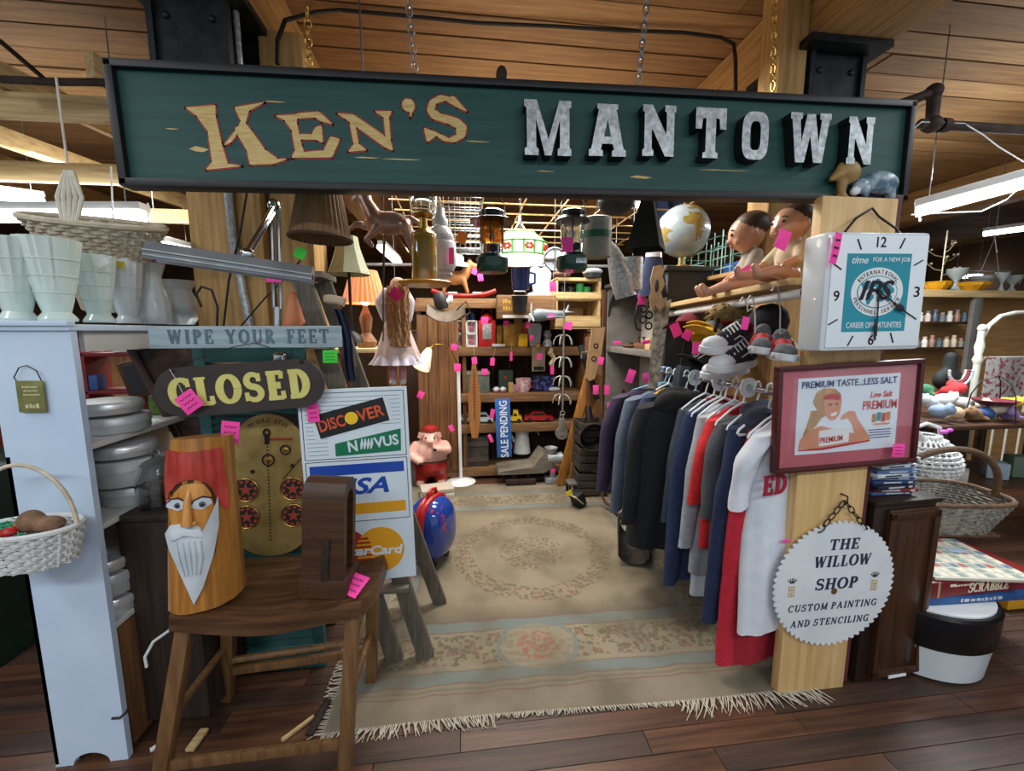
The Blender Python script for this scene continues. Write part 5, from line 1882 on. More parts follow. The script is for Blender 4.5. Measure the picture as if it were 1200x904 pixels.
WEN = mat('white_enamel', '#c9ccd0', '#b4b8be', .25, 0, 8, coat=.4)
MB(WEN).lathe([(0, 0), (.05, 0), (.06, .015), (.055, .03), (.066, .035), (.078, .06), (.08, .17), (.075, .18), (0, .18)], n=30).build('body', t)
MB(mat('smoke_glass', '#c9ced0', '#aab0b4', .15, 0, 8, trans=.3)).lathe([(.07, .18), (.072, .2), (.055, .24), (.04, .255), (.04, .29), (.025, .31), (.02, .35), (0, .355)], n=30).build('hood', t)
MB(STEEL).tube([(0, 0, .35), (0, 0, .53)], .0025, 6).build('hook', t)
tag(541, 279, 2.2, .05, .055, 'orange price tag hanging beside the white enamel lantern', R(20), ORANGE, ink=False)
tag(529, 300, 2.17, .025, .08, 'pink price tag on the side of the white enamel lantern', 0, ink=False)
tag(665, 287, 1.84, .05, .062, 'pink price tag on the front of the clear lantern', 0, ink=False)

# copper horse weathervane
CU = mat('copper_old', '#8a6a5c', '#b5988a', .35, .6, 12)
hp = at(452, 262, 2.1)
hs = []
HZ = blob('copper_horse', [('e', (.02, 0, 0), (.1, .04, .055), 0), ('c', (-.05, 0, .02), (-.09, 0, .1), .045, .03, 0), ('c', (-.09, 0, .1), (-.085, 0, .15), .028, .026, 0), ('c', (-.1, 0, .14), (-.14, 0, .1), .024, .016, 0),
                           ('c', (-.05, .02, -.02), (-.14, .02, .0), .022, .014, 0), ('c', (-.14, .02, .0), (-.18, .02, -.035), .014, .011, 0), ('c', (-.04, -.02, -.03), (-.09, -.02, -.08), .022, .014, 0), ('c', (-.09, -.02, -.08), (-.06, -.02, -.11), .013, .012, 0),
                           ('c', (.09, .02, -.01), (.13, .02, -.08), .03, .016, 0), ('c', (.13, .02, -.08), (.17, .02, -.11), .015, .012, 0), ('c', (.09, -.02, -.01), (.11, -.02, -.09), .03, .016, 0), ('c', (.11, -.02, -.09), (.13, -.02, -.15), .015, .012, 0),
                           ('c', (.11, 0, .03), (.2, 0, -.02), .016, .01, 0), ('e', (-.09, .012, .178), (.01, .006, .02), 0), ('e', (-.09, -.012, .178), (.01, .006, .02), 0)], [CU], voxel=.009)
HZ.location = hp
info(HZ, 'coppery leaping horse weathervane figure hanging above the orange lampshade', 'figure')
info(MB(RUST).tube([hp + Vector((.0, 0, .02)), at(449, 335, 2.1)], .004, 6).build('weathervane_rod'), 'thin dark rod below the coppery horse figure', 'rod')

# wire basket, stained glass lamp
WBs = thing('wire_basket', 'grey wire mesh basket hanging behind the oil lamp', 'basket', at(536, 268, 2.6))
mb = MB(STEEL)
for i in range(9):
 z = -.13 + .035 * i
 mb.tube([(-.14, -.1, z), (.14, -.1, z), (.14, .1, z), (-.14, .1, z)], .0022, 4, close=True)
for i in range(10):
 x = -.14 + .031 * i
 mb.tube([(x, -.1, .15), (x, -.1, -.13), (x, .1, -.13), (x, .1, .15)], .0022, 4)
for i in range(6):
 yv = -.1 + .04 * i
 mb.tube([(-.14, yv, .15), (-.14, yv, -.13), (.14, yv, -.13), (.14, yv, .15)], .0022, 4)
mb.build('mesh_wall', WBs)
MB(STEEL).tube([(0, 0, .145), (0, 0, .26)], .003, 5).build('hook', WBs)
SGL = thing('stained_glass_lamp', 'lit stained glass hanging lamp with red flowers on green and white glass', 'lamp', at(609, 312, 3.3))
SGW = mat('lit_white_glass', '#fff3d0', '#f6e6b4', .3, 0, 8, emit=1.5)
SGG = mat('lit_green_glass', '#4f9a45', '#2f7a3a', .3, 0, 8, emit=.0)
SGR = mat('lit_red_glass', '#c42a20', None, .3, emit=.25)
mb = MB(SGW).lathe([(.21, .07), (.215, .16), (.12, .24), (.05, .27), (.05, .268), (.118, .236), (.208, .158), (.203, .07)], n=16)
mb.build('glass_shade', SGL)
mb = MB(SGG)
for k in range(16):
 a = 2 * PI * k / 16
 mb.bar((.212 * math.cos(a), .212 * math.sin(a), .07), (.217 * math.cos(a), .217 * math.sin(a), .16), .018, .006, (math.cos(a), math.sin(a), 0))
 mb.bar((.217 * math.cos(a), .217 * math.sin(a), .16), (.122 * math.cos(a), .122 * math.sin(a), .241), .006, .006, (0, 0, 1))
for zz, rr in ((.16, .218), (.07, .212), (.24, .123)):
 mb.tube([(rr * math.cos(a), rr * math.sin(a), zz) for a in [2 * PI * k / 16 for k in range(16)]], .007, 6, close=True)
mb.build('lead_strip', SGL)
mb = MB(SGR)
for k in range(8):
 a = 2 * PI * (k + .25) / 8
 for q in range(6):
  b = q * PI / 3
  c = Vector((.214 * math.cos(a), .214 * math.sin(a), .118)) + Vector((-math.sin(a), math.cos(a), 0)) * .026 * math.cos(b) + Vector((0, 0, 1)) * .017 * math.sin(b)
  mb.ell(c, (.013, .013, .012), None, 8, 6)
mb.build('glass_flower', SGL, kind='stuff')
mb = MB(SGW).lathe([(.2, .07), (.19, .03), (.12, .012), (0, .008)], n=24, wob=lambda a, z: 1 + .03 * math.sin(8 * a))
mb.build('lower_bowl', SGL)
mb = MB(CHROME).lathe([(.05, .268), (.03, .3), (.02, .31), (.018, .38), (0, .385)], n=18)
mb.tube([(0, 0, .38), (0, 0, CZ - SGL.location.z)], .005, 6)
mb.build('stem', SGL)

# lampshades at the left
t = thing('lampshade', 'brown pleated lampshade hanging upright just under the sign', 'lampshade', at(376, 281, 1.7), (0, R(2), 0))
pl = lambda a, z: 1 + .02 * math.sin(34 * a)
SHB = mat('shade_brown', '#6e5036', '#8a6846', .8, 0, 10, (1, 1, .2))
MB(SHB).lathe([(.108, 0), (.066, .225), (.064, .225), (.105, 0)], n=136, wob=pl).build('pleated_shade', t)
mb = MB(mat('shade_trim', '#4a3322', None, .7))
for zz, rr in ((.004, .11), (.222, .068)):
 mb.tube([(rr * math.cos(a), rr * math.sin(a), zz) for a in [2 * PI * k / 40 for k in range(40)]], .006, 6, close=True)
mb.tube([(-.066, 0, .222), (.066, 0, .222)], .003, 5).tube([(0, 0, .22), (0, 0, .3)], .003, 5)
mb.pieces('trim', t)
t = thing('table_lamp', 'pale green bell lampshade on a thin black lamp behind the brown one', 'lamp', at(409, 322, 2.3), group=None)
GS = mat('shade_sage', '#9fa58a', '#b3b99e', .8, 0, 10)
MB(GS).lathe([(.11, 0), (.085, .06), (.062, .13), (.052, .19), (.05, .19), (.06, .13), (.082, .06), (.107, 0)], n=8, wob=None).build('bell_shade', t)
MB(BLACK).tube([(0, 0, .12), (0, 0, -.3)], .008, 8).lathe([(0, -.35), (.06, -.35), (.05, -.32), (.012, -.29), (0, -.29)], n=16).build('stand', t)
OL = thing('table_lamp', 'lit table lamp with orange pleated shade behind the hanging doll', 'lamp', at(428, 356, 3.0))
OSH = mat('shade_orange', '#e08a5a', '#d87a48', .7, 0, 10, emit=.45)
MB(OSH).lathe([(.15, 0), (.085, .22), (.082, .22), (.146, 0)], n=112, wob=lambda a, z: 1 + .025 * math.sin(28 * a)).build('pleated_shade', OL)
MB(mat('lit_bulb', '#fff0c0', None, .4, emit=5)).ell((0, 0, .045), (.04, .04, .06), None, 14, 10).build('bulb', OL)
MB(BROWNZ).lathe([(0, -.30), (.06, -.30), (.07, -.26), (.03, -.2), (.045, -.1), (.02, -.04), (.012, .0), (0, .0)], n=20).build('base', OL)
pl_ = bpy.data.lights.new('orange_lamp_bulb', 'POINT')
pl_.energy, pl_.color, pl_.shadow_soft_size = 5, (1, .75, .45), .05
plo = bpy.data.objects.new('orange_lamp_bulb', pl_)
SC.collection.objects.link(plo)
plo.location = OL.location + Vector((0, 0, -.03))
t = thing('lamp_table', 'brown table with a cream top carrying the orange shaded lamp', 'table', (OL.location.x, 3.05, 0))
zt = OL.location.z - .302
MB(mat('table_cream', '#d9c9a2', '#c9b78e', .5, 0, 6)).box((0, 0, zt - .015), (.42, .4, .03), None, .005).build('table_top', t)
for sx in (-.17, .17):
 for sy in (-.16, .16):
  MB(BROWNZ).box((sx, sy, (zt - .03) / 2), (.04, .04, zt - .03), None, .004).build('leg', t)
MB(BROWNX).box((0, 0, zt * .55), (.36, .34, .02)).build('shelf', t)
t = info(MB(mat('salmon_cone', '#d98a62', '#c97850', .7, 0, 14)).lathe([(0, .16), (.02, .15), (.055, .0), (0, 0)], n=20).build('salmon_ornament'), 'salmon coloured cone ornament peeping out behind the swing arm lamp', 'ornament')
t.location = at(347, 384, 2.0)

# doll hanging in a ruffled dress
DS = thing('hanging_doll', 'doll in a pale ruffled dress with crinkled hair hanging in the stall, back turned', 'doll', at(466, 425, 2.6))
DRW = mat('dress_white', '#d6d2de', '#bfbac9', .85, 0, 14)
DRP = mat('dress_pink', '#cdbab5', '#b8a29d', .85, 0, 14)
fn = lambda u, v: ((.05 + .09 * (1 - v) ** 1.2) * math.cos(2 * PI * u) * (1 + .07 * math.sin(18 * PI * u) * (1 - v)), (.04 + .06 * (1 - v)) * math.sin(2 * PI * u) * (1 + .07 * math.sin(18 * PI * u) * (1 - v)), .02 + .3 * v)
MB(DRP).surf(fn, 60, 10, cu=True).build('skirt', DS)
mb = MB(DRW)
mb.surf(lambda u, v: ((.125 + .035 * v) * math.cos(2 * PI * u) * (1 + .1 * math.sin(30 * PI * u) * v), (.09 + .03 * v) * math.sin(2 * PI * u) * (1 + .1 * math.sin(30 * PI * u) * v), .05 - .06 * v), 90, 4, cu=True)
mb.surf(lambda u, v: ((.06 + .03 * v) * math.cos(2 * PI * u) * (1 + .15 * math.sin(20 * PI * u) * v), (.05 + .03 * v) * math.sin(2 * PI * u) * (1 + .15 * math.sin(20 * PI * u) * v), .4 - .05 * v), 60, 4, cu=True)
mb.pieces('ruffle', DS)
blob('bodice', [('e', (0, 0, .36), (.065, .05, .09), 0), ('c', (-.05, 0, .41), (-.085, -.02, .36), .04, .035, 0), ('c', (-.085, -.02, .36), (-.06, -.05, .26), .035, .02, 0), ('c', (.05, 0, .41), (.085, -.02, .36), .04, .035, 0), ('c', (.085, -.02, .36), (.08, -.03, .26), .033, .022, 0)], [DRW], DS, .012)
blob('head', [('e', (.02, -.01, .455), (.05, .05, .055), 0)], [mat('doll_skin', '#c9a08a', '#b98e78', .5, 0, 8)], DS, .012)
mb = MB(mat('crinkle_hair', '#a8825c', '#8a6644', .9, 0, 60, None, (.35, .65), .5))
for i in range(46):
 a = random.uniform(-1.9, 1.0)
 r_ = .055 + .012 * random.random()
 x0, y0 = .03 + r_ * math.sin(a), -.035 - .04 * math.cos(a) - .02 * random.random()
 zs = random.uniform(.36, .47)
 mb.tube([(x0 + .008 * math.sin(j * 2 + i), y0 - .01 * j / 9 + .006 * math.cos(j * 2.4 + i), zs - (zs - .1) * j / 9) for j in range(10)], .0085, 5)
mb.build('hair', DS, kind='stuff')
for sx in (-.03, .03):
 lg = blob('leg', [('c', (sx, 0, .08), (sx, 0, -.1), .03, .022, 0), ('e', (sx, -.015, -.12), (.024, .04, .018), 1)], [mat('stocking_pink', '#b98a98', '#a67886', .8, 0, 10), WEN], DS, .01)
MB(STEEL).tube([(0, 0, .5), (0, 0, 2.41 - DS.location.z)], .002, 5).build('hanging_wire', DS)
tag(464, 345, 2.45, .075, .075, 'dark pink price tag pinned to the hanging doll', R(40), mat('magenta_paper', '#c4186c', None, .7), ink=False)
info(MB(RUST).tube([at(449, 225, 2.45), at(449, 400, 2.45)], .004, 6).build('hanging_rod'), 'thin dark hanging rod beside the ruffled doll', 'rod')

# pig statue
PGS = mat('pig_pink', '#dfb0a2', '#d39d90', .45, 0, 8, coat=.2)
PGR = mat('pig_red', '#a8201c', '#8e1a18', .45, 0, 8, coat=.2)
PGW = mat('pig_cuff', '#d9c9b9', None, .5)
PG = thing('pig_statue', 'standing pink pig statue in red trousers and red cap beside the floor lamp', 'statue', (-.31, 4.02, 0))
blob('body', [('e', (0, 0, .33), (.17, .14, .15), 0), ('e', (0, 0, .2), (.165, .14, .12), 1), ('c', (-.075, 0, .18), (-.09, -.01, .06), .075, .065, 1), ('c', (.075, 0, .18), (.09, -.01, .06), .075, .065, 1),
              ('c', (-.09, -.01, .06), (-.1, -.05, .025), .05, .045, 0), ('c', (.09, -.01, .06), (.1, -.05, .025), .05, .045, 0),
              ('c', (-.14, -.02, .4), (-.2, -.08, .33), .05, .042, 0), ('c', (-.2, -.08, .33), (-.09, -.15, .27), .04, .032, 0), ('c', (.14, -.02, .4), (.17, -.12, .38), .05, .042, 0), ('c', (.17, -.12, .38), (.06, -.16, .4), .04, .032, 0),
              ('e', (0, -.02, .47), (.1, .095, .09), 0), ('e', (.01, -.11, .455), (.04, .04, .034), 0)], [PGS, PGR], PG, .014)
for sx in (-1, 1):
 MB(PGS).prism([(sx * .05, .53), (sx * .1, .55), (sx * .115, .5), (sx * .085, .49)], -.09, -.075).build('ear', PG)
mb = MB(BLACK)
for sx in (-.04, .04):
 mb.ell((sx + .005, -.102, .495), (.009, .006, .01), None, 10, 6)
 mb.ell((sx * .35 + .01, -.151, .458), (.006, .004, .009), None, 8, 6)
mb.ell((-.08, -.165, .262), (.026, .024, .018), None, 10, 6).ell((.055, -.175, .4), (.02, .02, .016), None, 10, 6)
mb.build('eyes_and_hooves', PG, kind='stuff')
MB(PGR).lathe([(0, .6), (.04, .6), (.07, .58), (.075, .555), (.062, .54), (0, .54)], (0, -.02, 0), n=20).build('cap', PG)
MB(DKW).surf(lambda u, v: (.178 * math.cos(2 * PI * u), .148 * math.sin(2 * PI * u), .255 + .02 * v), 40, 3, cu=True).build('belt', PG)
bk = thing('book_bundle', 'bundle of white-edged books lying on the floor in front of the pig statue', 'books', (-.24, 3.72, .0075), (0, 0, R(8)))
for i, (w_, c) in enumerate(((.30, '#cfc9ba'), (.29, '#b9b2a2'))):
 MB(mat('book_edge_' + c.strip('#'), c, None, .7)).box((0, 0, .02 + .042 * i), (w_, .19, .036), (0, 0, R(3 * i)), .003).build('book', bk)
FL = thing('floor_lamp', 'white gooseneck floor lamp with a lit cone shade', 'lamp', (-.02, 4.02, .0))
MB(WHITEPL).lathe([(0, 0), (.14, 0), (.145, .015), (.1, .03), (.05, .04), (0, .05)], n=32).build('base', FL)
ptop = at(537, 432, 4.02) - FL.location
MB(WHITEPL).tube([(0, 0, .04), ptop], .017, 12).build('pole', FL)
nk = [ptop, at(535, 424, 4.0) - FL.location, at(528, 410, 3.95) - FL.location, at(518, 404, 3.9) - FL.location, at(508, 404, 3.85) - FL.location, at(503, 409, 3.8) - FL.location]
MB(BRASS).tube(nk, .007, 8).build('gooseneck', FL)
a, b = nk[-1], at(494, 431, 3.72) - FL.location
d = b - a
rot = d.to_track_quat('Z', 'Y').to_euler()
MB(mat('shade_cream', '#ddd0bc', '#cfc0aa', .4, 0, 5)).lathe([(0, 0), (.025, 0), (.035, .02), (.075, .17), (.078, .2), (.073, .2), (.03, .03), (0, .02)], a, rot, 26).build('cone_shade', FL)
MB(mat('lit_spot', '#fff4d6', None, .4, emit=6)).ell(a + d.normalized() * .165, (.05, .05, .03), rot, 14, 10).build('bulb', FL)

# kids' egg-shaped suitcase
KS = thing('kids_suitcase', 'egg-shaped blue children\'s hard suitcase with red zip band standing behind the card sign', 'suitcase', (-.2, 2.6, .0085), (0, 0, R(62)))
KB = mat('case_blue', '#183a8c', '#1c3f96', .12, 0, 9, None, (.4, .6), 0, coat=.8)
KRb = mat('case_pattern', '#a83a52', '#1a3f96', .12, 0, 12, None, (.36, .4), 0, coat=.8)
sq = lambda a: (.16 * math.copysign(abs(math.cos(a)) ** .75, math.cos(a)), .235 + .2 * math.copysign(abs(math.sin(a)) ** .8, math.sin(a)))
for nm, s, m_ in (('front_shell', -1, KRb), ('back_shell', 1, KB)):
 mb = MB(m_)
 rings = []
 for k in range(7):
  q = PI / 2 * k / 6
  rings.append([mb.bm.verts.new((sq(2 * PI * i / 36)[0] * math.cos(q) ** .6 if k < 6 else 0, s * (.02 + .11 * math.sin(q)), .235 + (sq(2 * PI * i / 36)[1] - .235) * (math.cos(q) ** .6 if k < 6 else 0))) for i in range(36)])
 fs = []
 for a_, b_ in zip(rings, rings[1:]):
  for i in range(36):
   fs.append(mb.bm.faces.new((a_[i], a_[(i + 1) % 36], b_[(i + 1) % 36], b_[i])))
 bmesh.ops.recalc_face_normals(mb.bm, faces=fs)
 mb._mark(fs)
 mb.build(nm, KS)
mb = MB(RED)
for yv in (-.016, .016):
 mb.tube([(sq(2 * PI * i / 40)[0] * 1.01, yv, sq(2 * PI * i / 40)[1]) for i in range(40)], .018, 8, close=True)
mb.pieces('zip_band', KS)
MB(RED).tube([(-.05, 0, .44), (-.045, 0, .475), (0, 0, .485), (.045, 0, .475), (.05, 0, .44)], .012, 8).build('handle', KS)
mb = MB(BLACK)
for sx in (-.08, .08):
 for yv in (-.05, .05):
  mb.tube([(sx, yv - .01, .022), (sx, yv + .01, .022)], .022, 12)
mb.pieces('wheel', KS)

# ------------------------------------------------------------------ back shelf unit
BSX0, BSX1, BY = -.42, 1.28, 4.12
BS = thing('back_shelf', 'rough brown timber shelf unit filling the back of the stall', 'shelf', ((BSX0 + BSX1) / 2, BY, 0))
hw = (BSX1 - BSX0) / 2
SH = [.12, .57, .885, 1.35, 1.82]
for i, zz in enumerate(SH):
 mb = MB(BROWNX).box((.0, .18, zz - .012), (hw * 2, .36, .024), None, .003)
 mb.box((.0, -.008, zz - .05 + (.005 if i < 4 else 0)), (hw * 2 - .01, .02, .085), None, .003)
 mb.build('shelf', BS)
for x in (-hw + .02, -hw + .45, hw - .02):
 MB(BROWNZ).box((x, .18, .9), (.04, .34, 1.8), None, .003).build('upright', BS)
mb = MB(wood('back_board_z', '#241811', '#443020', 'z', .8))
for i in range(9):
 mb.box((-hw + (i + .5) * 2 * hw / 9, .37, .92), (2 * hw / 9 - .004, .018, 1.8))
mb.build('back_board', BS)
mb = MB(BROWNZ)
for i in range(4):
 mb.box((-hw + .05 + .1 * i, -.022, .88), (.096, .016, 1.56), None, .003)
mb.build('plank_door', BS)
MB(BROWNX).box((-hw + .2, -.035, 1.74), (.42, .03, .1), None, .004).build('door_header', BS)


def item(nm, label, cat, px, py, Y, mbs, rot=(0, 0, 0), group=None, z=None):
 """small shop good: list of (part name, MB); base centre at the pixel's place (z fixes the shelf height)"""
 p = at(px, py, Y)
 if z is not None:
  p.z = z
 if len(mbs) == 1:
  o = mbs[0][1].build(nm)
  o.location = p
  o.rotation_euler = rot
  return info(o, label, cat, group)
 t = thing(nm, label, cat, p, rot, group)
 for pn, q in mbs:
  q.build(pn, t)
 return t


def C(h, rough=.5, c2=None, metal=0.0):
 return mat('c_' + h.strip('#') + ('m' if metal else ''), h, c2, rough, metal, 14)


def bx(h, c, d, bev=.004, rot=None, c2=None):
 return MB(C(h, .6, c2)).box(c, d, rot, bev)


# -- on the top board
Z5 = SH[4] + .001
RH = thing('rocking_horse', 'brown toy rocking horse on long red rockers on top of the back shelf', 'toy', (at(545, 340, 3.98).x, 4.2, Z5))
HB_ = mat('horse_tan', '#a5713f', '#8a5a30', .5, 0, 10)
blob('horse', [('e', (0, 0, .2), (.12, .06, .07), 0), ('c', (.09, 0, .23), (.14, 0, .33), .05, .035, 0), ('c', (.14, 0, .34), (.2, 0, .31), .035, .024, 0), ('c', (.08, .03, .18), (.12, .04, .05), .028, .018, 0), ('c', (.08, -.03, .18), (.12, -.04, .05), .028, .018, 0),
               ('c', (-.09, .03, .18), (-.12, .04, .05), .03, .018, 0), ('c', (-.09, -.03, .18), (-.12, -.04, .05), .03, .018, 0), ('c', (-.11, 0, .22), (-.17, 0, .13), .02, .012, 1), ('c', (.11, 0, .3), (.14, 0, .385), .018, .016, 1)], [HB_, BLACK], RH, .014, loc=(-.09, 0, 0))
for sy in (-.06, .06):
 MB(RED).tube([(-.32, sy, .075), (-.22, sy, .042), (-.1, sy, .03), (.05, sy, .028), (.2, sy, .045), (.3, sy, .08)], .02, 8).build('rocker', RH)
MB(WHITEPL).box((-.12, 0, .055), (.09, .13, .014), None, .003).box((.12, 0, .055), (.09, .13, .014), None, .003).build('foot_board', RH)
tag(556, 318, 3.95, .06, .07, 'pink price tag hanging from the neck of the rocking horse', R(20), ink=False)
tag(563, 325, 3.94, .06, .08, 'second pink price tag on the flank of the rocking horse', R(-8), ink=False)
item('straw_hat', 'small white hat lying on the rocking horse end of the back shelf', 'hat', 536, 309, 4.1, [('brim', MB(WEN).lathe([(0, 0), (.11, 0), (.11, .01), (.06, .02), (.05, .07), (.02, .09), (0, .09)], n=24))], rot=(R(20), R(10), 0))
item('enamel_mug', 'dark blue enamel mug hanging under the stained glass lamp', 'mug', 610, 340, 2.9, [('body', MB(mat('blue_enamel', '#1c2c5e', '#25386e', .2, 0, 6, coat=.6)).lathe([(0, 0), (.055, 0), (.06, .01), (.066, .14), (.07, .145), (.063, .14), (.056, .012), (0, .01)], n=28)), ('handle', MB(C('#1c2c5e', .2)).tube([(.062, 0, .12), (.1, 0, .11), (.1, 0, .05), (.06, 0, .035)], .008, 8)), ('hook', MB(STEEL).tube([(0, 0, .1), (0, 0, 2.41 - at(610, 340, 2.9).z)], .002, 5))])
item('black_bucket', 'small black bucket on the box below the blue mug', 'bucket', 609, 366, 3.88, [('body', MB(BLACK).lathe([(0, 0), (.06, 0), (.075, .14), (.078, .145), (.07, .14), (.056, .01), (0, .01)], n=24)), ('handle', MB(STEEL).tube([(-.07, 0, .13), (-.05, 0, .19), (.05, 0, .19), (.07, 0, .13)], .003, 5))])
item('blue_cutout', 'pale blue painted wooden bear-like cutout on top of the back shelf', 'cutout', 630, 343, 4.2, [('body', MB(mat('pale_blue_wood', '#8aa0b8', '#9db2c6', .7, 0, 8)).prism([(-.1, 0), (.16, 0), (.16, .06), (.12, .12), (.14, .26), (.1, .33), (.03, .31), (-.03, .33), (-.1, .3), (-.14, .2), (-.06, .16), (-.04, .08), (-.1, .06)], 0, .03))], z=Z5)
item('round_dial', 'round pale dial with dark cross bars standing beside the grey drum', 'dial', 650, 316, 2.9, [('face', MB(mat('dial_pale', '#aab6c2', '#99a6b4', .5, 0, 6)).tube([(0, 0, .07), (0, .02, .07)], .075, 30)), ('rim', MB(STEEL).tube([(.076 * math.cos(a), -.002, .07 + .076 * math.sin(a)) for a in [2 * PI * k / 30 for k in range(30)]], .005, 6, close=True)), ('hanging_wire', MB(STEEL).tube([(0, .01, .14), (0, .01, .5)], .002, 5)), ('bar', MB(GREYX).box((0, -.006, .07), (.15, .008, .008)).box((0, -.006, .07), (.008, .008, .15)))])
PC = thing('pine_crate', 'pale wooden open crate with green glassware standing on the right end of the back shelf', 'crate', (at(678, 384, 3.9).x, 4.05, 1.4))
mb = MB(RAWW)
zc = [at(678, y_, 3.9).z - 1.4 for y_ in (384, 373, 350, 327, 322)]
for zz in (zc[0], zc[2], zc[3]):
 mb.box((0, 0, zz), (.44, .25, .03), None, .003)
mb.box((0, -.13, zc[2] + .03), (.44, .014, .06)).box((0, -.13, zc[0] + .06), (.44, .014, .1))
for sx in (-.21, .21):
 mb.box((sx, 0, (zc[0] + zc[3]) / 2), (.02, .25, zc[3] - zc[0]))
mb.box((0, .12, (zc[0] + zc[2]) / 2), (.42, .01, zc[2] - zc[0]))
mb.build('frame', PC)
MB(mat('crate_dark', '#2a2018', None, .8)).box((0, .115, (zc[2] + zc[3]) / 2), (.42, .01, zc[3] - zc[2])).build('back', PC)
GGL = mat('green_glass', '#4fae6a', '#2f8a4c', .1, 0, 6, trans=.5)
for i, (dx, m_, lb) in enumerate(((-.12, GLASS, 'clear glass tumbler in the pale crate'), (-.05, GLASS, 'second clear glass tumbler in the pale crate, beside the green one'), (.03, GGL, 'green glass vase in the middle of the pale crate'), (.1, GGL, 'shorter green glass at the right in the pale crate'))):
 o = MB(m_).lathe([(0, 0), (.03, 0), (.038, .1 + .03 * (i == 2)), (.034, .1 + .03 * (i == 2)), (.027, .008), (0, .008)], n=18).build('glass_vase')
 o.location = (PC.location.x + dx, 4.0, 1.4 + zc[2] + .016)
 info(o, lb, 'glass')
item('rolled_hat', 'rolled leather cap lying on the pale crate beside the lantern', 'cap', 658, 323, 3.95, [('crown', MB(C('#4a2f22', .7, '#6a4836')).ell((0, 0, .03), (.09, .06, .035)))], z=1.4 + zc[3] + .016)
item('sailor_hat', 'white topped sailor cap lying on the pale crate under the grey drum', 'cap', 694, 322, 3.95, [('crown', MB(WEN).ell((0, 0, .06), (.1, .09, .035))), ('band', MB(BLACK).lathe([(0, 0), (.08, 0), (.085, .04), (0, .045)], n=24))], z=1.4 + zc[3] + .016)

# -- wooden printed box, saddle, toy plane
WB = thing('stencilled_box', 'long wooden box with faded yellow stencil and white strip on the back shelf', 'box', (at(616, 372, 4.0).x, 4.0, 1.6))
h_ = at(616, 347, 4.0).z - at(616, 374, 4.0).z
WB.location.z = at(616, 374, 4.0).z
MB(BROWNX).box((0, 0, h_ / 2), (.56, .16, h_), None, .004).build('body', WB)
MB(mat('stencil_yellow', '#c9a23c', None, .7)).box((-.17, -.0805, h_ - .09), (.13, .001, .002)).build('stencil_rule', WB, smooth=False)
for zz in (.06, .12):
 scribble(MB(MATS['stencil_yellow']), .12, .045, (-.17, -.081, h_ - zz), 4).build('stencil', WB, smooth=False)
MB(PAPER).box((-.02, -.082, .02), (.42, .004, .026)).build('paper_strip', WB)
item('leather_saddle', 'worn grey leather saddle lying at the left end of the back shelf', 'saddle', 523, 378, 3.9, [('seat', MB(C('#4f463c', .6, '#6b6052')).surf(lambda u, v: ((u - .5) * .34, .1 * (v - .5) * 2, .1 + .07 * abs(2 * u - 1) ** 2 - .09 * abs(2 * v - 1) ** 2), 14, 9, thick=.012)), ('strap', MB(DKW).tube([(.1, -.08, .12), (.18, -.1, .2), (.22, -.08, .1), (.12, -.1, .04)], .008, 6))], rot=(R(8), 0, 0))
item('black_jug', 'black and white enamel jug on the saddle at the back shelf', 'jug', 519, 362, 3.88, [('body', MB(BLACK).lathe([(0, 0), (.05, 0), (.065, .05), (.06, .12), (.045, .15), (0, .15)], n=22)), ('spout', MB(WEN).tube([(.05, -.01, .05), (.085, -.01, .06), (.1, -.01, .1)], [.03, .03, .022], 10))], rot=(0, R(-14), 0))
PLN = thing('toy_aeroplane', 'grey blue toy aeroplane with round white propeller hanging at the back shelf', 'toy', at(648, 370, 3.7))
PGY = mat('plane_grey', '#74838c', '#93a2ab', .5, .2, 10)
blob('fuselage', [('c', (-.14, -.03, 0), (.14, .03, .02), .06, .022, 0), ('c', (.13, .03, .02), (.15, .03, .1), .02, .01, 0)], [PGY], PLN, .012)
MB(PGY).box((-.04, 0, -.02), (.09, .5, .014), (0, 0, R(12)), .004).box((.13, .03, .03), (.05, .2, .01), (0, 0, R(12)), .003).build('wing', PLN)
mb = MB(WEN)
for k in range(3):
 a = k * 2 * PI / 3
 mb.ell((-.205, -.045 + .05 * math.sin(a), .05 * math.cos(a)), (.006, .02, .06), (-a, 0, R(12)), 10, 8)
mb.ell((-.21, -.045, 0), (.02, .018, .018), None, 10, 8)
mb.build('propeller', PLN)
MB(STEEL).tube([(0, 0, .05), (0, 0, .45)], .002, 5).build('hanging_wire', PLN)
tag(646, 371, 3.6, .06, .07, 'pink price tag on the toy aeroplane', 0, ink=False)
tag(666, 382, 3.5, .075, .08, 'pink price tag hanging below the toy aeroplane', R(10), ink=False)
tag(648, 336, 3.6, .07, .1, 'pink price tag under the round dial', R(-6), ink=False)

# -- second shelf
Z4 = SH[3] + .001
SBx = thing('shadow_box', 'white four-celled shadow box of pink ornaments on the upper shelf', 'display box', (at(547, 404, 4.14).x, 4.2, Z4))
mb = MB(WHITEPL).box((0, .03, .13), (.2, .01, .26))
for x in (-.1, .0, .1):
 mb.box((x, 0, .13), (.012, .07, .26))
for zz in (.006, .13, .254):
 mb.box((0, 0, zz), (.2, .07, .012))
mb.build('frame', SBx)
mb = MB(C('#c9707c', .5, '#8a4a5a'))
for x in (-.05, .05):
 for zz in (.05, .18):
  mb.ell((x, 0, zz), (.028, .02, .032), None, 12, 8).ell((x, -.002, zz + .035), (.018, .015, .016), None, 10, 6)
mb.build('ornament', SBx, kind='stuff')
RB = thing('red_lantern_box', 'red box with grey window and a red lamp top on the upper shelf', 'lantern', (at(571, 404, 4.14).x, 4.2, Z4))
MB(RED).box((0, 0, .13), (.17, .1, .26), None, .008).build('body', RB)
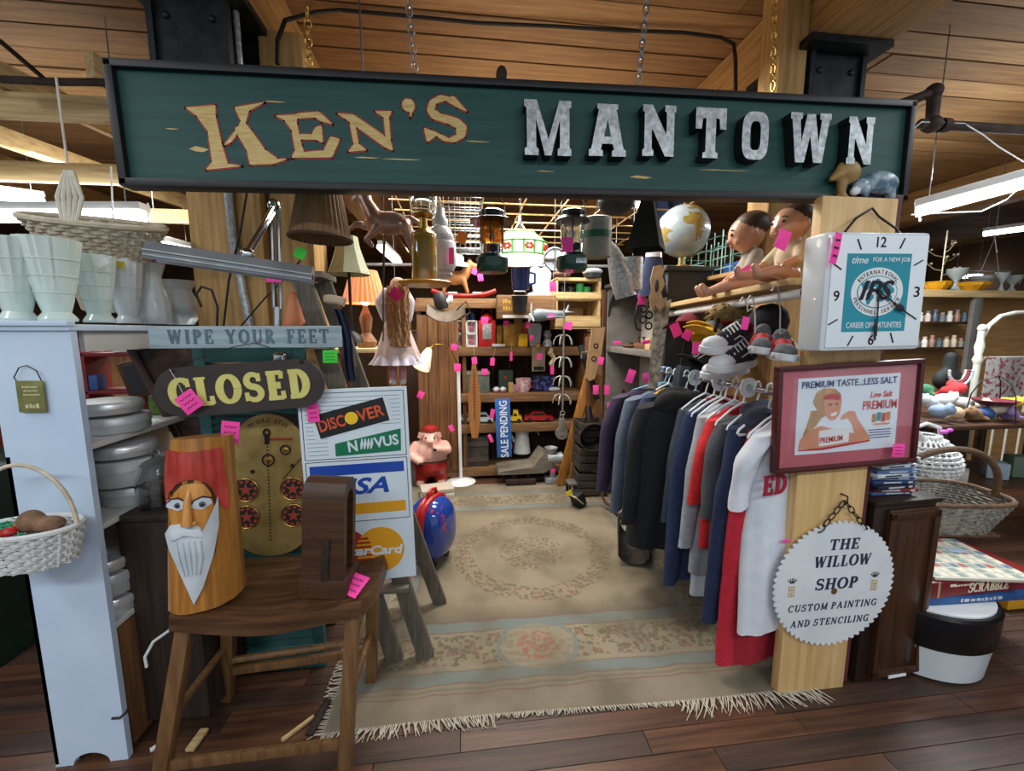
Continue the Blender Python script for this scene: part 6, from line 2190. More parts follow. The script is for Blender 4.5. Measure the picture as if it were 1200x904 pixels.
MB(GALV).box((0, -.052, .15), (.09, .01, .15), None, .003).build('window', RB)
MB(RED).lathe([(.07, .26), (.06, .3), (.02, .33), (0, .335)], n=18).tube([(.05 * math.cos(a), 0, .33 + .05 * math.sin(a)) for a in [PI * k / 10 for k in range(11)]], .006, 6).build('lamp_top', RB)
for i, (px, w_, h_, c, c2, nm, lb) in enumerate(((586, .06, .22, '#c9a83a', '#8a3a22', 'tea_tin', 'narrow mustard tin beside the red lantern box'), (598, .12, .24, '#b58a3a', '#c9b04a', 'tea_tin', 'wide yellow printed tin in the middle of the upper shelf'),
                                                 (609, .08, .3, '#a8843a', '#8a6a2a', 'tea_tin', 'tall olive tin behind the yellow can on the upper shelf'), (613, .09, .14, '#e0b91c', '#d8a812', 'yellow_can', 'short bright yellow can on the upper shelf'),
                                                 (618, .07, .25, '#c9582a', '#a8481f', 'orange_tin', 'orange tin standing behind the bottle-shaped one'))):
 Y_ = 4.16 if h_ < .2 else 4.26
 q = bx(c, (0, 0, h_ * .46), (w_, .07, h_ * .92), .006, None, c2)
 l_ = MB(C('#6a5a3a', .4)).box((0, 0, h_ * .96), (w_ * .9, .06, h_ * .08), None, .004)
 item(nm, lb, 'tin', px, 404, 4.14, [('body', q), ('lid', l_)], z=Z4).location.y = Y_
BT = thing('grey_bottle_tin', 'pale grey shouldered tin with pink tags on the upper shelf', 'tin', (at(627, 404, 4.14).x, 4.18, Z4 + .002))
MB(mat('pale_grey_tin', '#9fadb8', '#b5c0c9', .4, .2, 10)).prism([(-.05, 0), (.05, 0), (.07, .2), (.05, .23), (-.05, .23), (-.07, .2)], -.03, .03).build('body', BT)
MB(BLACK).lathe([(0, .23), (.02, .23), (.02, .27), (0, .27)], n=14).build('cap', BT)
tag(623, 396, 4.0, .05, .06, 'pink price tag at the foot of the grey shouldered tin', 0, ink=False)
tag(619, 381, 4.0, .05, .07, 'pink price tag at the neck of the grey shouldered tin', R(8), ink=False)
tag(568, 376, 4.0, .08, .08, 'pink price tag on the red lantern box', R(5), ink=False)
tag(593, 379, 4.1, .06, .06, 'pink price tag above the yellow tins', 0, ink=False)
item('china_figure', 'blue and white china figurine at the right end of the upper shelf', 'figurine', 643, 404, 4.14, [('body', MB(mat('blue_white_china', '#d5dbe2', '#4a5f8a', .25, 0, 40)).lathe([(0, 0), (.05, 0), (.055, .03), (.03, .08), (.045, .12), (.03, .16), (0, .165)], n=20)), ('head', MB(BLACK).ell((0, 0, .19), (.026, .026, .032)))], z=Z4).location.y = 4.2
for i, (px, lb) in enumerate(((547, 'dark blue small bottle on top of the white shadow box'), (554, 'second dark blue bottle on the shadow box, nearest the red lantern'))):
 item('blue_bottle', lb, 'bottle', px, 376, 4.14, [('body', MB(C('#1c2a4a', .2)).lathe([(0, 0), (.025, 0), (.028, .07), (.012, .09), (.012, .12), (0, .12)], n=14))], z=Z4 + .262).location.y = 4.2
item('white_tray', 'low white tray in front of the yellow tins', 'tray', 584, 404, 4.12, [('body', MB(WEN).box((0, 0, .015), (.13, .06, .03), None, .006))], z=Z4)

# -- hanging from the shelf edges
tag(532, 407, 3.95, .07, .07, 'pink price tag hanging at the top of the gooseneck lamp', R(15), ink=False, string=(.01, .1))
tag(536, 431, 3.95, .075, .085, 'pink price tag on the pole of the white floor lamp', 0, ink=False)
tag(556, 423, 3.98, .06, .08, 'pink price tag at the top of the tapered brown board', R(-4), ink=False, string=(0, .12))
tag(577, 424, 3.98, .05, .09, 'pink price tag hanging above the grey green box', R(5), ink=False, string=(.02, .1))
tag(599, 418, 3.98, .03, .1, 'narrow pink price tag turned edgeways under the upper shelf', 0, ink=False, string=(.0, .1))
tag(632, 418, 3.96, .06, .075, 'pink price tag on the wooden scale board', R(6), ink=False)
tag(647, 434, 3.96, .045, .1, 'pink price tag hanging under the bent tin figure', 0, ink=False)
tag(568, 436, 3.98, .065, .07, 'pink price tag on the lid of the grey green box', 0, ink=False)
tag(493, 463, 4.0, .07, .08, 'pink price tag on the plank door behind the pig statue', R(25), ink=False)
tag(529, 502, 3.9, .05, .08, 'pink price tag at the raised hand of the pig statue', R(-25), ink=False)
tag(575, 514, 4.0, .04, .1, 'pink price tag hanging on the dark crate under the toy cars', R(-22), ink=False)
tag(597, 523, 3.93, .06, .065, 'pink price tag at the foot of the blue vertical sign', 0, ink=False)
tag(577, 485, 4.02, .05, .11, 'pink price tag leaning against the white toy car', R(10), ink=False)
SCB = thing('scale_board', 'grey weighing scale board with a brass hook hanging on the upper shelf', 'scale', at(631, 421, 4.04))
MB(C('#8a7c66', .6, '#a0937c')).box((0, 0, 0), (.13, .03, .24), None, .005).build('board', SCB)
MB(BRASS).lathe([(0, .12), (.03, .12), (.03, .15), (0, .16)], n=14).build('hook', SCB)
MB(BLACK).box((0, -.017, -.09), (.1, .006, .035)).build('slot', SCB)
item('tin_figure', 'bent cream tin figure hanging at the right of the scale board', 'figure', 647, 420, 4.05, [('body', MB(C('#c9c09a', .5)).tube([(.0, 0, .1), (-.02, 0, .05), (.02, 0, 0), (-.01, 0, -.06), (0, 0, -.09)], [.02, .03, .022, .028, .012], 8))])
TPB = thing('tapered_board', 'long tapered brown scoring board hanging in front of the shelves', 'board', at(556, 470, 3.98))
MB(mat('score_brown', '#8a5a2c', '#a06e3a', .4, 0, 6, (4, 4, .5))).prism([(-.018, .36), (.018, .36), (.04, .2), (.062, -.02), (.055, -.2), (.03, -.37), (-.03, -.37), (-.055, -.2), (-.062, -.02), (-.04, .2)], 0, .02).build('board', TPB)
mb = MB(INK)
for k in range(18):
 mb.box((0, -.002, .3 - .028 * k), (.02, .004, .006))
mb.build('hole', TPB, kind='stuff')
SP = thing('blue_sign', 'vertical blue sign with white lettering standing before the lower shelves', 'sign', at(590, 502, 3.92), (0, R(-2), 0))
MB(mat('sign_blue', '#2f66b0', '#2a5ca4', .5, 0, 5)).box((0, 0, 0), (.145, .012, .58), None, .002).build('board', SP)
MB(WHITEPL).text('SALE PENDING', .56, .075, (.004, -.0065, -.01), R(90), .001, 0, .012).build('lettering', SP, smooth=False)

# -- third shelf
Z3 = SH[2] + .001
item('grey_box', 'grey green wooden box with white lid edge on the middle shelf', 'box', 558, 458, 4.14, [('body', MB(C('#59645c', .7, '#6c776e')).box((0, 0, .09), (.27, .16, .18), None, .005)), ('lid', MB(C('#8b938c', .6)).box((0, 0, .2), (.28, .17, .04), None, .005))], z=Z3).location.y = 4.22
item('green_tin', 'dark green square tin with a red spot on the middle shelf', 'tin', 594, 458, 4.14, [('body', MB(C('#33483a', .5, '#3f5546')).box((0, 0, .11), (.15, .08, .22), None, .008)), ('spot', MB(C('#9a3a34')).ell((0, -.041, .14), (.022, .004, .024)))], z=Z3).location.y = 4.26
for i, (px, lb) in enumerate(((582, 'white toy shoe at the front of the middle shelf, nearest the grey green box'), (590, 'white toy shoe beside its twin on the middle shelf'))):
 item('toy_shoe', lb, 'shoe', px, 458, 4.13, [('upper', MB(WEN).ell((0, 0, .03), (.035, .05, .03))), ('sole', MB(C('#8a3a3a')).box((0, 0, .006), (.06, .1, .012), None, .004))], z=Z3).location.y = 4.17
for i, (px, c, h_, lb) in enumerate(((599, '#b59a5a', .1, 'small ochre matchbox on the middle shelf'), (604, '#a87a94', .08, 'small lilac cup beside the ochre matchbox'))):
 item('trinket_box', lb, 'box', px, 458, 4.14, [('body', MB(C(c, .5)).box((0, 0, h_ / 2), (.05, .05, h_), None, .006))], z=Z3).location.y = 4.18
item('pink_mug', 'white and pink novelty mug on the middle shelf', 'mug', 614, 459, 4.13, [('body', MB(mat('pink_white_print', '#e6dcdc', '#c05a72', .3, 0, 30)).lathe([(0, 0), (.055, 0), (.075, .04), (.08, .14), (.074, .14), (.07, .04), (0, .01)], n=24)), ('handle', MB(C('#d83a8a')).tube([(.07, 0, .12), (.11, 0, .1), (.1, 0, .05), (.07, 0, .04)], .009, 8))], z=Z3).location.y = 4.18
item('blue_print_box', 'black box printed in violet blue on the middle shelf', 'box', 638, 459, 4.13, [('body', MB(mat('violet_print', '#15161f', '#4f5fb8', .4, 0, 22, None, (.48, .6))).box((0, 0, .08), (.22, .12, .16), None, .006)), ('lid', MB(BLACK).box((0, 0, .168), (.225, .125, .016), None, .003))], z=Z3).location.y = 4.22
item('tin_mouse', 'small white tin toy in front of the violet printed box', 'toy', 651, 460, 4.1, [('body', MB(WEN).ell((0, 0, .025), (.06, .03, .025)))], z=Z3).location.y = 4.15


# -- toy cars
def toy_car(px, label, c, L_, truck=False):
 t = thing('toy_car', label, 'toy car', (at(px, 496, 4.13).x, 4.19, SH[1] + .001), (0, 0, R(-4)), 'toy vehicles on the lower shelf')
 cm = mat('car_' + c.strip('#'), c, None, .3, coat=.5)
 h_ = .05
 poly_ = [(-L_, .02), (L_, .02), (L_, .055), (L_ * .55, .066), (L_ * .3, .105), (-L_ * .4, .105), (-L_ * .62, .066), (-L_, .06)] if not truck else [(-L_, .02), (L_, .02), (L_, .06), (L_ * .6, .075), (L_ * .5, .13), (-L_ * .1, .13), (-L_ * .15, .06), (-L_, .06)]
 MB(cm).prism(poly_, -.05, .05).build('body', t)
 MB(BLACK).prism([(L_ * .42, .07), (L_ * .24, .098), (-L_ * .05, .098), (-L_ * .05, .07)] if truck else [(L_ * .45, .07), (L_ * .26, .098), (-L_ * .36, .098), (-L_ * .52, .07)], -.052, .052).build('windows', t)
 for sx in (-.62, .62):
  for sy in (-.048, .048):
   MB(BLACK).tube([(sx * L_, sy - .01, .022), (sx * L_, sy + .01, .022)], .022, 14).build('wheel', t)
 return t


toy_car(546, 'white toy car half hidden behind the floor lamp pole on the lower shelf', '#cfd3d4', .07)
toy_car(567, 'white toy car with blue tint left of the blue vertical sign', '#b9c4cc', .1)
toy_car(603, 'yellow toy truck on the lower shelf', '#d9b420', .08, True)
toy_car(632, 'long red toy convertible on the lower shelf', '#a0201f', .15)

# -- lowest shelf and floor at the back
item('dark_crate', 'dark grey square crate on the lowest shelf', 'crate', 558, 545, 4.1, [('body', MB(C('#3a342e', .8, '#4c453d')).box((0, 0, .16), (.26, .22, .32), None, .006)), ('slat', MB(C('#4c453d', .8)).box((0, -.114, .08), (.26, .008, .05)).box((0, -.114, .24), (.26, .008, .05)))], z=SH[0] + .001).location.y = 4.25
item('coffee_pot', 'tall tapered tin coffee pot on the lowest shelf', 'pot', 614, 532, 4.06, [('body', MB(TIN).lathe([(0, 0), (.09, 0), (.07, .2), (.075, .205), (.075, .235), (.06, .25), (.02, .27), (0, .27)], n=26)), ('handle', MB(TIN).tube([(.065, 0, .22), (.16, 0, .23), (.18, 0, .18)], .007, 6)), ('spout', MB(TIN).tube([(-.08, 0, .12), (-.11, 0, .18), (-.12, 0, .21)], [.02, .014, .01], 8))], z=SH[0] + .12).location.y = 4.2
item('sled_seat', 'grey board with rounded end lying on an iron frame under the coffee pot', 'board', 612, 545, 3.95, [('board', MB(GREYX).prism([(-.25, 0), (.2, 0), (.28, .05), (.3, .12), (.26, .17), (.2, .2), (.1, .07), (-.24, .03)], -.1, .2)), ('runner', MB(RUST).tube([(-.2, 0, -.0), (-.18, 0, -.1), (.2, 0, -.1), (.26, 0, -.02)], .012, 8))], z=.12).location.y = 3.96
MG = thing('meat_grinder', 'old grey cast iron meat grinder standing on the floor before the back shelf', 'grinder', (at(645, 565, 4.0).x, 3.9, 0.0085))
mb = MB(GALV).tube([(-.06, 0, .25), (.09, 0, .25)], [.05, .06], 16).lathe([(.03, .28), (.05, .33), (.065, .36), (.058, .36), (.03, .3)], (-.02, 0, 0), n=18)
mb.build('barrel', MG)
MB(GALV).bar((-.01, 0, .22), (.0, 0, .06), .05, .03, (0, 1, 0), .006).box((0, 0, .03), (.16, .1, .06), None, .012).build('stand', MG)
MB(GALV).tube([(-.06, 0, .25), (-.11, 0, .25), (-.13, 0, .14), (-.17, 0, .14)], .01, 8).ell((-.18, 0, .14), (.025, .016, .016)).build('crank', MG)
tag(648, 552, 3.85, .05, .05, 'pink price tag on the meat grinder', R(15), ink=False)
item('machine_casting', 'rusty iron machine base on the floor beside the meat grinder', 'machine part', 610, 566, 3.9, [('casting', MB(RUST).box((0, 0, .03), (.3, .14, .06), None, .012)), ('post', MB(RUST).tube([(-.06, 0, .05), (-.06, 0, .14)], .03, 12).tube([(.08, 0, .05), (.08, 0, .1)], .02, 10))], z=.0085).location.y = 3.92
# hook rack and pulley
HK = thing('hook_rack', 'tall grey metal rod with four tiers of curved hooks hanging before the back shelf', 'rack', at(661, 378, 3.6))
STH = mat('hook_grey', '#8f8d86', '#a5a39b', .4, .6, 10)
z0 = at(661, 378, 3.6).z
z1 = at(658, 482, 3.6).z - z0
MB(STH).tube([(0, 0, .12), (0, 0, z1)], .009, 8).build('rod', HK)
for y_ in (400, 426, 448, 469):
 zz = at(661, y_, 3.6).z - z0
 for k in range(5):
  a = k * 2 * PI / 5 + .3
  MB(STH).tube([(r_ * math.cos(a), r_ * math.sin(a), zz + dz) for r_, dz in ((0, .04), (.03, .055), (.065, .04), (.085, .005), (.09, -.03))], .006, 6).build('hook', HK)
MB(STH).tube([(.02 * math.cos(a), 0, z1 - .02 + .02 * math.sin(a)) for a in [2 * PI * k / 14 for k in range(14)]], .006, 6, close=True).build('ring', HK)
MB(STEEL).tube([(0, 0, .12), (0, 0, 2.41 - z0)], .002, 5).build('hanging_wire', HK)
PU = thing('iron_pulley', 'iron pulley block hanging from the bottom ring of the hook rack', 'pulley', at(658, 508, 3.6))
MB(STH).tube([(0, -.02, 0), (0, .02, 0)], .055, 20).tube([(0, -.026, 0), (0, .026, 0)], .02, 12).build('wheel', PU)
MB(STH).bar((0, 0, .02), (0, 0, .14), .05, .05, (0, 1, 0), .01).tube([(.016 * math.cos(a), 0, .155 + .02 * math.sin(a)) for a in [2 * PI * k / 12 for k in range(12)]], .006, 6, close=True).build('block', PU)

# ------------------------------------------------------------------ RIGHT SIDE OF THE STALL: bookcase, partition
PLY = wood('plywood_z', '#8f6f45', '#b08c5c', 'z', .7)
struct(MB(PLY).box((1.76, 3.06, .92), (.03, 1.5, 1.84), None, .003).box((1.78, 3.06, 1.85), (.30, 1.5, .024), None, .003), 'wall_partition')
BCD = mat('bookcase_charcoal', '#26282b', '#34373a', .5, 0, 6)
BCG = mat('bookcase_grey', '#5d5a57', '#74706b', .6, 0, 6)
BCW = mat('bookcase_back', '#b3b0a8', '#a39f96', .7, 0, 4)
BC = thing('bookcase', 'tall dark painted bookcase along the right side of the stall full of rusty tools', 'bookcase', (1.36, 2.65, 0))
BL, BD, BH_ = 1.14, .34, 1.90
MB(BCD).box((BD / 2, .012, BH_ / 2), (BD, .024, BH_), None, .004).build('near_side', BC)
MB(BCG).box((BD / 2, BL - .012, BH_ / 2), (BD, .024, BH_), None, .004).build('far_side', BC)
MB(BCD).box((BD / 2, BL / 2, BH_ + .012), (BD + .05, BL + .05, .03), None, .005).build('top', BC)
MB(BCW).box((BD - .006, BL / 2, BH_ / 2), (.012, BL - .04, BH_ - .02)).build('back', BC)
BSH = [.10, .45, .83, 1.36]
for zz in BSH:
 MB(BCG).box((BD / 2 - .005, BL / 2, zz - .012), (BD - .02, BL - .04, .024), None, .003).box((.004, BL / 2, zz - .02), (.02, BL - .03, .05), None, .004).build('shelf', BC)
MB(BCD).prism([(.02, 1.62), (.05, 1.74), (.12, 1.82), (.3, 1.86), (BL / 2, 1.87), (BL - .3, 1.86), (BL - .12, 1.82), (BL - .05, 1.74), (BL - .02, 1.62), (BL - .02, 1.9), (.02, 1.9)], -.0, -.02, Matrix.Rotation(PI / 2, 4, 'Z')).build('arched_trim', BC)
o = MB(PAPER).box((0, 0, 0), (.22, 1.0, .004)).build('shelf_paper')
o.location = (1.36 + .15, 2.65 + BL / 2, .103)
info(o, 'sheet of white paper lining the bottom shelf of the dark bookcase', 'paper')
RU1, RU2 = mat('rust_tool', '#3a2a20', '#6a4630', .75, .3, 20), mat('iron_tool', '#2a2725', '#4a4540', .6, .5, 18)
TOOLW = wood('tool_wood_y', '#4a2f1e', '#7a5233', 'y', .6)
KINDS = ('hand_plane', 'pipe_wrench', 'pulley_wheel', 'iron_clamp', 'wood_block')


def rusty(kind, x, y, z, rz, label, s=1.0):
 t = thing(kind, label, {'hand_plane': 'plane', 'pipe_wrench': 'wrench', 'pulley_wheel': 'pulley', 'iron_clamp': 'clamp', 'wood_block': 'block'}[kind], (x, y, z), (0, 0, rz))
 if kind == 'hand_plane':
  MB(TOOLW).box((0, 0, .03 * s), (.06 * s, .24 * s, .055 * s), None, .006).build('body', t)
  MB(DKW).tube([(0, .07 * s, .05 * s), (0, .085 * s, .1 * s), (0, .06 * s, .13 * s)], [.014 * s, .012 * s, .014 * s], 8).build('handle', t)
  MB(RU2).box((0, -.02 * s, .08 * s), (.04 * s, .008, .1 * s), (R(-38), 0, 0)).build('blade', t)
 elif kind == 'pipe_wrench':
  MB(RU1).bar((0, -.16 * s, .02), (0, .1 * s, .03), .03 * s, .022 * s, bev=.005).build('handle', t)
  MB(RU2).prism([(-.03 * s, 0), (.035 * s, 0), (.04 * s, .03 * s), (.01 * s, .03 * s), (.01 * s, .06 * s), (.045 * s, .06 * s), (.04 * s, .095 * s), (-.03 * s, .09 * s)], 0, .03 * s, Matrix.Translation((0, .1 * s, .002))).build('jaw', t)
 elif kind == 'pulley_wheel':
  mb = MB(RU1)
  mb.tube([(.07 * s * math.cos(a), .07 * s * math.sin(a), .02 * s) for a in [2 * PI * k / 24 for k in range(24)]], .016 * s, 8, close=True)
  mb.build('rim', t)
  mb = MB(RU2).tube([(0, 0, 0), (0, 0, .05 * s)], .02 * s, 12)
  for k in range(5):
   a = 2 * PI * k / 5
   mb.tube([(0, 0, .02 * s), (.07 * s * math.cos(a), .07 * s * math.sin(a), .02 * s)], .007 * s, 6)
  mb.build('hub', t)
 elif kind == 'iron_clamp':
  MB(RU2).tube([(-.07 * s, 0, .015), (-.07 * s, .1 * s, .02), (.0, .13 * s, .03), (.07 * s, .1 * s, .02), (.07 * s, .02, .015)], .014 * s, 8).build('frame', t)
  MB(RU1).tube([(-.14 * s, -.0, .018), (.06 * s, 0, .018)], .009 * s, 8).tube([(-.14 * s, -.03 * s, .018), (-.14 * s, .03 * s, .018)], .006 * s, 6).build('screw', t)
 else:
  MB(mat('pale_block', '#b59a72', '#a3875e', .7, 0, 12)).box((0, 0, .045 * s), (.1 * s, .09 * s, .09 * s), None, .005).build('body', t)
  MB(RU2).box((0, 0, .092 * s), (.03, .03, .006)).build('stamp', t)
 return t


sp = [('wood_block', .12, .42, 3, 0, 1.0, 'pale wooden block on the top shelf of the dark bookcase'), ('pulley_wheel', .1, .8, 3, .3, .9, 'small rusty pulley at the far end of the top bookcase shelf'),
      ('hand_plane', .14, .62, 3, .4, .8, 'little wooden plane on the top bookcase shelf behind the pale block'), ('iron_clamp', .13, .22, 3, .2, .9, 'iron clamp at the near end of the top bookcase shelf'),
      ('hand_plane', .12, .85, 2, .2, 1.2, 'wooden hand plane at the far end of the second bookcase shelf'), ('pipe_wrench', .1, .6, 2, .5, 1.2, 'rusty pipe wrench in the middle of the second bookcase shelf'), ('pulley_wheel', .13, .36, 2, 0, 1.1, 'rusty wheel on the second bookcase shelf near the saw'),
      ('hand_plane', .2, .5, 2, -.3, 1.3, 'large dark hand plane at the back of the second bookcase shelf'),
      ('iron_clamp', .1, .85, 1, .4, 1.2, 'iron clamp at the far end of the third bookcase shelf'), ('pulley_wheel', .12, .55, 1, 0, 1.5, 'big iron pulley on the third bookcase shelf'), ('pipe_wrench', .12, .3, 1, .8, 1.3, 'rusty wrench at the near end of the third bookcase shelf'),
      ('pulley_wheel', .12, .85, 0, .2, 1.5, 'rusty wheel at the far end of the bottom bookcase shelf'), ('iron_clamp', .14, .6, 0, 1, 1.5, 'heap-like iron clamp on the bottom bookcase shelf'), ('pulley_wheel', .18, .4, 0, 0, 1.7, 'large rusty gear wheel on the bottom bookcase shelf near the coats'), ('hand_plane', .2, .72, 0, .6, 1.4, 'dark hand plane at the back of the bottom bookcase shelf')]
for k, dx, dy, si, rz, s, lb in sp:
 rusty(k, 1.36 + dx, 2.65 + dy, BSH[si] + (.005 if si == 0 else .001), rz, lb, s)
for a in ((739, 441, 2.98, .07, .12, 'pink price tag standing among tools on the second bookcase shelf', R(18)), (752, 351, 2.6, .06, .08, 'pink price tag hanging below the tin funnel', 0), (757, 443, 2.75, .05, .08, 'small pink price tag beside the saw blade', R(-12)),
          (698, 457, 3.55, .06, .1, 'pink price tag hanging left of the bookcase corner', 0), (711, 457, 3.5, .055, .1, 'pink price tag hanging on the corner of the bookcase', R(3)), (713, 478, 3.5, .035, .1, 'narrow pink price tag below the pair at the bookcase corner', 0),
          (704, 423, 3.55, .06, .08, 'pink price tag on the pale wooden paddle', R(12)), (736, 520, 2.9, .05, .1, 'pink price tag hanging on the iron pulley of the third bookcase shelf', R(30)), (745, 565, 2.8, .06, .06, 'pink price tag on the rusty wheel of the bottom bookcase shelf', R(20)),
          (722, 513, 3.2, .09, .025, 'pink price tag lying on the third bookcase shelf', 0), (723, 402, 3.2, .08, .03, 'pink price tag lying on the top bookcase shelf', 0), (757, 401, 2.75, .07, .03, 'pink price tag lying by the iron clamp of the top bookcase shelf', R(-8))):
 tag(*a, ink=False)
tag(742, 533, 2.85, .05, .09, 'white price tag hanging under the pink one at the third bookcase shelf', R(-8), PAPER, ink=False)

# hand saw, tin funnel, scroll bracket at the near end of the bookcase
HS = thing('hand_saw', 'old hand saw with speckled blade hung on the near edge of the bookcase', 'saw', at(770, 395, 2.55), (0, R(2), R(-15)))
MB(mat('saw_speckle', '#6a675c', '#a8a596', .6, .4, 26, None, (.4, .6))).prism([(-.03, .22), (.07, .24), (.045, -.1), (.02, -.42), (-.03, -.42)], 0, .004).build('blade', HS)
MB(mat('saw_handle', '#7a6448', '#9a8462', .7, 0, 12)).prism([(-.055, .44), (-.01, .45), (.01, .42), (.0, .38), (.02, .33), (.0, .28), (.03, .2), (.0, .16), (-.03, .2), (-.05, .16), (-.07, .25), (-.06, .3), (-.07, .36)], -.012, .014).build('handle', HS)
MB(BLACK).ell((-.03, -.013, .32), (.012, .004, .04), None, 12, 8).build('grip_hole', HS)
FN = thing('tin_funnel', 'large grey tin watering funnel with bent spout hanging above the bookcase', 'funnel', at(735, 315, 2.35))
MB(GALV).tube([(.03, 0, -.12), (.03, 0, .06)], .06, 20).build('drum', FN)
MB(GALV).tube([(-.17, 0, .14), (-.13, 0, .15), (-.09, 0, .1), (-.03, 0, -.05), (.0, 0, -.16)], [.012, .02, .035, .07, .06], 16).build('spout', FN)
MB(STEEL).tube([(.03, 0, .06), (.03, 0, 2.41 - FN.location.z)], .002, 5).build('hanging_wire', FN)
SCB_ = thing('scroll_bracket', 'black iron scroll bracket hanging beside the saw on the bookcase', 'bracket', at(757, 375, 2.62))
mb = MB(BLACK)
mb.tube([(.0, 0, .2), (-.06, 0, .1), (-.08, 0, .0), (-.06, 0, -.06), (-.03, 0, -.07)], .007, 6)
for cx, cz in ((-.02, .0), (.02, .03), (.02, -.04), (-.02, .07), (.03, .1)):
 mb.tube([(cx + .022 * math.cos(a), 0, cz + .022 * math.sin(a)) for a in [2 * PI * k / 12 for k in range(12)]], .006, 5, close=True)
mb.build('scroll', SCB_)
GD = thing('grey_drum', 'grey tin drum with a green band hanging beside the clear lantern', 'drum', at(698, 302, 2.15))
MB(mat('drum_grey', '#7f857f', '#969b94', .5, .3, 12)).lathe([(0, 0), (.075, 0), (.077, .004), (.077, .19), (.07, .194), (0, .194)], n=30).build('body', GD)
MB(mat('drum_green', '#1f5a44', None, .5)).lathe([(.0785, .09), (.0785, .125)], n=30).build('band', GD)
MB(STEEL).tube([(0, 0, .19), (0, 0, 2.41 - GD.location.z)], .002, 5).build('hanging_wire', GD)
BKp = thing('black_lampshade', 'black tapering four-sided shade hanging under the sign beside the globe', 'lampshade', at(757, 293, 1.9), (0, 0, R(8)))
MB(mat('black_shade', '#131211', '#1f1d1b', .7, 0, 10)).lathe([(.105, 0), (.028, .25), (.0, .252)], n=4).build('shade', BKp)
MB(STEEL).tube([(0, 0, .25), (0, 0, 2.41 - BKp.location.z)], .002, 5).build('hanging_wire', BKp)
HM = thing('dark_helmet', 'dark grey padded helmet hanging under the sign beside the clear lantern', 'helmet', at(722, 238, 1.95))
blob('shell', [('e', (0, 0, .0), (.085, .08, .055), 0), ('e', (0, 0, .03), (.08, .075, .03), 0)], [mat('helmet_grey', '#3a3a38', '#565450', .6, .2, 10)], HM, .012)
MB(STEEL).tube([(-.05, 0, .04), (-.04, 0, .12), (.0, 0, .3)], .003, 6).build('strap', HM)
NB = thing('navy_flag', 'navy cloth with red and white stripes hanging behind the globe', 'flag', at(776, 250, 3.3))
MB(NAVY).surf(lambda u, v: (.22 * (u - .4) + .03 * math.sin(4 * v), .03 * math.sin(11 * u), .12 - .28 * v), 16, 10, thick=.004).build('cloth', NB)
mb = MB(WEN)
mb.tube([(-.09, -.02, -.16), (-.02, -.03, -.2), (.05, -.02, -.16)], .012, 6)
mb.m(RED).tube([(-.09, -.02, -.185), (-.02, -.03, -.225), (.05, -.02, -.185)], .01, 6)
mb.build('striped_edge', NB)
NB2 = thing('navy_doll_dress', 'small navy dress with striped hem hanging behind the handle of the saw', 'dress', at(765, 330, 2.62))
MB(NAVY).surf(lambda u, v: ((.05 + .05 * v) * math.cos(2 * PI * u), (.035 + .035 * v) * math.sin(2 * PI * u), .18 - .28 * v), 28, 8, cu=True).build('dress', NB2)
MB(WEN).surf(lambda u, v: ((.052 + .003 * v) * math.cos(2 * PI * u), (.037 + .003 * v) * math.sin(2 * PI * u), .18 - .03 * v), 28, 3, cu=True).build('white_collar', NB2)

# globe on top of the bookcase
GLB = thing('globe', 'silvery desk globe with brown land standing on top of the bookcase', 'globe', (at(798, 304, 2.74).x + .02, 2.77, 1.928))
m = mat('globe_map', '#8d9ba2', '#a3aeb2', .22, .1, 5, coat=.6)
gb = MB(m).ell((0, 0, .25), (.172, .172, .172), None, 40, 24).build('ball', GLB)
mb = MB(mat('globe_land', '#7a6434', '#94803f', .3, 0, 14, coat=.5))
for L0, B0, out in ((10, 12, [(-18, 18), (-4, 32), (14, 30), (28, 28), (34, 12), (42, 8), (32, -10), (28, -26), (16, -34), (10, -18), (8, 0), (-8, 2), (-16, 8)]), (40, 50, [(0, 38), (30, 34), (60, 42), (80, 60), (40, 70), (10, 60), (-8, 44)]), (-62, 0, [(-75, 8), (-55, 4), (-38, -8), (-50, -28), (-66, -45), (-72, -20)])):
 rg = []
 for sc in (1, .66, .33):
  rg.append([])
  for lo, la in out:
   a, b = R(L0 + (lo - L0) * sc + 258), R(B0 + (la - B0) * sc)
   rg[-1].append(mb.bm.verts.new((.1732 * math.cos(a) * math.cos(b), .1732 * math.sin(a) * math.cos(b), .25 + .1732 * math.sin(b))))
 for A_, B2 in zip(rg, rg[1:]):
  for k in range(len(out)):
   mb.bm.faces.new((A_[k], A_[(k + 1) % len(out)], B2[(k + 1) % len(out)], B2[k]))
 mb.bm.faces.new(rg[-1])
bmesh.ops.recalc_face_normals(mb.bm, faces=mb.bm.faces[:])
mb._mark(mb.bm.faces)
mb.build('land_mass', GLB)
mb = MB(BRASS).tube([(.0, .0, .085), (0, 0, .02)], .014, 10).lathe([(0, 0), (.08, 0), (.07, .016), (.02, .03), (0, .03)], n=24)
mb.build('stand', GLB)
MB(BRASS).tube([(.0 + .18 * math.cos(a), .0, .25 + .18 * math.sin(a)) for a in [R(-80) + R(170) * k / 16 for k in range(17)]], .006, 6).build('meridian_arm', GLB)
TR = thing('teal_wire_rack', 'turquoise wire rack of small goods on the partition behind the dolls', 'rack', (1.80, 2.75, 1.864))
TEALW = mat('teal_wire', '#7fb8ae', '#9fd0c6', .4, .2, 8)
mb = MB(TEALW)
for k in range(4):
 z = .04 + .07 * k
 mb.tube([(-.13, -.3 + .05 * k, z), (.13, -.3 + .05 * k, z), (.13, .35, z), (-.13, .35, z)], .004, 5, close=True)
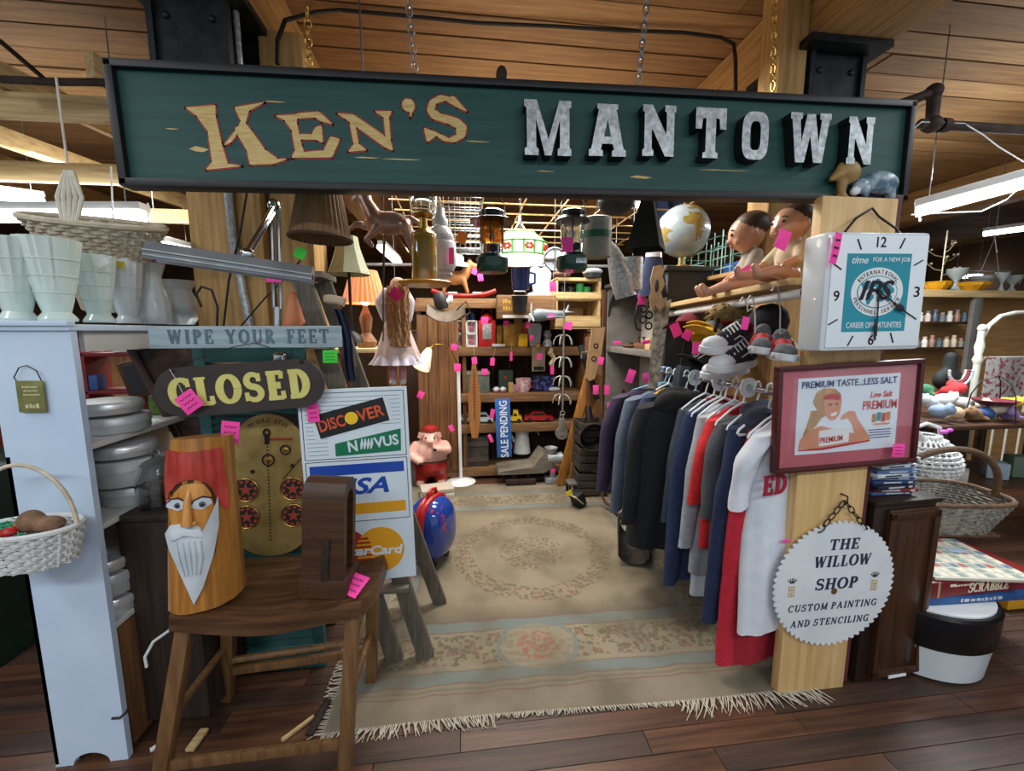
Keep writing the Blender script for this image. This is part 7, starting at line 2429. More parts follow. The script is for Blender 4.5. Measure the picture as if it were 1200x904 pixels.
for k in range(8):
 yy = -.28 + .09 * k
 mb.tube([(-.13, yy, 0), (-.13, yy, .28)], .0035, 5)
 mb.tube([(.13, yy, 0), (.13, yy, .3)], .0035, 5)
mb.build('wire_frame', TR)
for i, (dy, c, lb) in enumerate(((-.2, '#2f5aa8', 'blue packet in the turquoise wire rack'), (.02, '#b23a44', 'red packet in the turquoise wire rack'), (.2, '#58b04a', 'green packet at the far end of the turquoise wire rack'))):
 o = MB(C(c, .5)).box((0, 0, .04), (.14, .16, .07), (0, 0, .2 * i), .008).build('toy_packet')
 o.location = (1.80, 2.75 + dy, 1.866)
 info(o, lb, 'packet')

# ------------------------------------------------------------------ plank with two dolls, closet rod, shoes and caps
PL = MB(RAWY).bar((1.37, 1.46, 1.69), (1.46, 2.64, 1.665), .26, .026, bev=.004).build('doll_plank')
info(PL, 'pale pine plank running back from the post and carrying two baby dolls', 'plank')
MB_ = MB(WHITEPL).tube([(1.285, 1.42, 1.645), (1.375, 2.655, 1.615)], .019, 14)
rd = thing('closet_rod', 'white closet rod below the doll plank with hooks and caps', 'rod', (0, 0, 0))
MB_.build('rod', rd)
MB(BLACK).tube([(1.281, 1.405, 1.6455), (1.285, 1.44, 1.645)], .021, 14).build('end_cap', rd)
DSK = mat('doll_skin_a', '#b58468', '#c9987c', .35, 0, 6, coat=.3)
DHR = mat('doll_hair', '#38241a', '#4a3122', .5, 0, 14)
DCL = mat('doll_cream_cloth', '#c9b79a', '#b8a486', .8, 0, 12)
DGR = mat('doll_grey_cloth', '#a39a8c', '#8f8678', .8, 0, 12)


def baby(loc, rz, label, cloth, hz=.0):
 t = thing('baby_doll', label, 'doll', loc, (0, 0, rz))
 blob('body', [('e', (0, 0, .1), (.06, .065, .1), 2), ('c', (0, 0, .17), (-.005, 0, .2), .03, .03, 0), ('e', (-.012, 0, .272), (.082, .076, .084), 0), ('e', (.014, 0, .305), (.082, .079, .07), 1), ('e', (-.09, 0, .252), (.014, .014, .014), 0),
                  ('e', (-.058, .036, .24), (.026, .024, .024), 0), ('e', (-.058, -.036, .24), (.026, .024, .024), 0), ('e', (0.0, .078, .262), (.012, .01, .018), 0), ('e', (0.0, -.078, .262), (.012, .01, .018), 0),
                  ('c', (-.03, .04, .035), (-.14, .06, .045), .04, .03, 0), ('c', (-.14, .06, .045), (-.23, .05, .03), .029, .02, 0), ('c', (-.235, .05, .03), (-.25, .05, .065), .02, .017, 0),
                  ('c', (-.03, -.04, .035), (-.14, -.06, .045), .04, .03, 0), ('c', (-.14, -.06, .045), (-.23, -.05, .03), .029, .02, 0), ('c', (-.235, -.05, .03), (-.25, -.05, .065), .02, .017, 0),
                  ('c', (0, .06, .165), (-.05, .09, .1), .03, .025, 2), ('c', (-.05, .09, .1), (-.11, .075, .075), .022, .017, 0), ('c', (0, -.06, .165), (-.05, -.09, .1), .03, .025, 2), ('c', (-.05, -.09, .1), (-.11, -.075, .075), .022, .017, 0)],
         [DSK, DHR, cloth], t, .0085, smooth_it=3)
 mb = MB(INK)
 for s in (-1, 1):
  mb.ell((-.087, s * .03, .278), (.006, .009, .006), None, 8, 6)
  mb.tube([(-.084, s * .016, .297), (-.086, s * .03, .301), (-.078, s * .044, .295)], .0022, 5)
 mb.m(mat('doll_lips', '#8e3f38', None, .5)).ell((-.088, 0, .226), (.006, .013, .006), None, 8, 6)
 mb.build('face_features', t, kind='stuff')
 mb = MB(DSK)
 for s in (-1, 1):
  for k in range(4):
   a = Vector((-.115, s * (.085 - .011 * k), .07))
   mb.tube([a, a + Vector((-.018, 0, .002)), a + Vector((-.028 + .003 * abs(k - 1), 0, -.008))], [.006, .0055, .004], 6)
  a = Vector((-.105, s * .055, .078))
  mb.tube([a, a + Vector((-.014, -s * .012, .004))], [.006, .0045], 6)
 mb.build('fingers', t, kind='stuff')
 return t


baby((1.36, 1.62, 1.70), R(8), 'baby doll in cream clothes sitting upright nearest the clock', DCL).scale = (.88, .88, .86)
baby((1.43, 1.9, 1.70), R(-20), 'baby doll in grey top leaning forward, farther along the plank', DGR).rotation_euler.y = R(-10)
tag(917, 281, 1.46, .05, .07, 'pink price tag on the chest of the cream clothed baby doll', R(20), ink=False)
tag(873, 317, 1.8, .06, .03, 'pink price tag on the knees of the farther baby doll', R(-30), ink=False)
tag(979, 291, 1.27, .026, .1, 'pink price tag stuck to the top corner of the clock', R(8))
tag(1052, 528, 1.345, .05, .05, 'pink price tag stuck on the lower corner of the framed poster', R(2))

CVB = mat('canvas_black', '#15171b', '#22252a', .85, 0, 20)
RUBW = mat('rubber_white', '#d3d8de', '#c3c9d0', .5, 0, 8)
SHG_ = mat('mesh_grey', '#55595e', '#6c7076', .8, 0, 30)
SHR = mat('shoe_red', '#a8262a', '#c03a38', .7, 0, 16)


def shoe(loc, rot, label, canvas=True, L_=.28):
 t = thing('sneaker', label, 'shoe', loc, rot, 'sneakers below the closet rod')
 k = L_ / .28
 out = [(-.14, .0), (-.143, .012), (-.13, .03), (.12, .032), (.142, .03), (.142, .004), (.13, -.004), (-.12, -.004)]
 mb = MB(RUBW)

 def ring(z, g=1.0):
  pts = []
  for i in range(28):
   a = 2 * PI * i / 28
   x = math.cos(a)
   wd = .045 + (.008 if x < -.3 else 0) - (.004 if x > .5 else 0)
   pts.append((.14 * k * math.copysign(abs(x) ** .8, x) * g, wd * k * math.copysign(abs(math.sin(a)) ** .7, math.sin(a)) * g, z * k))
  return pts
 V = [[mb.bm.verts.new(p) for p in ring(z, g)] for z, g in ((0, .96), (.006, 1), (.03, 1), (.032, .95))]
 for a_, b_ in zip(V, V[1:]):
  for i in range(28):
   mb.bm.faces.new((a_[i], a_[(i + 1) % 28], b_[(i + 1) % 28], b_[i]))
 mb.bm.faces.new(V[0][::-1])
 mb.bm.faces.new(V[-1])
 mb._mark(mb.bm.faces)
 mb.build('sole', t)
 main = CVB if canvas else SHG_
 blob('upper', [('e', (-.07 * k, 0, .04 * k), (.066 * k, .045 * k, .034 * k), 1 if canvas else 0), ('e', (.01 * k, 0, .055 * k), (.075 * k, .04 * k, .045 * k), 0 if canvas else 1), ('e', (.085 * k, 0, .065 * k), (.05 * k, .038 * k, .06 * k), 0 if canvas else 1), ('c', (.07 * k, 0, .08 * k), (.08 * k, 0, .105 * k), .036 * k, .036 * k, 0)],
         [main, RUBW if canvas else SHR], t, .0075)
 mb = MB(WEN if canvas else SHG_)
 for i in range(5):
  x, z = (-.03 + .02 * i) * k, (.088 + .0085 * i) * k
  mb.tube([(x, -.03 * k, z - .016 * k), (x + .006 * k, 0, z + .006 * k), (x, .03 * k, z - .016 * k)], .0042, 6)
 mb.build('laces', t)
 if not canvas:
  mb = MB(SHR)
  for s in (-1, 1):
   for q in (-.02, .02):
    mb.bar(((q - .02) * k, s * .046 * k, .035 * k), ((q + .03) * k, s * .034 * k, .085 * k), .012, .006, (0, 1, 0))
  mb.pieces('stripe', t)
  mb = MB(mat('gel_silver', '#c3c8c9', None, .25, .4))
  for q in (-.09, .0, .09):
   for s in (-1, 1):
    mb.ell((q * k, s * .047 * k, .017 * k), (.022 * k, .006, .011 * k), None, 10, 6)
  mb.pieces('gel_pod', t)
 else:
  MB(WEN).tube([(.0, -.043, .06), (.03, -.044, .075), (.06, -.042, .065)], .003, 5).build('stitch_line', t)
 return t


s1 = at(848, 414, 1.75)
shoe(s1 + Vector((0, 0, .01)), (R(10), R(-4), R(18)), 'black canvas sneaker with white toe on top of the sneaker pair, nearest the caps')
shoe(at(858, 432, 1.72), (R(8), R(-6), R(16)), 'black canvas sneaker with white sole underneath the top one', True)
shoe(at(850, 440, 1.86), (R(6), R(-6), R(12)), 'black canvas sneaker lowest in the pile, mostly its white sole showing', True)
shoe(at(890, 414, 1.60), (R(6), 0, R(55)), 'grey and red running shoe next to the black canvas sneakers', False, .25)
shoe(at(914, 422, 1.50), (R(6), 0, R(60)), 'grey and red running shoe nearest the clock', False, .25)
shoe(at(905, 404, 1.78), (0, 0, R(50)), 'grey and red running shoe behind the front two', False, .25)
SHB = info(MB(PLY).box((1.44, 1.9, 1.395), (.3, .72, .02), None, .003).build('shoe_board'), 'plain board carrying the sneakers between post and bookcase', 'board')
bpy.data.objects.remove(SHB)
for i, (px, py0, py1, Y, lb) in enumerate(((885, 350, 392, 1.62, 'thin white wire hook on the closet rod above the running shoes'), (914, 338, 392, 1.48, 'bent grey wire hook on the closet rod nearest the clock'), (876, 352, 365, 1.7, 'short white hook on the closet rod above the sneakers'))):
 a, b = at(px - 6, py0, Y), at(px, py1, Y)
 o = MB(WEN if i != 1 else STEEL).tube([a + Vector((-.012, 0, -.01)), a + Vector((0, 0, .012)), a + Vector((.014, 0, 0)), (a + b) / 2 + Vector((.012, 0, 0)), b, b + Vector((.02, 0, .012))], .0032, 6).build('wire_hook')
 info(o, lb, 'hook')


def cap(loc, rot, label, crown, brim, dome=.075, name='baseball_hat'):
 t = thing(name, label, 'cap', loc, rot)
 MB(crown).lathe([(.082, 0), (.084, .02), (.07, .065), (.04, .095), (0, .103)], n=28).build('crown', t)
 MB(brim).surf(lambda u, v: ((.078 + .075 * v) * math.cos(-PI / 2 + (u - .5) * 1.9) * (1 if True else 1), (.078 + .085 * v) * math.sin(-PI / 2 + (u - .5) * 1.9), .004 - .018 * v * v - .02 * (2 * u - 1) ** 2 * v), 16, 6, thick=.004).build('brim', t)
 MB(crown).ell((0, 0, .104), (.008, .008, .005), None, 8, 6).build('button', t)
 return t


CY = mat('cap_yellow', '#c9a01e', '#b88f18', .85, 0, 20)
CGY = mat('cap_grey', '#4f5350', '#626662', .9, 0, 20)
CBK = mat('cap_black_cloth', '#121316', '#1d1e22', .9, 0, 20)
CRD = mat('cap_darkred', '#5a1520', '#701c28', .9, 0, 20)
CCR = mat('cap_cream', '#b8b296', '#a8a284', .9, 0, 20)
c1 = cap(at(822, 430, 2.2), (R(-30), R(20), R(-60)), 'black knit cap with white figures hanging among the caps', CBK, CBK)
MB(WEN).text('07', .06, .05, (-.01, -.0, .0), 0, .002).build('white_figure', c1).matrix_local = Matrix.Translation((0.0, -.083, .035)) @ Matrix.Rotation(R(-8), 4, 'X')
cap(at(832, 396, 2.15), (R(-35), R(28), R(-50)), 'grey cap with yellow brim hanging on the closet rod', CGY, CY)
cap(at(826, 404, 2.05), (R(-40), R(30), R(-45)), 'grey and yellow cap just below the first grey one', CY, CY)
cap(at(806, 388, 2.3), (R(-25), R(0), R(-40)), 'dark red cap hanging at the back end of the closet rod', CRD, CRD)
cap(at(897, 382, 1.75), (R(35), R(-8), R(30)), 'black cap with a cream brim hanging behind the running shoes', CBK, CCR)
cap(at(862, 386, 2.1), (R(-30), R(10), R(-20)), 'red cap hidden behind the black canvas sneakers', SHR, SHR)
fz = thing('fur_hat', 'shaggy tan fur hat hanging under the closet rod', 'hat', at(856, 366, 1.95))
mb = MB(mat('fur_tan', '#8a7448', '#5e4a2e', .95, 0, 30, None, (.3, .7), .6))
mb.ell((0, 0, 0), (.1, .08, .045))
for i in range(90):
 a, b = random.uniform(0, 2 * PI), random.uniform(-.6, 1.3)
 p = Vector((.1 * math.cos(a) * math.cos(b), .08 * math.sin(a) * math.cos(b), .045 * math.sin(b)))
 mb.tube([p * .9, p * 1.12 + Vector((random.uniform(-.01, .01), 0, -.006)), p * 1.22 + Vector((random.uniform(-.02, .02), 0, -.016))], [.006, .004, .001], 4)
mb.build('fur', fz, kind='stuff')
MB(CBK).tube([(-.06, 0, -.03), (-.08, 0, -.1)], .01, 6).build('ear_strap', fz)
NT_ = thing('dark_knit_bag', 'dark blue shaggy knit bag hanging below the caps', 'bag', at(806, 440, 2.35))
mb = MB(mat('dark_knit', '#1b222c', '#2c3642', .95, 0, 40, None, (.3, .7), .5))
mb.lathe([(0, -.14), (.06, -.13), (.085, -.06), (.075, .03), (.06, .06), (.055, .06)], n=26, wob=lambda a, z: 1 + .06 * math.sin(9 * a))
for i in range(40):
 a = random.uniform(0, 2 * PI)
 mb.tube([(.075 * math.cos(a), .075 * math.sin(a), -.05), (.082 * math.cos(a), .082 * math.sin(a), -.12), (.06 * math.cos(a), .06 * math.sin(a), -.18)], [.005, .005, .002], 4)
mb.build('knit', NT_)
MB(CBK).tube([(-.05, 0, .05), (-.03, 0, .2), (.03, 0, .2), (.05, 0, .05)], .006, 6).build('strap', NT_)
for a in ((792, 387, 2.2, .055, .075, 'pink price tag hanging on the dark red cap', R(-25)), (806, 392, 2.1, .05, .06, 'pink price tag on the yellow cap brim', R(30)), (817, 408, 1.98, .055, .06, 'pink price tag on the black knit cap', 0), (873, 379, 1.52, .03, .05, 'pink price tag on the red running shoes', R(10))):
 tag(*a, ink=False)

# ------------------------------------------------------------------ clothes rack
RZ = 1.255
CR_ = thing('clothes_rack', 'metal clothes rail running back from the post, carrying the hangers', 'rack', (0, 0, 0))
RA, RBb = Vector((1.262, 1.445, RZ)), Vector((1.335, 2.62, RZ - .02))
MB(CHROME).tube([RA, RBb], .013, 12).build('rail', CR_)
for p in (RA + Vector((.09, .05, 0)), RBb + Vector((.13, 0, 0))):
 q = Vector((p.x, p.y, 0.01))
 MB(STEELD).tube([q, Vector((p.x, p.y, RZ - .01)), RA if p.y < 2 else RBb], .012, 8).build('upright', CR_)


def rail(Y):
 return RA + (RBb - RA) * ((Y - RA.y) / (RBb.y - RA.y))


HNG = mat('hanger_white', '#c9d6dc', '#d9e2e6', .35, 0, 6)


def hanger(Y, label, yaw=0.0, m=HNG, roll=0.0):
 t = thing('clothes_hanger', label, 'hanger', rail(Y), (0, roll, yaw), 'plastic clothes hangers on the rail')
 MB(m).tube([(-.028, 0, .0)] + [(.022 * math.cos(a) * 1.0, 0, .012 + .022 * math.sin(a)) for a in [R(200) - R(200) * k / 8 for k in range(9)]] + [(.022, 0, -.01), (.006, 0, -.045), (0, 0, -.07)], .0045, 7).build('hook', t)
 MB(m).tube([(0, 0, -.07), (-.09, 0, -.1), (-.19, 0, -.15), (-.2, 0, -.165), (-.19, 0, -.172), (0, 0, -.172), (.19, 0, -.172), (.2, 0, -.165), (.19, 0, -.15), (.09, 0, -.1)], .0055, 7, close=True).build('arms', t)
 return t


def cloth(n, a, b=None):
 return mat('cloth_' + n, a, b or a, .9, 0, 40, None, (.35, .7), .15)


def garment(name, Y, label, cat, body, sleeve=None, L_=.68, sl=.56, dx=0.0, yaw=R(6), sw=.2, hem=.25, dep=.055, drop=.105, splay=.06, sleeves=True, hood=None, collar=None, cuff=None):
 """garment on its hanger: torso shell and hanging sleeves; shoulders drop below the rail"""
 p = rail(Y)
 t = thing(name, label, cat, (p.x + dx, p.y, p.z - drop), (0, 0, yaw))
 ph = random.random() * 6

 def f(u, v):
  if v > .86:
   k = (v - .86) / .14
   hw_ = sw + (.075 - sw) * k ** .8
   z = -.06 + .06 * k ** .8
   d = dep * (.8 - .35 * k)
  else:
   k = v / .86
   hw_ = hem + (sw - hem) * k
   z = -L_ + (L_ - .06) * k
   d = dep * (.75 + .35 * math.sin(PI * min(1, k * .9 + .1)))
  a = 2 * PI * u
  fold = 1 + (.16 * math.sin(7 * a + ph) + .1 * math.sin(11 * a + 2 * ph)) * (1 - v) ** .8
  return (hw_ * math.cos(a) * (1 + .03 * math.sin(3 * a + ph + 5 * v)), d * math.sin(a) * fold + .012 * math.sin(5 * v + ph), z + .01 * math.sin(2 * a + ph) * (1 - v))
 mb = MB(body)
 mb.surf(f, 44, 16, cu=True, thick=.003)
 mb.build('torso', t)
 if sleeves:
  for s in (-1, 1):
   mb = MB(sleeve or body)
   n = 10
   P, W = [], []
   for i in range(n + 1):
    k = i / n
    x = s * (sw - .035 + .055 * min(1, k * 3) + splay * k)
    z = -.035 - sl * k
    P.append((x, -.012 + .012 * math.sin(4 * k + ph), z))
    W.append((.07 - .022 * k) * (1 + .05 * math.sin(9 * k + ph)))
   rings = []
   for (x, yv, z), w_ in zip(P, W):
    rings.append([mb.bm.verts.new((x + w_ * .82 * math.cos(2 * PI * q / 16), yv + w_ * .62 * math.sin(2 * PI * q / 16) * (1 + .12 * math.sin(5 * q + z * 30)), z + w_ * .35 * math.cos(2 * PI * q / 16) * s * -.6)) for q in range(16)])
   fs = []
   for a_, b_ in zip(rings, rings[1:]):
    for q in range(16):
     fs.append(mb.bm.faces.new((a_[q], a_[(q + 1) % 16], b_[(q + 1) % 16], b_[q])))
   fs.append(mb.bm.faces.new(rings[0]))
   bmesh.ops.recalc_face_normals(mb.bm, faces=fs)
   mb._mark(fs)
   so = mb.build('sleeve', t)
   if cuff:
    x, yv, z = P[-1]
    MB(cuff).lathe([(W[-1] * .84, -.025), (W[-1] * .86, .02), (W[-1] * .82, .02)], (x, yv, z), n=16).build('cuff', so)
 if collar:
  MB(collar).surf(lambda u, v: ((.085 + .012 * v) * math.cos(2 * PI * u), (.04 + .012 * v) * math.sin(2 * PI * u), -.012 + .035 * v), 28, 3, cu=True, thick=.004).build('collar', t)
 if hood:
  blob('hood', [('e', (-.09, -.05, -.03), (.12, .05, .075), 0), ('e', (.05, -.05, -.04), (.13, .05, .08), 0), ('e', (-.02, .01, .01), (.12, .05, .05), 0)], [hood], t, .014)
 return t


WJ = mat('jersey_white', '#d5dbe4', '#c8d0da', .85, 0, 20)
J = garment('baseball_jersey', 1.49, 'white baseball jersey with red lettering, nearest garment on the rail', 'jersey', WJ, None, .88, .30, .03, R(12), .17, .175, .06, splay=.035)
MB(mat('jersey_red', '#9c1f38', None, .8)).serif('ED', .12, .075, (-.115, -.062, -.235), .24, .14, .1, .004, 0, .12).build('lettering', J)
garment('red_jacket', 1.56, 'red track jacket with a navy back panel hanging behind the white jersey', 'jacket', cloth('crimson', '#a01c30', '#8a1628'), cloth('red_track', '#b01e30', '#c02a3c'), 1.07, 1.03, .06, R(12), .17, .2, .06, splay=.03, collar=cloth('navy_dark', '#1c2748'))
garment('navy_pullover', 1.64, 'navy hooded pullover, second from the white jersey', 'sweater', cloth('navy_fleece', '#1a2542', '#222e50'), None, .9, .88, .05, R(14), .2, .24, .07, splay=.03, hood=cloth('slate_hood', '#2f3442', '#3a4050'))
garment('grey_vest', 1.73, 'charcoal and red raglan sweater hanging behind the navy hood', 'sweater', cloth('charcoal', '#3d424a', '#4a4f58'), cloth('raglan_grey', '#4a4d52', '#3e4248'), .62, .42, .07, R(14), .2, .22, .055, collar=cloth('red_c', '#b3242a'))
garment('red_shirt', 1.80, 'bright red shirt in the middle of the rail', 'shirt', cloth('bright_red', '#b41f24', '#c92c2e'), cloth('bright_red', '#b41f24'), .66, .40, .05, R(12), .2, .22, .055, splay=.04)
garment('grey_sweater', 1.88, 'light grey sweater left of the bright red shirt', 'sweater', cloth('light_grey', '#8f949c', '#a2a7ae'), None, .84, .66, .05, R(12), .2, .22, .055, splay=.03)
garment('navy_jacket', 1.98, 'navy windbreaker left of the light grey sweater', 'jacket', cloth('navy_jkt', '#1d2a4a', '#263556'), None, .95, .9, .05, R(12), .21, .24, .06, collar=cloth('wine', '#8a1f30'))
garment('slate_jacket', 2.06, 'dark slate jacket between navy windbreaker and black coat', 'jacket', cloth('slate', '#333c48', '#3f4854'), None, .72, .6, .05, R(12), .2, .22, .05)
garment('black_coat', 2.17, 'bulky black coat hanging at the middle of the rail', 'coat', cloth('black_coat', '#131518', '#1c1f22'), cloth('black_coat', '#131518'), .84, .64, -.10, R(14), .25, .3, .12, hood=cloth('black_hood', '#101214', '#181a1c'))
garment('green_jacket', 2.28, 'green and yellow jacket peeping out left of the black coat', 'jacket', cloth('green_j', '#1f6a4a', '#1a5a40'), cloth('green_j', '#1f6a4a'), .62, .55, -.02, R(8), .22, .24, .05, collar=cloth('yellow_j', '#d0a020'))
garment('yellow_fleece', 2.33, 'yellow topped fleece behind the green jacket', 'fleece', cloth('yellow_j', '#d0a020', '#c09018'), cloth('gold_navy', '#2a3350'), .5, .5, -.05, R(8), .2, .22, .05, drop=.075)
garment('grey_coat', 2.42, 'grey blue coat second from the far end of the rail', 'coat', cloth('greyblue', '#4a5666', '#566274'), None, .72, .70, -.1, R(8), .21, .24, .06)
garment('purple_jacket', 2.52, 'dark purple jacket at the far end of the rail', 'jacket', cloth('purple', '#2c2238', '#382c46'), None, .66, .60, -.17, R(8), .2, .22, .06)
garment('white_tee', 1.92, 'white shirt hem showing below the sweaters', 'shirt', WJ, None, 1.02, .3, .05, R(6), .16, .16, .03, sleeves=False)
HB2 = mat('hanger_blue', '#6f9fc9', '#86b0d4', .35, 0, 6)
hl = ['white plastic hanger of the white jersey', 'white hanger behind the jersey, second on the rail', 'white hanger third from the post end of the rail', 'white hanger beside the nearest size ring', 'white hanger just past the nearest size ring', 'white hanger above the red shirt', 'white hanger between the first two size rings', 'white hanger above the navy windbreaker', 'white hanger next to the middle size ring', 'white hanger above the black coat', 'white hanger beyond the middle size ring', 'white hanger beside the far size ring', 'white hanger above the grey blue coat', 'white hanger at the far end of the rail']
for lb, Y, yw in zip(hl, (1.49, 1.56, 1.64, 1.73, 1.80, 1.88, 1.92, 1.98, 2.06, 2.17, 2.28, 2.33, 2.42, 2.52), (12, 12, 14, 14, 12, 12, 6, 12, 12, 14, 8, 8, 8, 6)):
 hanger(Y, lb, R(yw)).scale = (.8, 1, 1)
hanger(2.57, 'blue plastic hanger sticking out at the far end of the rail', R(-28), HB2, R(6))
hanger(2.60, 'second blue hanger, tilted, at the far end of the rail', R(-40), HB2, R(-12))
for Y, lb in ((1.70, 'white size ring on the rail nearest the post'), (1.93, 'middle white size ring on the rail'), (2.18, 'white size ring farthest along the rail')):
 p = rail(Y)
 t = thing('size_ring', lb, 'size ring', p, (0, 0, R(6)), 'size rings on the rail')
 mb = MB(HNG)
 n = 28
 V = [[mb.bm.verts.new((r_ * math.cos(2 * PI * k / n), yy, r_ * math.sin(2 * PI * k / n))) for k in range(n)] for r_, yy in ((.045, -.003), (.016, -.003), (.045, .003), (.016, .003))]
 fs = []
 for k in range(n):
  k2 = (k + 1) % n
  for A_, B2 in ((0, 1), (2, 0), (1, 3), (3, 2)):
   fs.append(mb.bm.faces.new((V[A_][k], V[A_][k2], V[B2][k2], V[B2][k])))
 bmesh.ops.recalc_face_normals(mb.bm, faces=fs)
 mb._mark(fs)
 mb.build('disc', t)
tag(878, 541, 1.46, .025, .04, 'pink price tag at the collar of the white jersey', R(4), ink=False)
tag(840, 488, 2.0, .05, .02, 'pink price tag among the hangers above the navy windbreaker', R(-20), ink=False)
tag(921, 634, 1.405, .028, .012, 'pink tag sticking out between jersey and saw blade sign', 0, ink=False)

# coal scuttle, shovel and wagon tongue on the floor by the coats
CS_ = thing('coal_scuttle', 'dark metal coal scuttle lying on the rug under the coats', 'scuttle', (1.13, 2.52, .0085), (0, 0, R(-20)))
MB(RU2).surf(lambda u, v: (-.1 + .2 * u, -.16 + .36 * v, .012 + .13 * (abs(2 * u - 1) ** 3) * (.4 + .6 * v) + .1 * max(0, v - .75) * 4 * .3), 13, 9, thick=.006).build('pan', CS_)
MB(RU2).tube([(-.09, .12, .1), (-.09, .16, .2), (.0, .18, .25), (.09, .16, .2), (.09, .12, .1)], .01, 8).build('handle', CS_)
t = thing('wagon_tongue', 'curved dark iron and wood bar lying along the foot of the bookcase', 'bar', (1.27, 2.85, .0085), (0, 0, R(4)))
MB(RU1).tube([(0, -.3, .03), (0, .0, .03), (-.02, .3, .035), (-.05, .4, .06), (-.07, .42, .11), (-.05, .43, .14)], .012, 8).build('bar', t)
t = thing('iron_box', 'small iron box with white face lying tipped on the rug by the back corner', 'box', (.98, 3.32, .012), (0, R(0), R(25)))
MB(STEELD).box((0, 0, .06), (.09, .1, .12), (R(0), R(-18), 0), .006).build('body', t)
MB(mat('face_beige', '#c9b49a', '#b59f86', .6, 0, 10)).box((-.04, -.02, .075), (.01, .1, .12), (0, R(-48), 0), .002).build('pale_face', t)
tag(667, 578, 3.25, .06, .05, 'yellow price tag on the small iron box on the rug', R(-30), mat('yellow_paper', '#e0d020', None, .7), ink=False)
t = thing('iron_stool', 'little square iron stand next to the tipped iron box', 'stand', (at(676, 568, 3.5).x, 3.58, .0085))
MB(mat('slate_top', '#6a6a66', '#7e7e78', .6, .3, 12)).box((0, 0, .115), (.14, .13, .02), None, .004).build('top', t)
for sx in (-.055, .055):
 for sy in (-.05, .05):
  MB(STEELD).box((sx, sy, .053), (.02, .02, .105)).build('leg', t)
# corner behind: crates, boards, horn, paddle, ladder rail
for i, (z, w_, lb) in enumerate(((0.0085, .26, 'lowest dark wooden crate stacked in the back right corner'), (.245, .25, 'middle dark wooden crate in the back right corner'), (.48, .24, 'topmost dark wooden crate under the black horn'))):
 t = thing('wooden_crate', lb, 'crate', (1.17, 3.62, z), (0, 0, R(3 * i - 4)), 'crates in the back right corner')
 mb = MB(wood('crate_grey_x', '#2b2622', '#4a4038', 'x', .8))
 mb.box((0, 0, .012), (w_, .24, .022))
 for k in range(3):
  for sy in (-.12, .12):
   mb.box((0, sy, .045 + .07 * k), (w_, .014, .06), None, .003)
  for sx in (-1, 1):
   mb.box((sx * w_ / 2, 0, .045 + .07 * k), (.014, .24, .06), None, .003)
 mb.build('slats', t)
 mb = MB(DKWZ)
 for sx in (-1, 1):
  for sy in (-.105, .105):
   mb.box((sx * (w_ / 2 - .018), sy, .115), (.02, .02, .21))
 mb.pieces('corner_post', t)
t = thing('black_horn', 'black metal horn standing mouth forward on the corner crates', 'horn', at(693, 511, 3.45))
MB(mat('horn_black', '#151413', '#24211f', .4, .4, 10)).tube([(0, -.06, 0), (0, .0, .005), (.02, .1, .03), (.04, .2, .1), (.04, .24, .22)], [.12, .095, .065, .04, .025], 28, caps=False).build('bell', t)
MB(RUST).tube([(.12 * math.cos(a), -.06, .12 * math.sin(a)) for a in [2 * PI * k / 28 for k in range(28)]], .006, 6, close=True).build('rim', t)
OB = wood('orange_board_z', '#7a4a1c', '#b07a34', 'z', .5)
for i, (px, lb) in enumerate(((656, 'orange-brown plank leaning at the left in the back corner'), (668, 'second orange-brown plank tied to the first in the back corner'))):
 a, b = atz(px, 572, .01), at(px + 34, 440, 3.95)
 a = at(px, 572, 3.8)
 a.z = .012
 info(MB(OB).bar(a, b, .085, .02, (0, 1, 0), .004).build('leaning_plank'), lb, 'plank', 'orange planks in the back corner')
info(MB(mat('twine', '#c9a23c', '#e0c060', .7, 0, 20)).tube([at(674, 512, 3.74), at(684, 505, 3.72), at(692, 500, 3.72), at(682, 512, 3.71), at(675, 503, 3.72), at(690, 514, 3.72)], .008, 6).build('twine_knot'), 'yellow twine knot tying the leaning orange planks', 'twine')
t = thing('wooden_paddle', 'pale wooden paddle board with two holes hanging in the back right corner', 'paddle', at(697, 413, 3.7), (0, R(8), 0))
MB(mat('paddle_wood', '#8a6f4e', '#a88a64', .6, 0, 6, (4, 4, .6))).prism([(-.06, .22), (.06, .24), (.065, .0), (.04, -.24), (.0, -.27), (-.05, -.24), (-.06, 0)], 0, .02).build('board', t)
mb = MB(INK)
for z in (.06, -.06):
 mb.tube([(.02 * math.cos(a), -.003, z + .02 * math.sin(a)) for a in [2 * PI * k / 14 for k in range(14)]], .005, 5, close=True)
mb.build('ring_mark', t)
for i, (p0, p1, w_, lb) in enumerate((((at(680, 405, 3.85)), at(700, 468, 3.8), .05, 'dark slanting iron bar in the back right corner'), (at(690, 395, 3.9), at(690, 560, 3.9), .06, 'dark upright post in the back right corner'), (at(708, 340, 3.83), at(711, 560, 3.83), .05, 'dark narrow post at the far edge of the bookcase'))):
 info(MB((STEELD, BROWNZ, DKWZ)[i]).bar(p0, p1, w_, .04, (0, 1, 0), .004).build(('iron_bar', 'corner_post', 'corner_post')[i]), lb, ('bar', 'post', 'post')[i])
t = thing('chrome_level', 'small chrome clamp on the slanting iron bar in the back corner', 'clamp', at(685, 414, 3.75))
MB(CHROME).tube([(-.04, 0, 0), (.05, 0, .01)], .016, 10).build('barrel', t)
MB(CHROME).tube([(-.03, 0, 0), (-.03, 0, -.05)], .008, 8).build('screw', t)

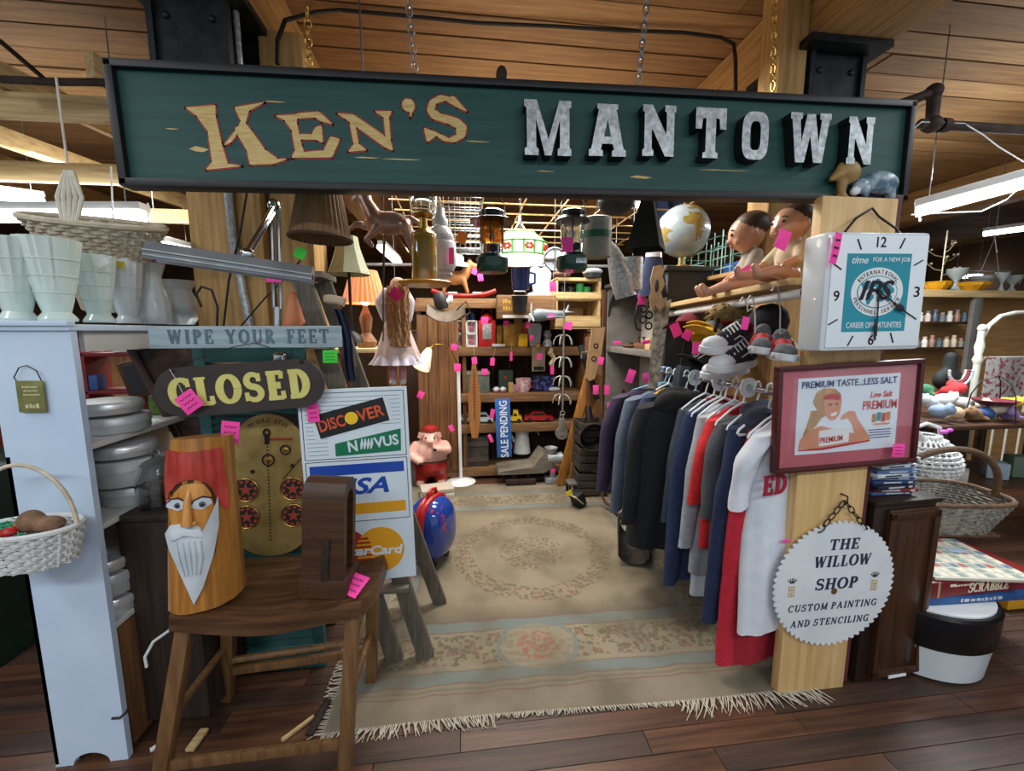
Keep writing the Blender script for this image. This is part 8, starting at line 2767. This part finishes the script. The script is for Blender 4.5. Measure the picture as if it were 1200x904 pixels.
# ------------------------------------------------------------------ bone coloured sheep figures on top of the post
SPB = mat('blue_glaze', '#4f6a80', '#9fb2bf', .35, 0, 26, None, (.42, .6), .2)
SHN = mat('tan_glaze', '#8a6a38', '#a8884e', .5, 0, 20, None, (.3, .7), .3)
o = blob('sheep_figurine', [('e', (.01, 0, .06), (.075, .026, .042), 0), ('e', (-.07, 0, .045), (.03, .02, .028), 0), ('e', (-.095, -.004, .025), (.018, .014, .016), 1), ('c', (-.05, -.01, .03), (-.055, -.01, .008), .012, .01, 0), ('c', (.05, -.01, .03), (.055, -.01, .008), .013, .01, 0), ('c', (.05, .01, .03), (.055, .01, .008), .013, .01, 0)], [SPB, PAPER], voxel=.006)
o.location = (1.52, 1.422, 1.979)
info(o, 'blue mottled grazing sheep figurine standing on top of the pine post', 'figurine')
o = blob('duck_figurine', [('e', (.01, 0, .092), (.05, .024, .042), 0), ('c', (-.03, 0, .08), (-.055, 0, .065), .02, .01, 0), ('c', (-.01, 0, .05), (-.01, 0, .01), .018, .012, 0), ('e', (-.008, 0, .006), (.026, .02, .008), 0)], [SHN], voxel=.006)
o.location = (1.385, 1.422, 1.979)
info(o, 'tan bird figurine on a short leg at the left end of the post top', 'figurine')

# ------------------------------------------------------------------ RIGHT FRONT: cabinet, films, baskets, games, bucket
DC = thing('dark_cabinet', 'narrow dark brown cabinet with a panelled front standing right of the pine post', 'cabinet', (1.80, 1.62, 0), (0, 0, R(3)))
CABW = wood('cabinet_walnut_z', '#2a180e', '#4e3019', 'z', .35, 5, .1, .2)
CABD = wood('cabinet_dark_z', '#1a100a', '#2e1d12', 'z', .4)
MB(CABD).box((0, 0, .40), (.31, .40, .80), None, .004).build('body', DC)
MB(CABW).box((.03, -.206, .40), (.25, .018, .76), None, .006).build('front_panel', DC)
mb = MB(CABW)
for sx in (-.08, .14):
 mb.box((sx, -.218, .40), (.03, .012, .74), None, .004)
for zz in (.045, .755):
 mb.box((.03, -.218, zz), (.25, .012, .035), None, .004)
mb.pieces('moulding', DC)
MB(CABD).box((0, 0, .808), (.33, .43, .018), None, .004).build('top', DC)
MB(PAPER).box((.03, -.2265, .03), (.09, .003, .012)).build('shelf_label', DC)
dvd = [('#3a5a86', 'blue spined film case at the bottom of the stack on the dark cabinet'), ('#7a2a24', 'red spined film case second from the bottom of the stack'), ('#1c2430', 'black spined film case third from the bottom of the stack'), ('#26406a', 'dark blue film case in the lower middle of the stack'), ('#8fa2b4', 'grey film case in the middle of the stack'),
       ('#c9d2d8', 'white film case above the middle of the stack'), ('#4a6a92', 'blue film case fourth from the top of the stack'), ('#d5dadd', 'white film case third from the top of the stack'), ('#2f3a52', 'slate film case second from the top of the stack'), ('#dde2e4', 'white film case topmost on the stack')]
for i, (c, lb) in enumerate(dvd):
 t = thing('film_case', lb, 'film case', (1.79 + .012 * math.sin(i * 2.1), 1.52 + .01 * math.cos(i * 1.7), .818 + .0165 * i), (0, 0, R(random.uniform(-6, 6))), 'film cases stacked on the dark cabinet')
 MB(C(c, .35)).box((0, 0, .008), (.19, .135, .0145), None, .002).build('case', t)
 q = MB(WEN if lin(c)[1] < .3 else C('#23304a', .5))
 q.box((random.uniform(-.03, .02), -.0682, .008), (.08, .001, .006)).box((.07, -.0682, .008), (.02, .001, .008))
 q.build('spine_print', t, smooth=False)
BKT = thing('storage_crock', 'white tub with a wide black band carrying the board games at the right', 'tub', (2.13, 1.59, 0))
BKT.scale = (1.28, 1.28, 1.0)
mb = MB(mat('tub_white', '#cfd6da', '#c3cbd0', .3, 0, 5, coat=.3)).lathe([(0, 0), (.17, 0), (.195, .012), (.208, .165), (.0, .165)], n=44)
mb.build('base', BKT)
MB(mat('tub_black', '#0c0d0f', '#15161a', .25, 0, 6)).lathe([(.208, .155), (.215, .165), (.218, .305), (.21, .315), (0, .315)], n=44).build('black_band', BKT)
MB(WHITEPL).lathe([(0, .316), (.2, .316), (.2, .324), (0, .324)], n=44).build('lid', BKT)
GB = thing('game_box', 'flat blue game box lying on the black banded tub', 'game box', (2.26, 1.62, .3255), (0, 0, R(-2)))
MB(C('#1f4a7e', .4, '#2a5a94')).box((0, 0, .018), (.62, .42, .036), None, .004).build('body', GB)
scribble(MB(WEN), .2, .016, (-.02, -.2106, .018), 8).box((-.30, -.211, .018), (.012, .001, .03)).build('lettering', GB, smooth=False)
SBX = thing('word_game_box', 'dark red word game box with white lettering in the pile of games', 'game box', (2.25, 1.62, .362), (0, 0, R(1)))
MB(mat('game_red', '#5e1618', '#8a1f1c', .4, 0, 3)).box((0, 0, .036), (.58, .40, .072), None, .004).build('body', SBX)
mb = MB(mat('game_cream', '#e0d3b8', None, .5)).serif('SCRABBLE', .21, .044, (.02, -.2015, .035), .22, .1, .06, .001, .12, .08)
mb.box((-.165, -.2012, .053), (.03, .001, .012))
scribble(mb, .1, .009, (-.11, -.2015, .05), 9)
mb.build('lettering', SBX, smooth=False)
MB(C('#b09068', .6)).box((-.235, -.201, .036), (.01, .002, .07)).build('worn_edge', SBX)
GBD = thing('game_board', 'cream letter grid board lying on top of the red word game box', 'game board', (2.25, 1.57, .4355), (0, 0, R(-10)))
MB(mat('board_cream', '#c9c4b2', '#bdb8a6', .5, 0, 8)).box((0, 0, .008), (.42, .36, .014), None, .004).build('board', GBD)
cols = [C('#8a9a94', .6), C('#a85a4e', .6), C('#5a7a92', .6), C('#d8d2be', .6)]
mb = MB()
for i in range(11):
 for k in range(9):
  mb.m(cols[(3 if (i * k + i) % 3 else (i * 5 + k * 3) % 3)]).box((-.19 + .038 * i, -.155 + .039 * k, .0156), (.027, .028, .0012))
mb.build('letter_square', GBD, kind='stuff')
MB(C('#9db0c4', .5)).box((.1, .06, .017), (.08, .05, .001)).build('sticker', GBD)

# big willow basket with arched hood rim and a white wicker one behind it
WG = thing('willow_basket', 'grey brown willow basket with a dark arched handle on top of the board games', 'basket', (2.52, 1.86, .294), (0, 0, R(-8)))
fn = lambda u, v: ((.22 + .1 * v) * math.copysign(abs(math.cos(2 * PI * u)) ** .6, math.cos(2 * PI * u)), (.14 + .05 * v) * math.copysign(abs(math.sin(2 * PI * u)) ** .6, math.sin(2 * PI * u)), .17 + .17 * v)
weave(fn, 30, 13, .0062, WICKG, 'wall', WG)
MB(WICKB).tube([tuple(Vector(fn(k / 44, 1)) + Vector((0, 0, .005))) for k in range(44)], .012, 7, close=True).build('rim', WG)
MB(WICKB).box((0, 0, .165), (.46, .29, .016), None, .006).build('base', WG)
MB(WICKB).tube([(-.3 * math.cos(a), -.03 - .06 * math.sin(a), .34 + .27 * math.sin(a)) for a in [PI * k / 20 for k in range(21)]], .016, 8).build('handle', WG)
WW = thing('white_wicker_basket', 'white woven bassinet-like basket standing up behind the willow basket', 'basket', (2.62, 2.2, .70), (R(66), 0, R(6)))
WW.scale = (1.2, 1.2, 1.2)
fn2 = lambda u, v: ((.02 + .25 * v ** .5) * math.cos(2 * PI * u), (.02 + .2 * v ** .5) * math.sin(2 * PI * u), -.12 + .16 * v ** 2)
weave(fn2, 34, 12, .0085, WICKW, 'wall', WW)
MB(WICKW).tube([tuple(fn2(k / 44, 1)) for k in range(44)], .014, 7, close=True).build('rim', WW)
W2 = thing('white_lidded_basket', 'rounded white wicker basket at the right of the bassinet, ribbon on its handle', 'basket', (2.98, 2.28, .50))
weave(lambda u, v: ((.2 * math.sin(PI * (.15 + .75 * v))) * math.cos(2 * PI * u), .17 * math.sin(PI * (.15 + .75 * v)) * math.sin(2 * PI * u), .34 * v), 28, 13, .009, WICKW, 'wall', W2)
MB(WICKW).tube([(-.12, 0, .3), (-.1, 0, .38), (0, 0, .41), (.1, 0, .38), (.12, 0, .3)], .012, 8).build('handle', W2)
MB(C('#c95ac0', .6)).ell((.1, -.03, .36), (.03, .016, .014)).ell((.14, -.03, .37), (.02, .014, .012)).build('ribbon_bow', W2)
t = thing('side_crate', 'low dark crate under the white wicker baskets', 'crate', (2.92, 2.26, 0))
MB(DARKC).box((0, 0, .24), (.62, .3, .48), None, .01).build('body', t)
MB(DARKC).box((0, 0, .489), (.66, .32, .018), None, .004).build('lid', t)
t = info(MB(mat('white_cushion', '#cdd3d8', '#bfc6cc', .9, 0, 10)).ell((0, 0, 0), (.11, .12, .07)).build('cushion'), 'white cushion tucked in the willow basket', 'cushion')
t.location = (2.40, 1.86, .56)
t = info(MB(mat('yellow_box', '#c9921e', None, .5)).box((0, 0, .09), (.16, .2, .06), None, .004).build('yellow_box'), 'yellow box behind the games at the right edge', 'box')
t.location = (2.98, 1.82, -.05)
# ------------------------------------------------------------------ neighbouring stall on the right
LG_ = thing('pine_ledge', 'long pine ledge with two bottle shelves beneath, beyond the clock', 'shelf', (5.1, 3.75, 0))
zl = at(1100, 345, 3.7).z
MB(RAWW).box((0, 0, zl), (2.6, .3, .07), None, .006).build('top_board', LG_)
mb = MB(wood('ledge_back_x', '#94703f', '#b98f5c', 'x', .7))
mb.box((0, .15, zl / 2), (2.6, .02, zl))
mb.build('back_panel', LG_)
zs = [at(1100, 377, 3.67).z, at(1100, 407, 3.67).z]
for zz in zs:
 MB(DKW).box((-.45, .03, zz - .012), (1.2, .2, .022), None, .003).build('bottle_shelf', LG_)
MB(BCG).box((at(1141, 380, 3.63).x - 5.1, -.12, zl / 2 + .4), (.1, .04, zl - .85), None, .004).build('grey_post', LG_)
bc = ['#cfc6b8', '#8a6a58', '#d9d2c6', '#6e7276', '#b8a890', '#c9b8b0', '#54606a', '#a0705e', '#d0ccc0', '#8c8478', '#46525c', '#c2b29a']
n = 0
for si, zz in enumerate(zs):
 for k in range(7):
  px = 1080 + 8.6 * k
  p = at(px, 380, 3.67)
  h_ = .07 + .03 * ((k * 7 + si * 3) % 3) / 2
  t = thing('small_bottle', ('small pale bottle' if k % 2 else 'small dark jar') + ' number-free on the %s bottle shelf, %s' % (('upper', 'lower')[si], ('hard against the clock', 'next to the clock edge', 'third from the clock', 'in the middle', 'third from the grey post', 'next but one to the grey post', 'touching the grey post')[k]), 'bottle', (p.x, 3.69, zz), group='little bottles under the pine ledge')
  t['label'] = t['label'].replace(' number-free', '')
  MB(C(bc[(k * 5 + si * 3) % 12], .4)).lathe([(0, 0), (.024, 0), (.026, h_ * .7), (.016, h_ * .85), (.016, h_), (0, h_)], n=14).build('glass', t)
  MB(C(bc[(k * 3 + si) % 12], .5)).lathe([(0, h_), (.018, h_), (.018, h_ + .02), (0, h_ + .022)], n=12).build('cap', t)
AMG = mat('amber_dish', '#d99a14', '#e8b230', .12, 0, 10, trans=.4)
for px, w_, lb in ((1100, .11, 'amber glass dish on the pine ledge next to the clock'), (1141, .13, 'second amber glass dish on the pine ledge, farther right')):
 t = thing('amber_dish', lb, 'dish', (at(px, 340, 3.65).x, 3.67, zl + .036))
 MB(AMG).lathe([(0, 0), (w_ * .6, 0), (w_, .05), (w_ * 1.02, .075), (w_ * .95, .07), (w_ * .55, .012), (0, .012)], n=32, wob=lambda a, z: 1 + .05 * math.sin(12 * a)).build('dish', t)
 MB(AMG).tube([(w_ * 1.03 * math.cos(a), w_ * 1.03 * math.sin(a), .074) for a in [2 * PI * k / 32 for k in range(32)]], .006, 6, close=True).build('rim', t)
BT_ = thing('brass_branch_stand', 'brass branching jewellery tree standing on the pine ledge', 'stand', (at(1104, 340, 3.75).x, 3.77, zl + .036))
PBR = mat('pale_brass', '#b9ae8e', '#d0c7aa', .3, .6, 14)
mb = MB(PBR).tube([(0, 0, 0), (0, 0, .6)], .007, 8).lathe([(0, 0), (.06, 0), (.05, .015), (0, .02)], n=16)
mb.build('stem', BT_)
for k in range(7):
 a, zz = k * 2.2, .16 + .045 * k
 q = MB(PBR)
 e = Vector((.2 * math.cos(a), .08 * math.sin(a), zz + .08))
 q.tube([(0, 0, zz), (.1 * math.cos(a), .04 * math.sin(a), zz + .02), e], .005, 6).ell(e, (.014, .014, .014), None, 8, 6).ell(e * .7 + Vector((0, 0, zz * .3 + .02)), (.012, .012, .012), None, 8, 6)
 q.build('branch', BT_)
CLG = mat('pale_glassware', '#b9c4c2', '#d5dcda', .12, 0, 8, trans=.5)
for i, (px, h_, r_, lb) in enumerate(((1122, .22, .08, 'clear glass compote behind the brass jewellery tree'), (1158, .16, .09, 'clear cut glass bowl at the right of the amber dishes'), (1176, .2, .05, 'clear glass jug next to the cut glass bowl'), (1196, .17, .07, 'clear glass basket at the right end of the pine ledge'))):
 t = thing('glass_dish', lb, 'glassware', (at(px, 338, 3.7).x, 3.72 + .05 * (i % 2), zl + .036), group='clear glassware on the pine ledge')
 MB(CLG).lathe([(0, 0), (r_ * .6, 0), (r_ * .5, .012), (r_ * .2, h_ * .3), (r_ * .25, h_ * .45), (r_, h_ * .8), (r_ * 1.05, h_), (r_ * .98, h_), (r_ * .2, h_ * .5), (0, h_ * .48)], n=24).build('bowl', t)
 MB(CLG).tube([(r_, 0, h_ * .9), (r_ * 1.5, 0, h_ * .8), (r_ * 1.2, 0, h_ * .5)], .006, 6).build('handle', t)
t = thing('chrome_ring_rack', 'thin metal ring hanging from the ceiling above the glassware', 'rack', at(1160, 318, 3.5))
MB(STEEL).tube([(.17 * math.cos(a), .1 * math.sin(a), .02 * math.sin(a)) for a in [2 * PI * k / 30 for k in range(30)]], .005, 6, close=True).build('ring', t)
MB(STEEL).tube([(-.1, 0, 0), (0, 0, .3), (.1, 0, 0)], .003, 5).tube([(0, 0, .3), (0, 0, CZ - t.location.z)], .003, 5).build('hanger_wire', t)
# white metal bedstead with patterned quilt
BD_ = thing('white_bedstead', 'white arched metal bedstead with a floral quilt hung over it at the right edge', 'bedstead', (at(1146, 420, 3.0).x, 3.0, 0))
WM = mat('cream_metal', '#cfcdbf', '#bfbdb0', .4, .1, 8)
zt_ = at(1150, 385, 3.0).z
mb = MB(WM).tube([(0, 0, 0), (0, 0, zt_ - .02)], .024, 12).ell((0, 0, zt_ + .0), (.03, .03, .035)).lathe([(.024, zt_ - .3), (.036, zt_ - .26), (.024, zt_ - .22), (.034, zt_ - .15), (.024, zt_ - .1)], n=16)
mb.tube([(.0, 0, zt_ - .1), (.06, 0, zt_ + .02), (.16, 0, zt_ + .1), (.3, 0, zt_ + .13), (.7, 0, zt_ + .15)], .018, 10)
mb.tube([(.05, 0, zt_ - .25), (.7, 0, zt_ - .25)], .014, 8)
for k in range(4):
 mb.tube([(.12 + .14 * k, 0, .3), (.12 + .14 * k, 0, zt_ - .25)], .008, 8)
mb.build('frame', BD_)
QM = mat('quilt_floral', '#a8a6a2', '#8a3a48', .9, 0, 22, None, (.5, .58))
MB(QM).surf(lambda u, v: (.05 + .62 * u, -.035 - .02 * math.sin(7 * u), zt_ - .24 - .42 * v), 14, 10, thick=.012).build('quilt', BD_)
# table with plush toys
TBL = thing('display_table', 'dark wooden display table of soft toys in the neighbouring stall', 'table', (3.75, 2.62, 0))
zt2 = at(1110, 492, 2.5).z
MB(DKW).box((0, 0, zt2 - .015), (1.2, .62, .03), None, .005).build('table_top', TBL)
for sx in (-.56, .56):
 for sy in (-.27, .27):
  MB(DKWZ).box((sx, sy, (zt2 - .03) / 2), (.05, .05, zt2 - .03), None, .004).build('leg', TBL)
MB(DKW).box((0, 0, .42), (.94, .56, .02)).build('lower_shelf', TBL)
MB(DKW).box((0, .28, zt2 * .7), (.9, .02, zt2 * .5)).build('back_panel', TBL)
pc = [('#c9d2dc', 1087, 478, 'white plush toy nearest the poster on the toy table'), ('#7a8ea8', 1099, 490, 'blue grey plush toy at the front edge of the toy table'), ('#dfe3e6', 1105, 476, 'white plush rabbit behind the blue grey one'), ('#b59a7a', 1118, 492, 'tan plush bear lying at the front of the toy table'), ('#c9c6bf', 1128, 480, 'cream plush toy in the middle of the toy table'), ('#8a6a4a', 1138, 493, 'brown plush bear right of the tan one'),
      ('#e0dcd4', 1146, 482, 'white plush dog at the right of the brown bear'), ('#b02a2e', 1112, 466, 'red plush toy at the back of the toy table'), ('#c23438', 1122, 462, 'bright red cloth toy below the bead bust'), ('#3a6a4a', 1082, 464, 'green plush toy at the back corner by the poster'), ('#a88ac0', 1180, 494, 'lilac plush toy at the right end of the toy table'), ('#d9b83a', 1178, 480, 'yellow plush ball on the lilac toy'), ('#2f4a7a', 1152, 496, 'dark blue cloth toy at the front of the toy table'), ('#b5ab9c', 1166, 486, 'beige plush toy beside the lilac one')]
for i, (c, px, py, lb) in enumerate(pc):
 p = at(px, py, 2.56 + (.18 if py < 475 else .06 if py < 485 else -.12))
 p.z = max(p.z, zt2 + .001)
 m_ = mat('plush_' + c.strip('#'), c, None, .95, 0, 40, None, (.3, .7), .3)
 s_ = .052
 o = blob('plush_toy', [('e', (0, 0, s_ * .9), (s_ * 1.2, s_, s_ * .9), 0), ('e', (-s_ * 1.1, -s_ * .4, s_ * 1.3), (s_ * .7, s_ * .65, s_ * .65), 0), ('e', (-s_ * 1.5, -s_ * .4, s_ * 1.9), (s_ * .25, s_ * .2, s_ * .3), 0), ('e', (-s_ * .8, -s_ * .4, s_ * 1.95), (s_ * .25, s_ * .2, s_ * .3), 0), ('c', (s_ * .6, -s_ * .6, s_ * .5), (s_ * 1.2, -s_ * 1.2, s_ * .3), s_ * .35, s_ * .28, 0)], [m_], voxel=.011)
 o.location = p
 o.rotation_euler = (0, 0, i * 1.3)
 info(o, lb, 'soft toy', 'soft toys on the display table')
# jewellery bust
JB = thing('necklace_bust', 'black necklace bust hung with bead strings behind the toy table', 'bust', at(1110, 452, 3.0))
blob('bust', [('e', (0, 0, .05), (.13, .07, .1), 0), ('c', (0, 0, .1), (0, 0, .24), .05, .045, 0)], [mat('bust_black', '#101312', '#1b2220', .8, 0, 12)], JB, .013)
for k, (c, r_) in enumerate((('#c9b7b0', .07), ('#8a2a3a', .085), ('#b9c4cc', .1))):
 mb = MB(C(c, .3))
 for i in range(22):
  a = PI + PI * i / 21
  mb.ell((r_ * math.cos(a) * 1.1, -.06 - .012 * k, .13 + (r_ * 1.5) * math.sin(a) * .8), (.011, .011, .011), None, 8, 6)
 mb.build('bead_string', JB)
mb = MB(BLACK).lathe([(0, -.35), (.1, -.35), (.03, -.32), (.03, -.05), (0, -.05)], n=16)
mb.build('stand', JB)
t = thing('wire_fruit_stand', 'black wire stand with a shallow bowl at the right edge of the toy table', 'stand', (at(1172, 470, 2.42).x, 2.45, zt2 + .001))
mb = MB(BLACK)
for k in range(3):
 a = k * 2 * PI / 3 + .4
 mb.tube([(.14 * math.cos(a), .14 * math.sin(a), 0), (.12 * math.cos(a), .12 * math.sin(a), .18), (.08 * math.cos(a), .08 * math.sin(a), .27), (0, 0, .32)], .0045, 6)
mb.build('wire_frame', t)
MB(C('#6a2a34', .4)).lathe([(0, .1), (.08, .11), (.125, .145), (.12, .145), (.075, .118), (0, .108)], n=24).build('bowl', t)
for i, (px, py, w_, h_, c, lb) in enumerate(((1082, 535, .16, .05, '#c9ced0', 'white books lying on the shelf under the toy table'), (1092, 548, .1, .09, '#3a6a9a', 'blue bag on the shelf under the toy table'), (1122, 548, .14, .08, '#b9b5ad', 'pale cloth heap on the shelf under the toy table'), (1165, 555, .12, .12, '#8a9aa4', 'grey plastic box at the right under the toy table'), (1190, 560, .1, .16, '#5a6a5a', 'green grey carton at the right edge under the toy table'))):
 q = MB(C(c, .6))
 q.box((0, 0, h_ / 2), (w_, .12, h_), (0, 0, .3 * i), .012)
 if i == 0:
  q.box((.01, 0, h_ + .012), (w_ * .9, .11, .022), (0, 0, .1), .004)
 t = thing(('book_pair', 'cloth_bag', 'cloth_heap', 'plastic_box', 'carton')[i], lb, ('books', 'bag', 'cloth', 'box', 'carton')[i], (at(px, py, 2.5).x, 2.5, .432))
 q.build('body', t)
# clutter far behind, on the left: low shelves of the next stall
for i, (x, y, w_, h_, lb) in enumerate(((-3.4, 3.3, 1.3, 1.2, 'dark low counter in the stall beyond the white shelf'), (-2.0, 3.6, 1.1, 1.35, 'brown shelf of goods behind the leaning picture frame'), (.2, 6.2, 2.2, 1.5, 'tall dark counter far behind the back shelf'), (2.9, 6.0, 2.0, 1.5, 'brown counter far behind the turquoise rack'))):
 t = thing('shop_counter', lb, 'counter', (x, y, 0))
 MB((DARKC, BROWNZ, DKWZ, BROWNZ)[i]).box((0, 0, h_ / 2), (w_, .5, h_), None, .01).build('body', t)
 MB(BROWNX).box((0, 0, h_ + .012), (w_ + .06, .56, .024), None, .004).build('top', t)
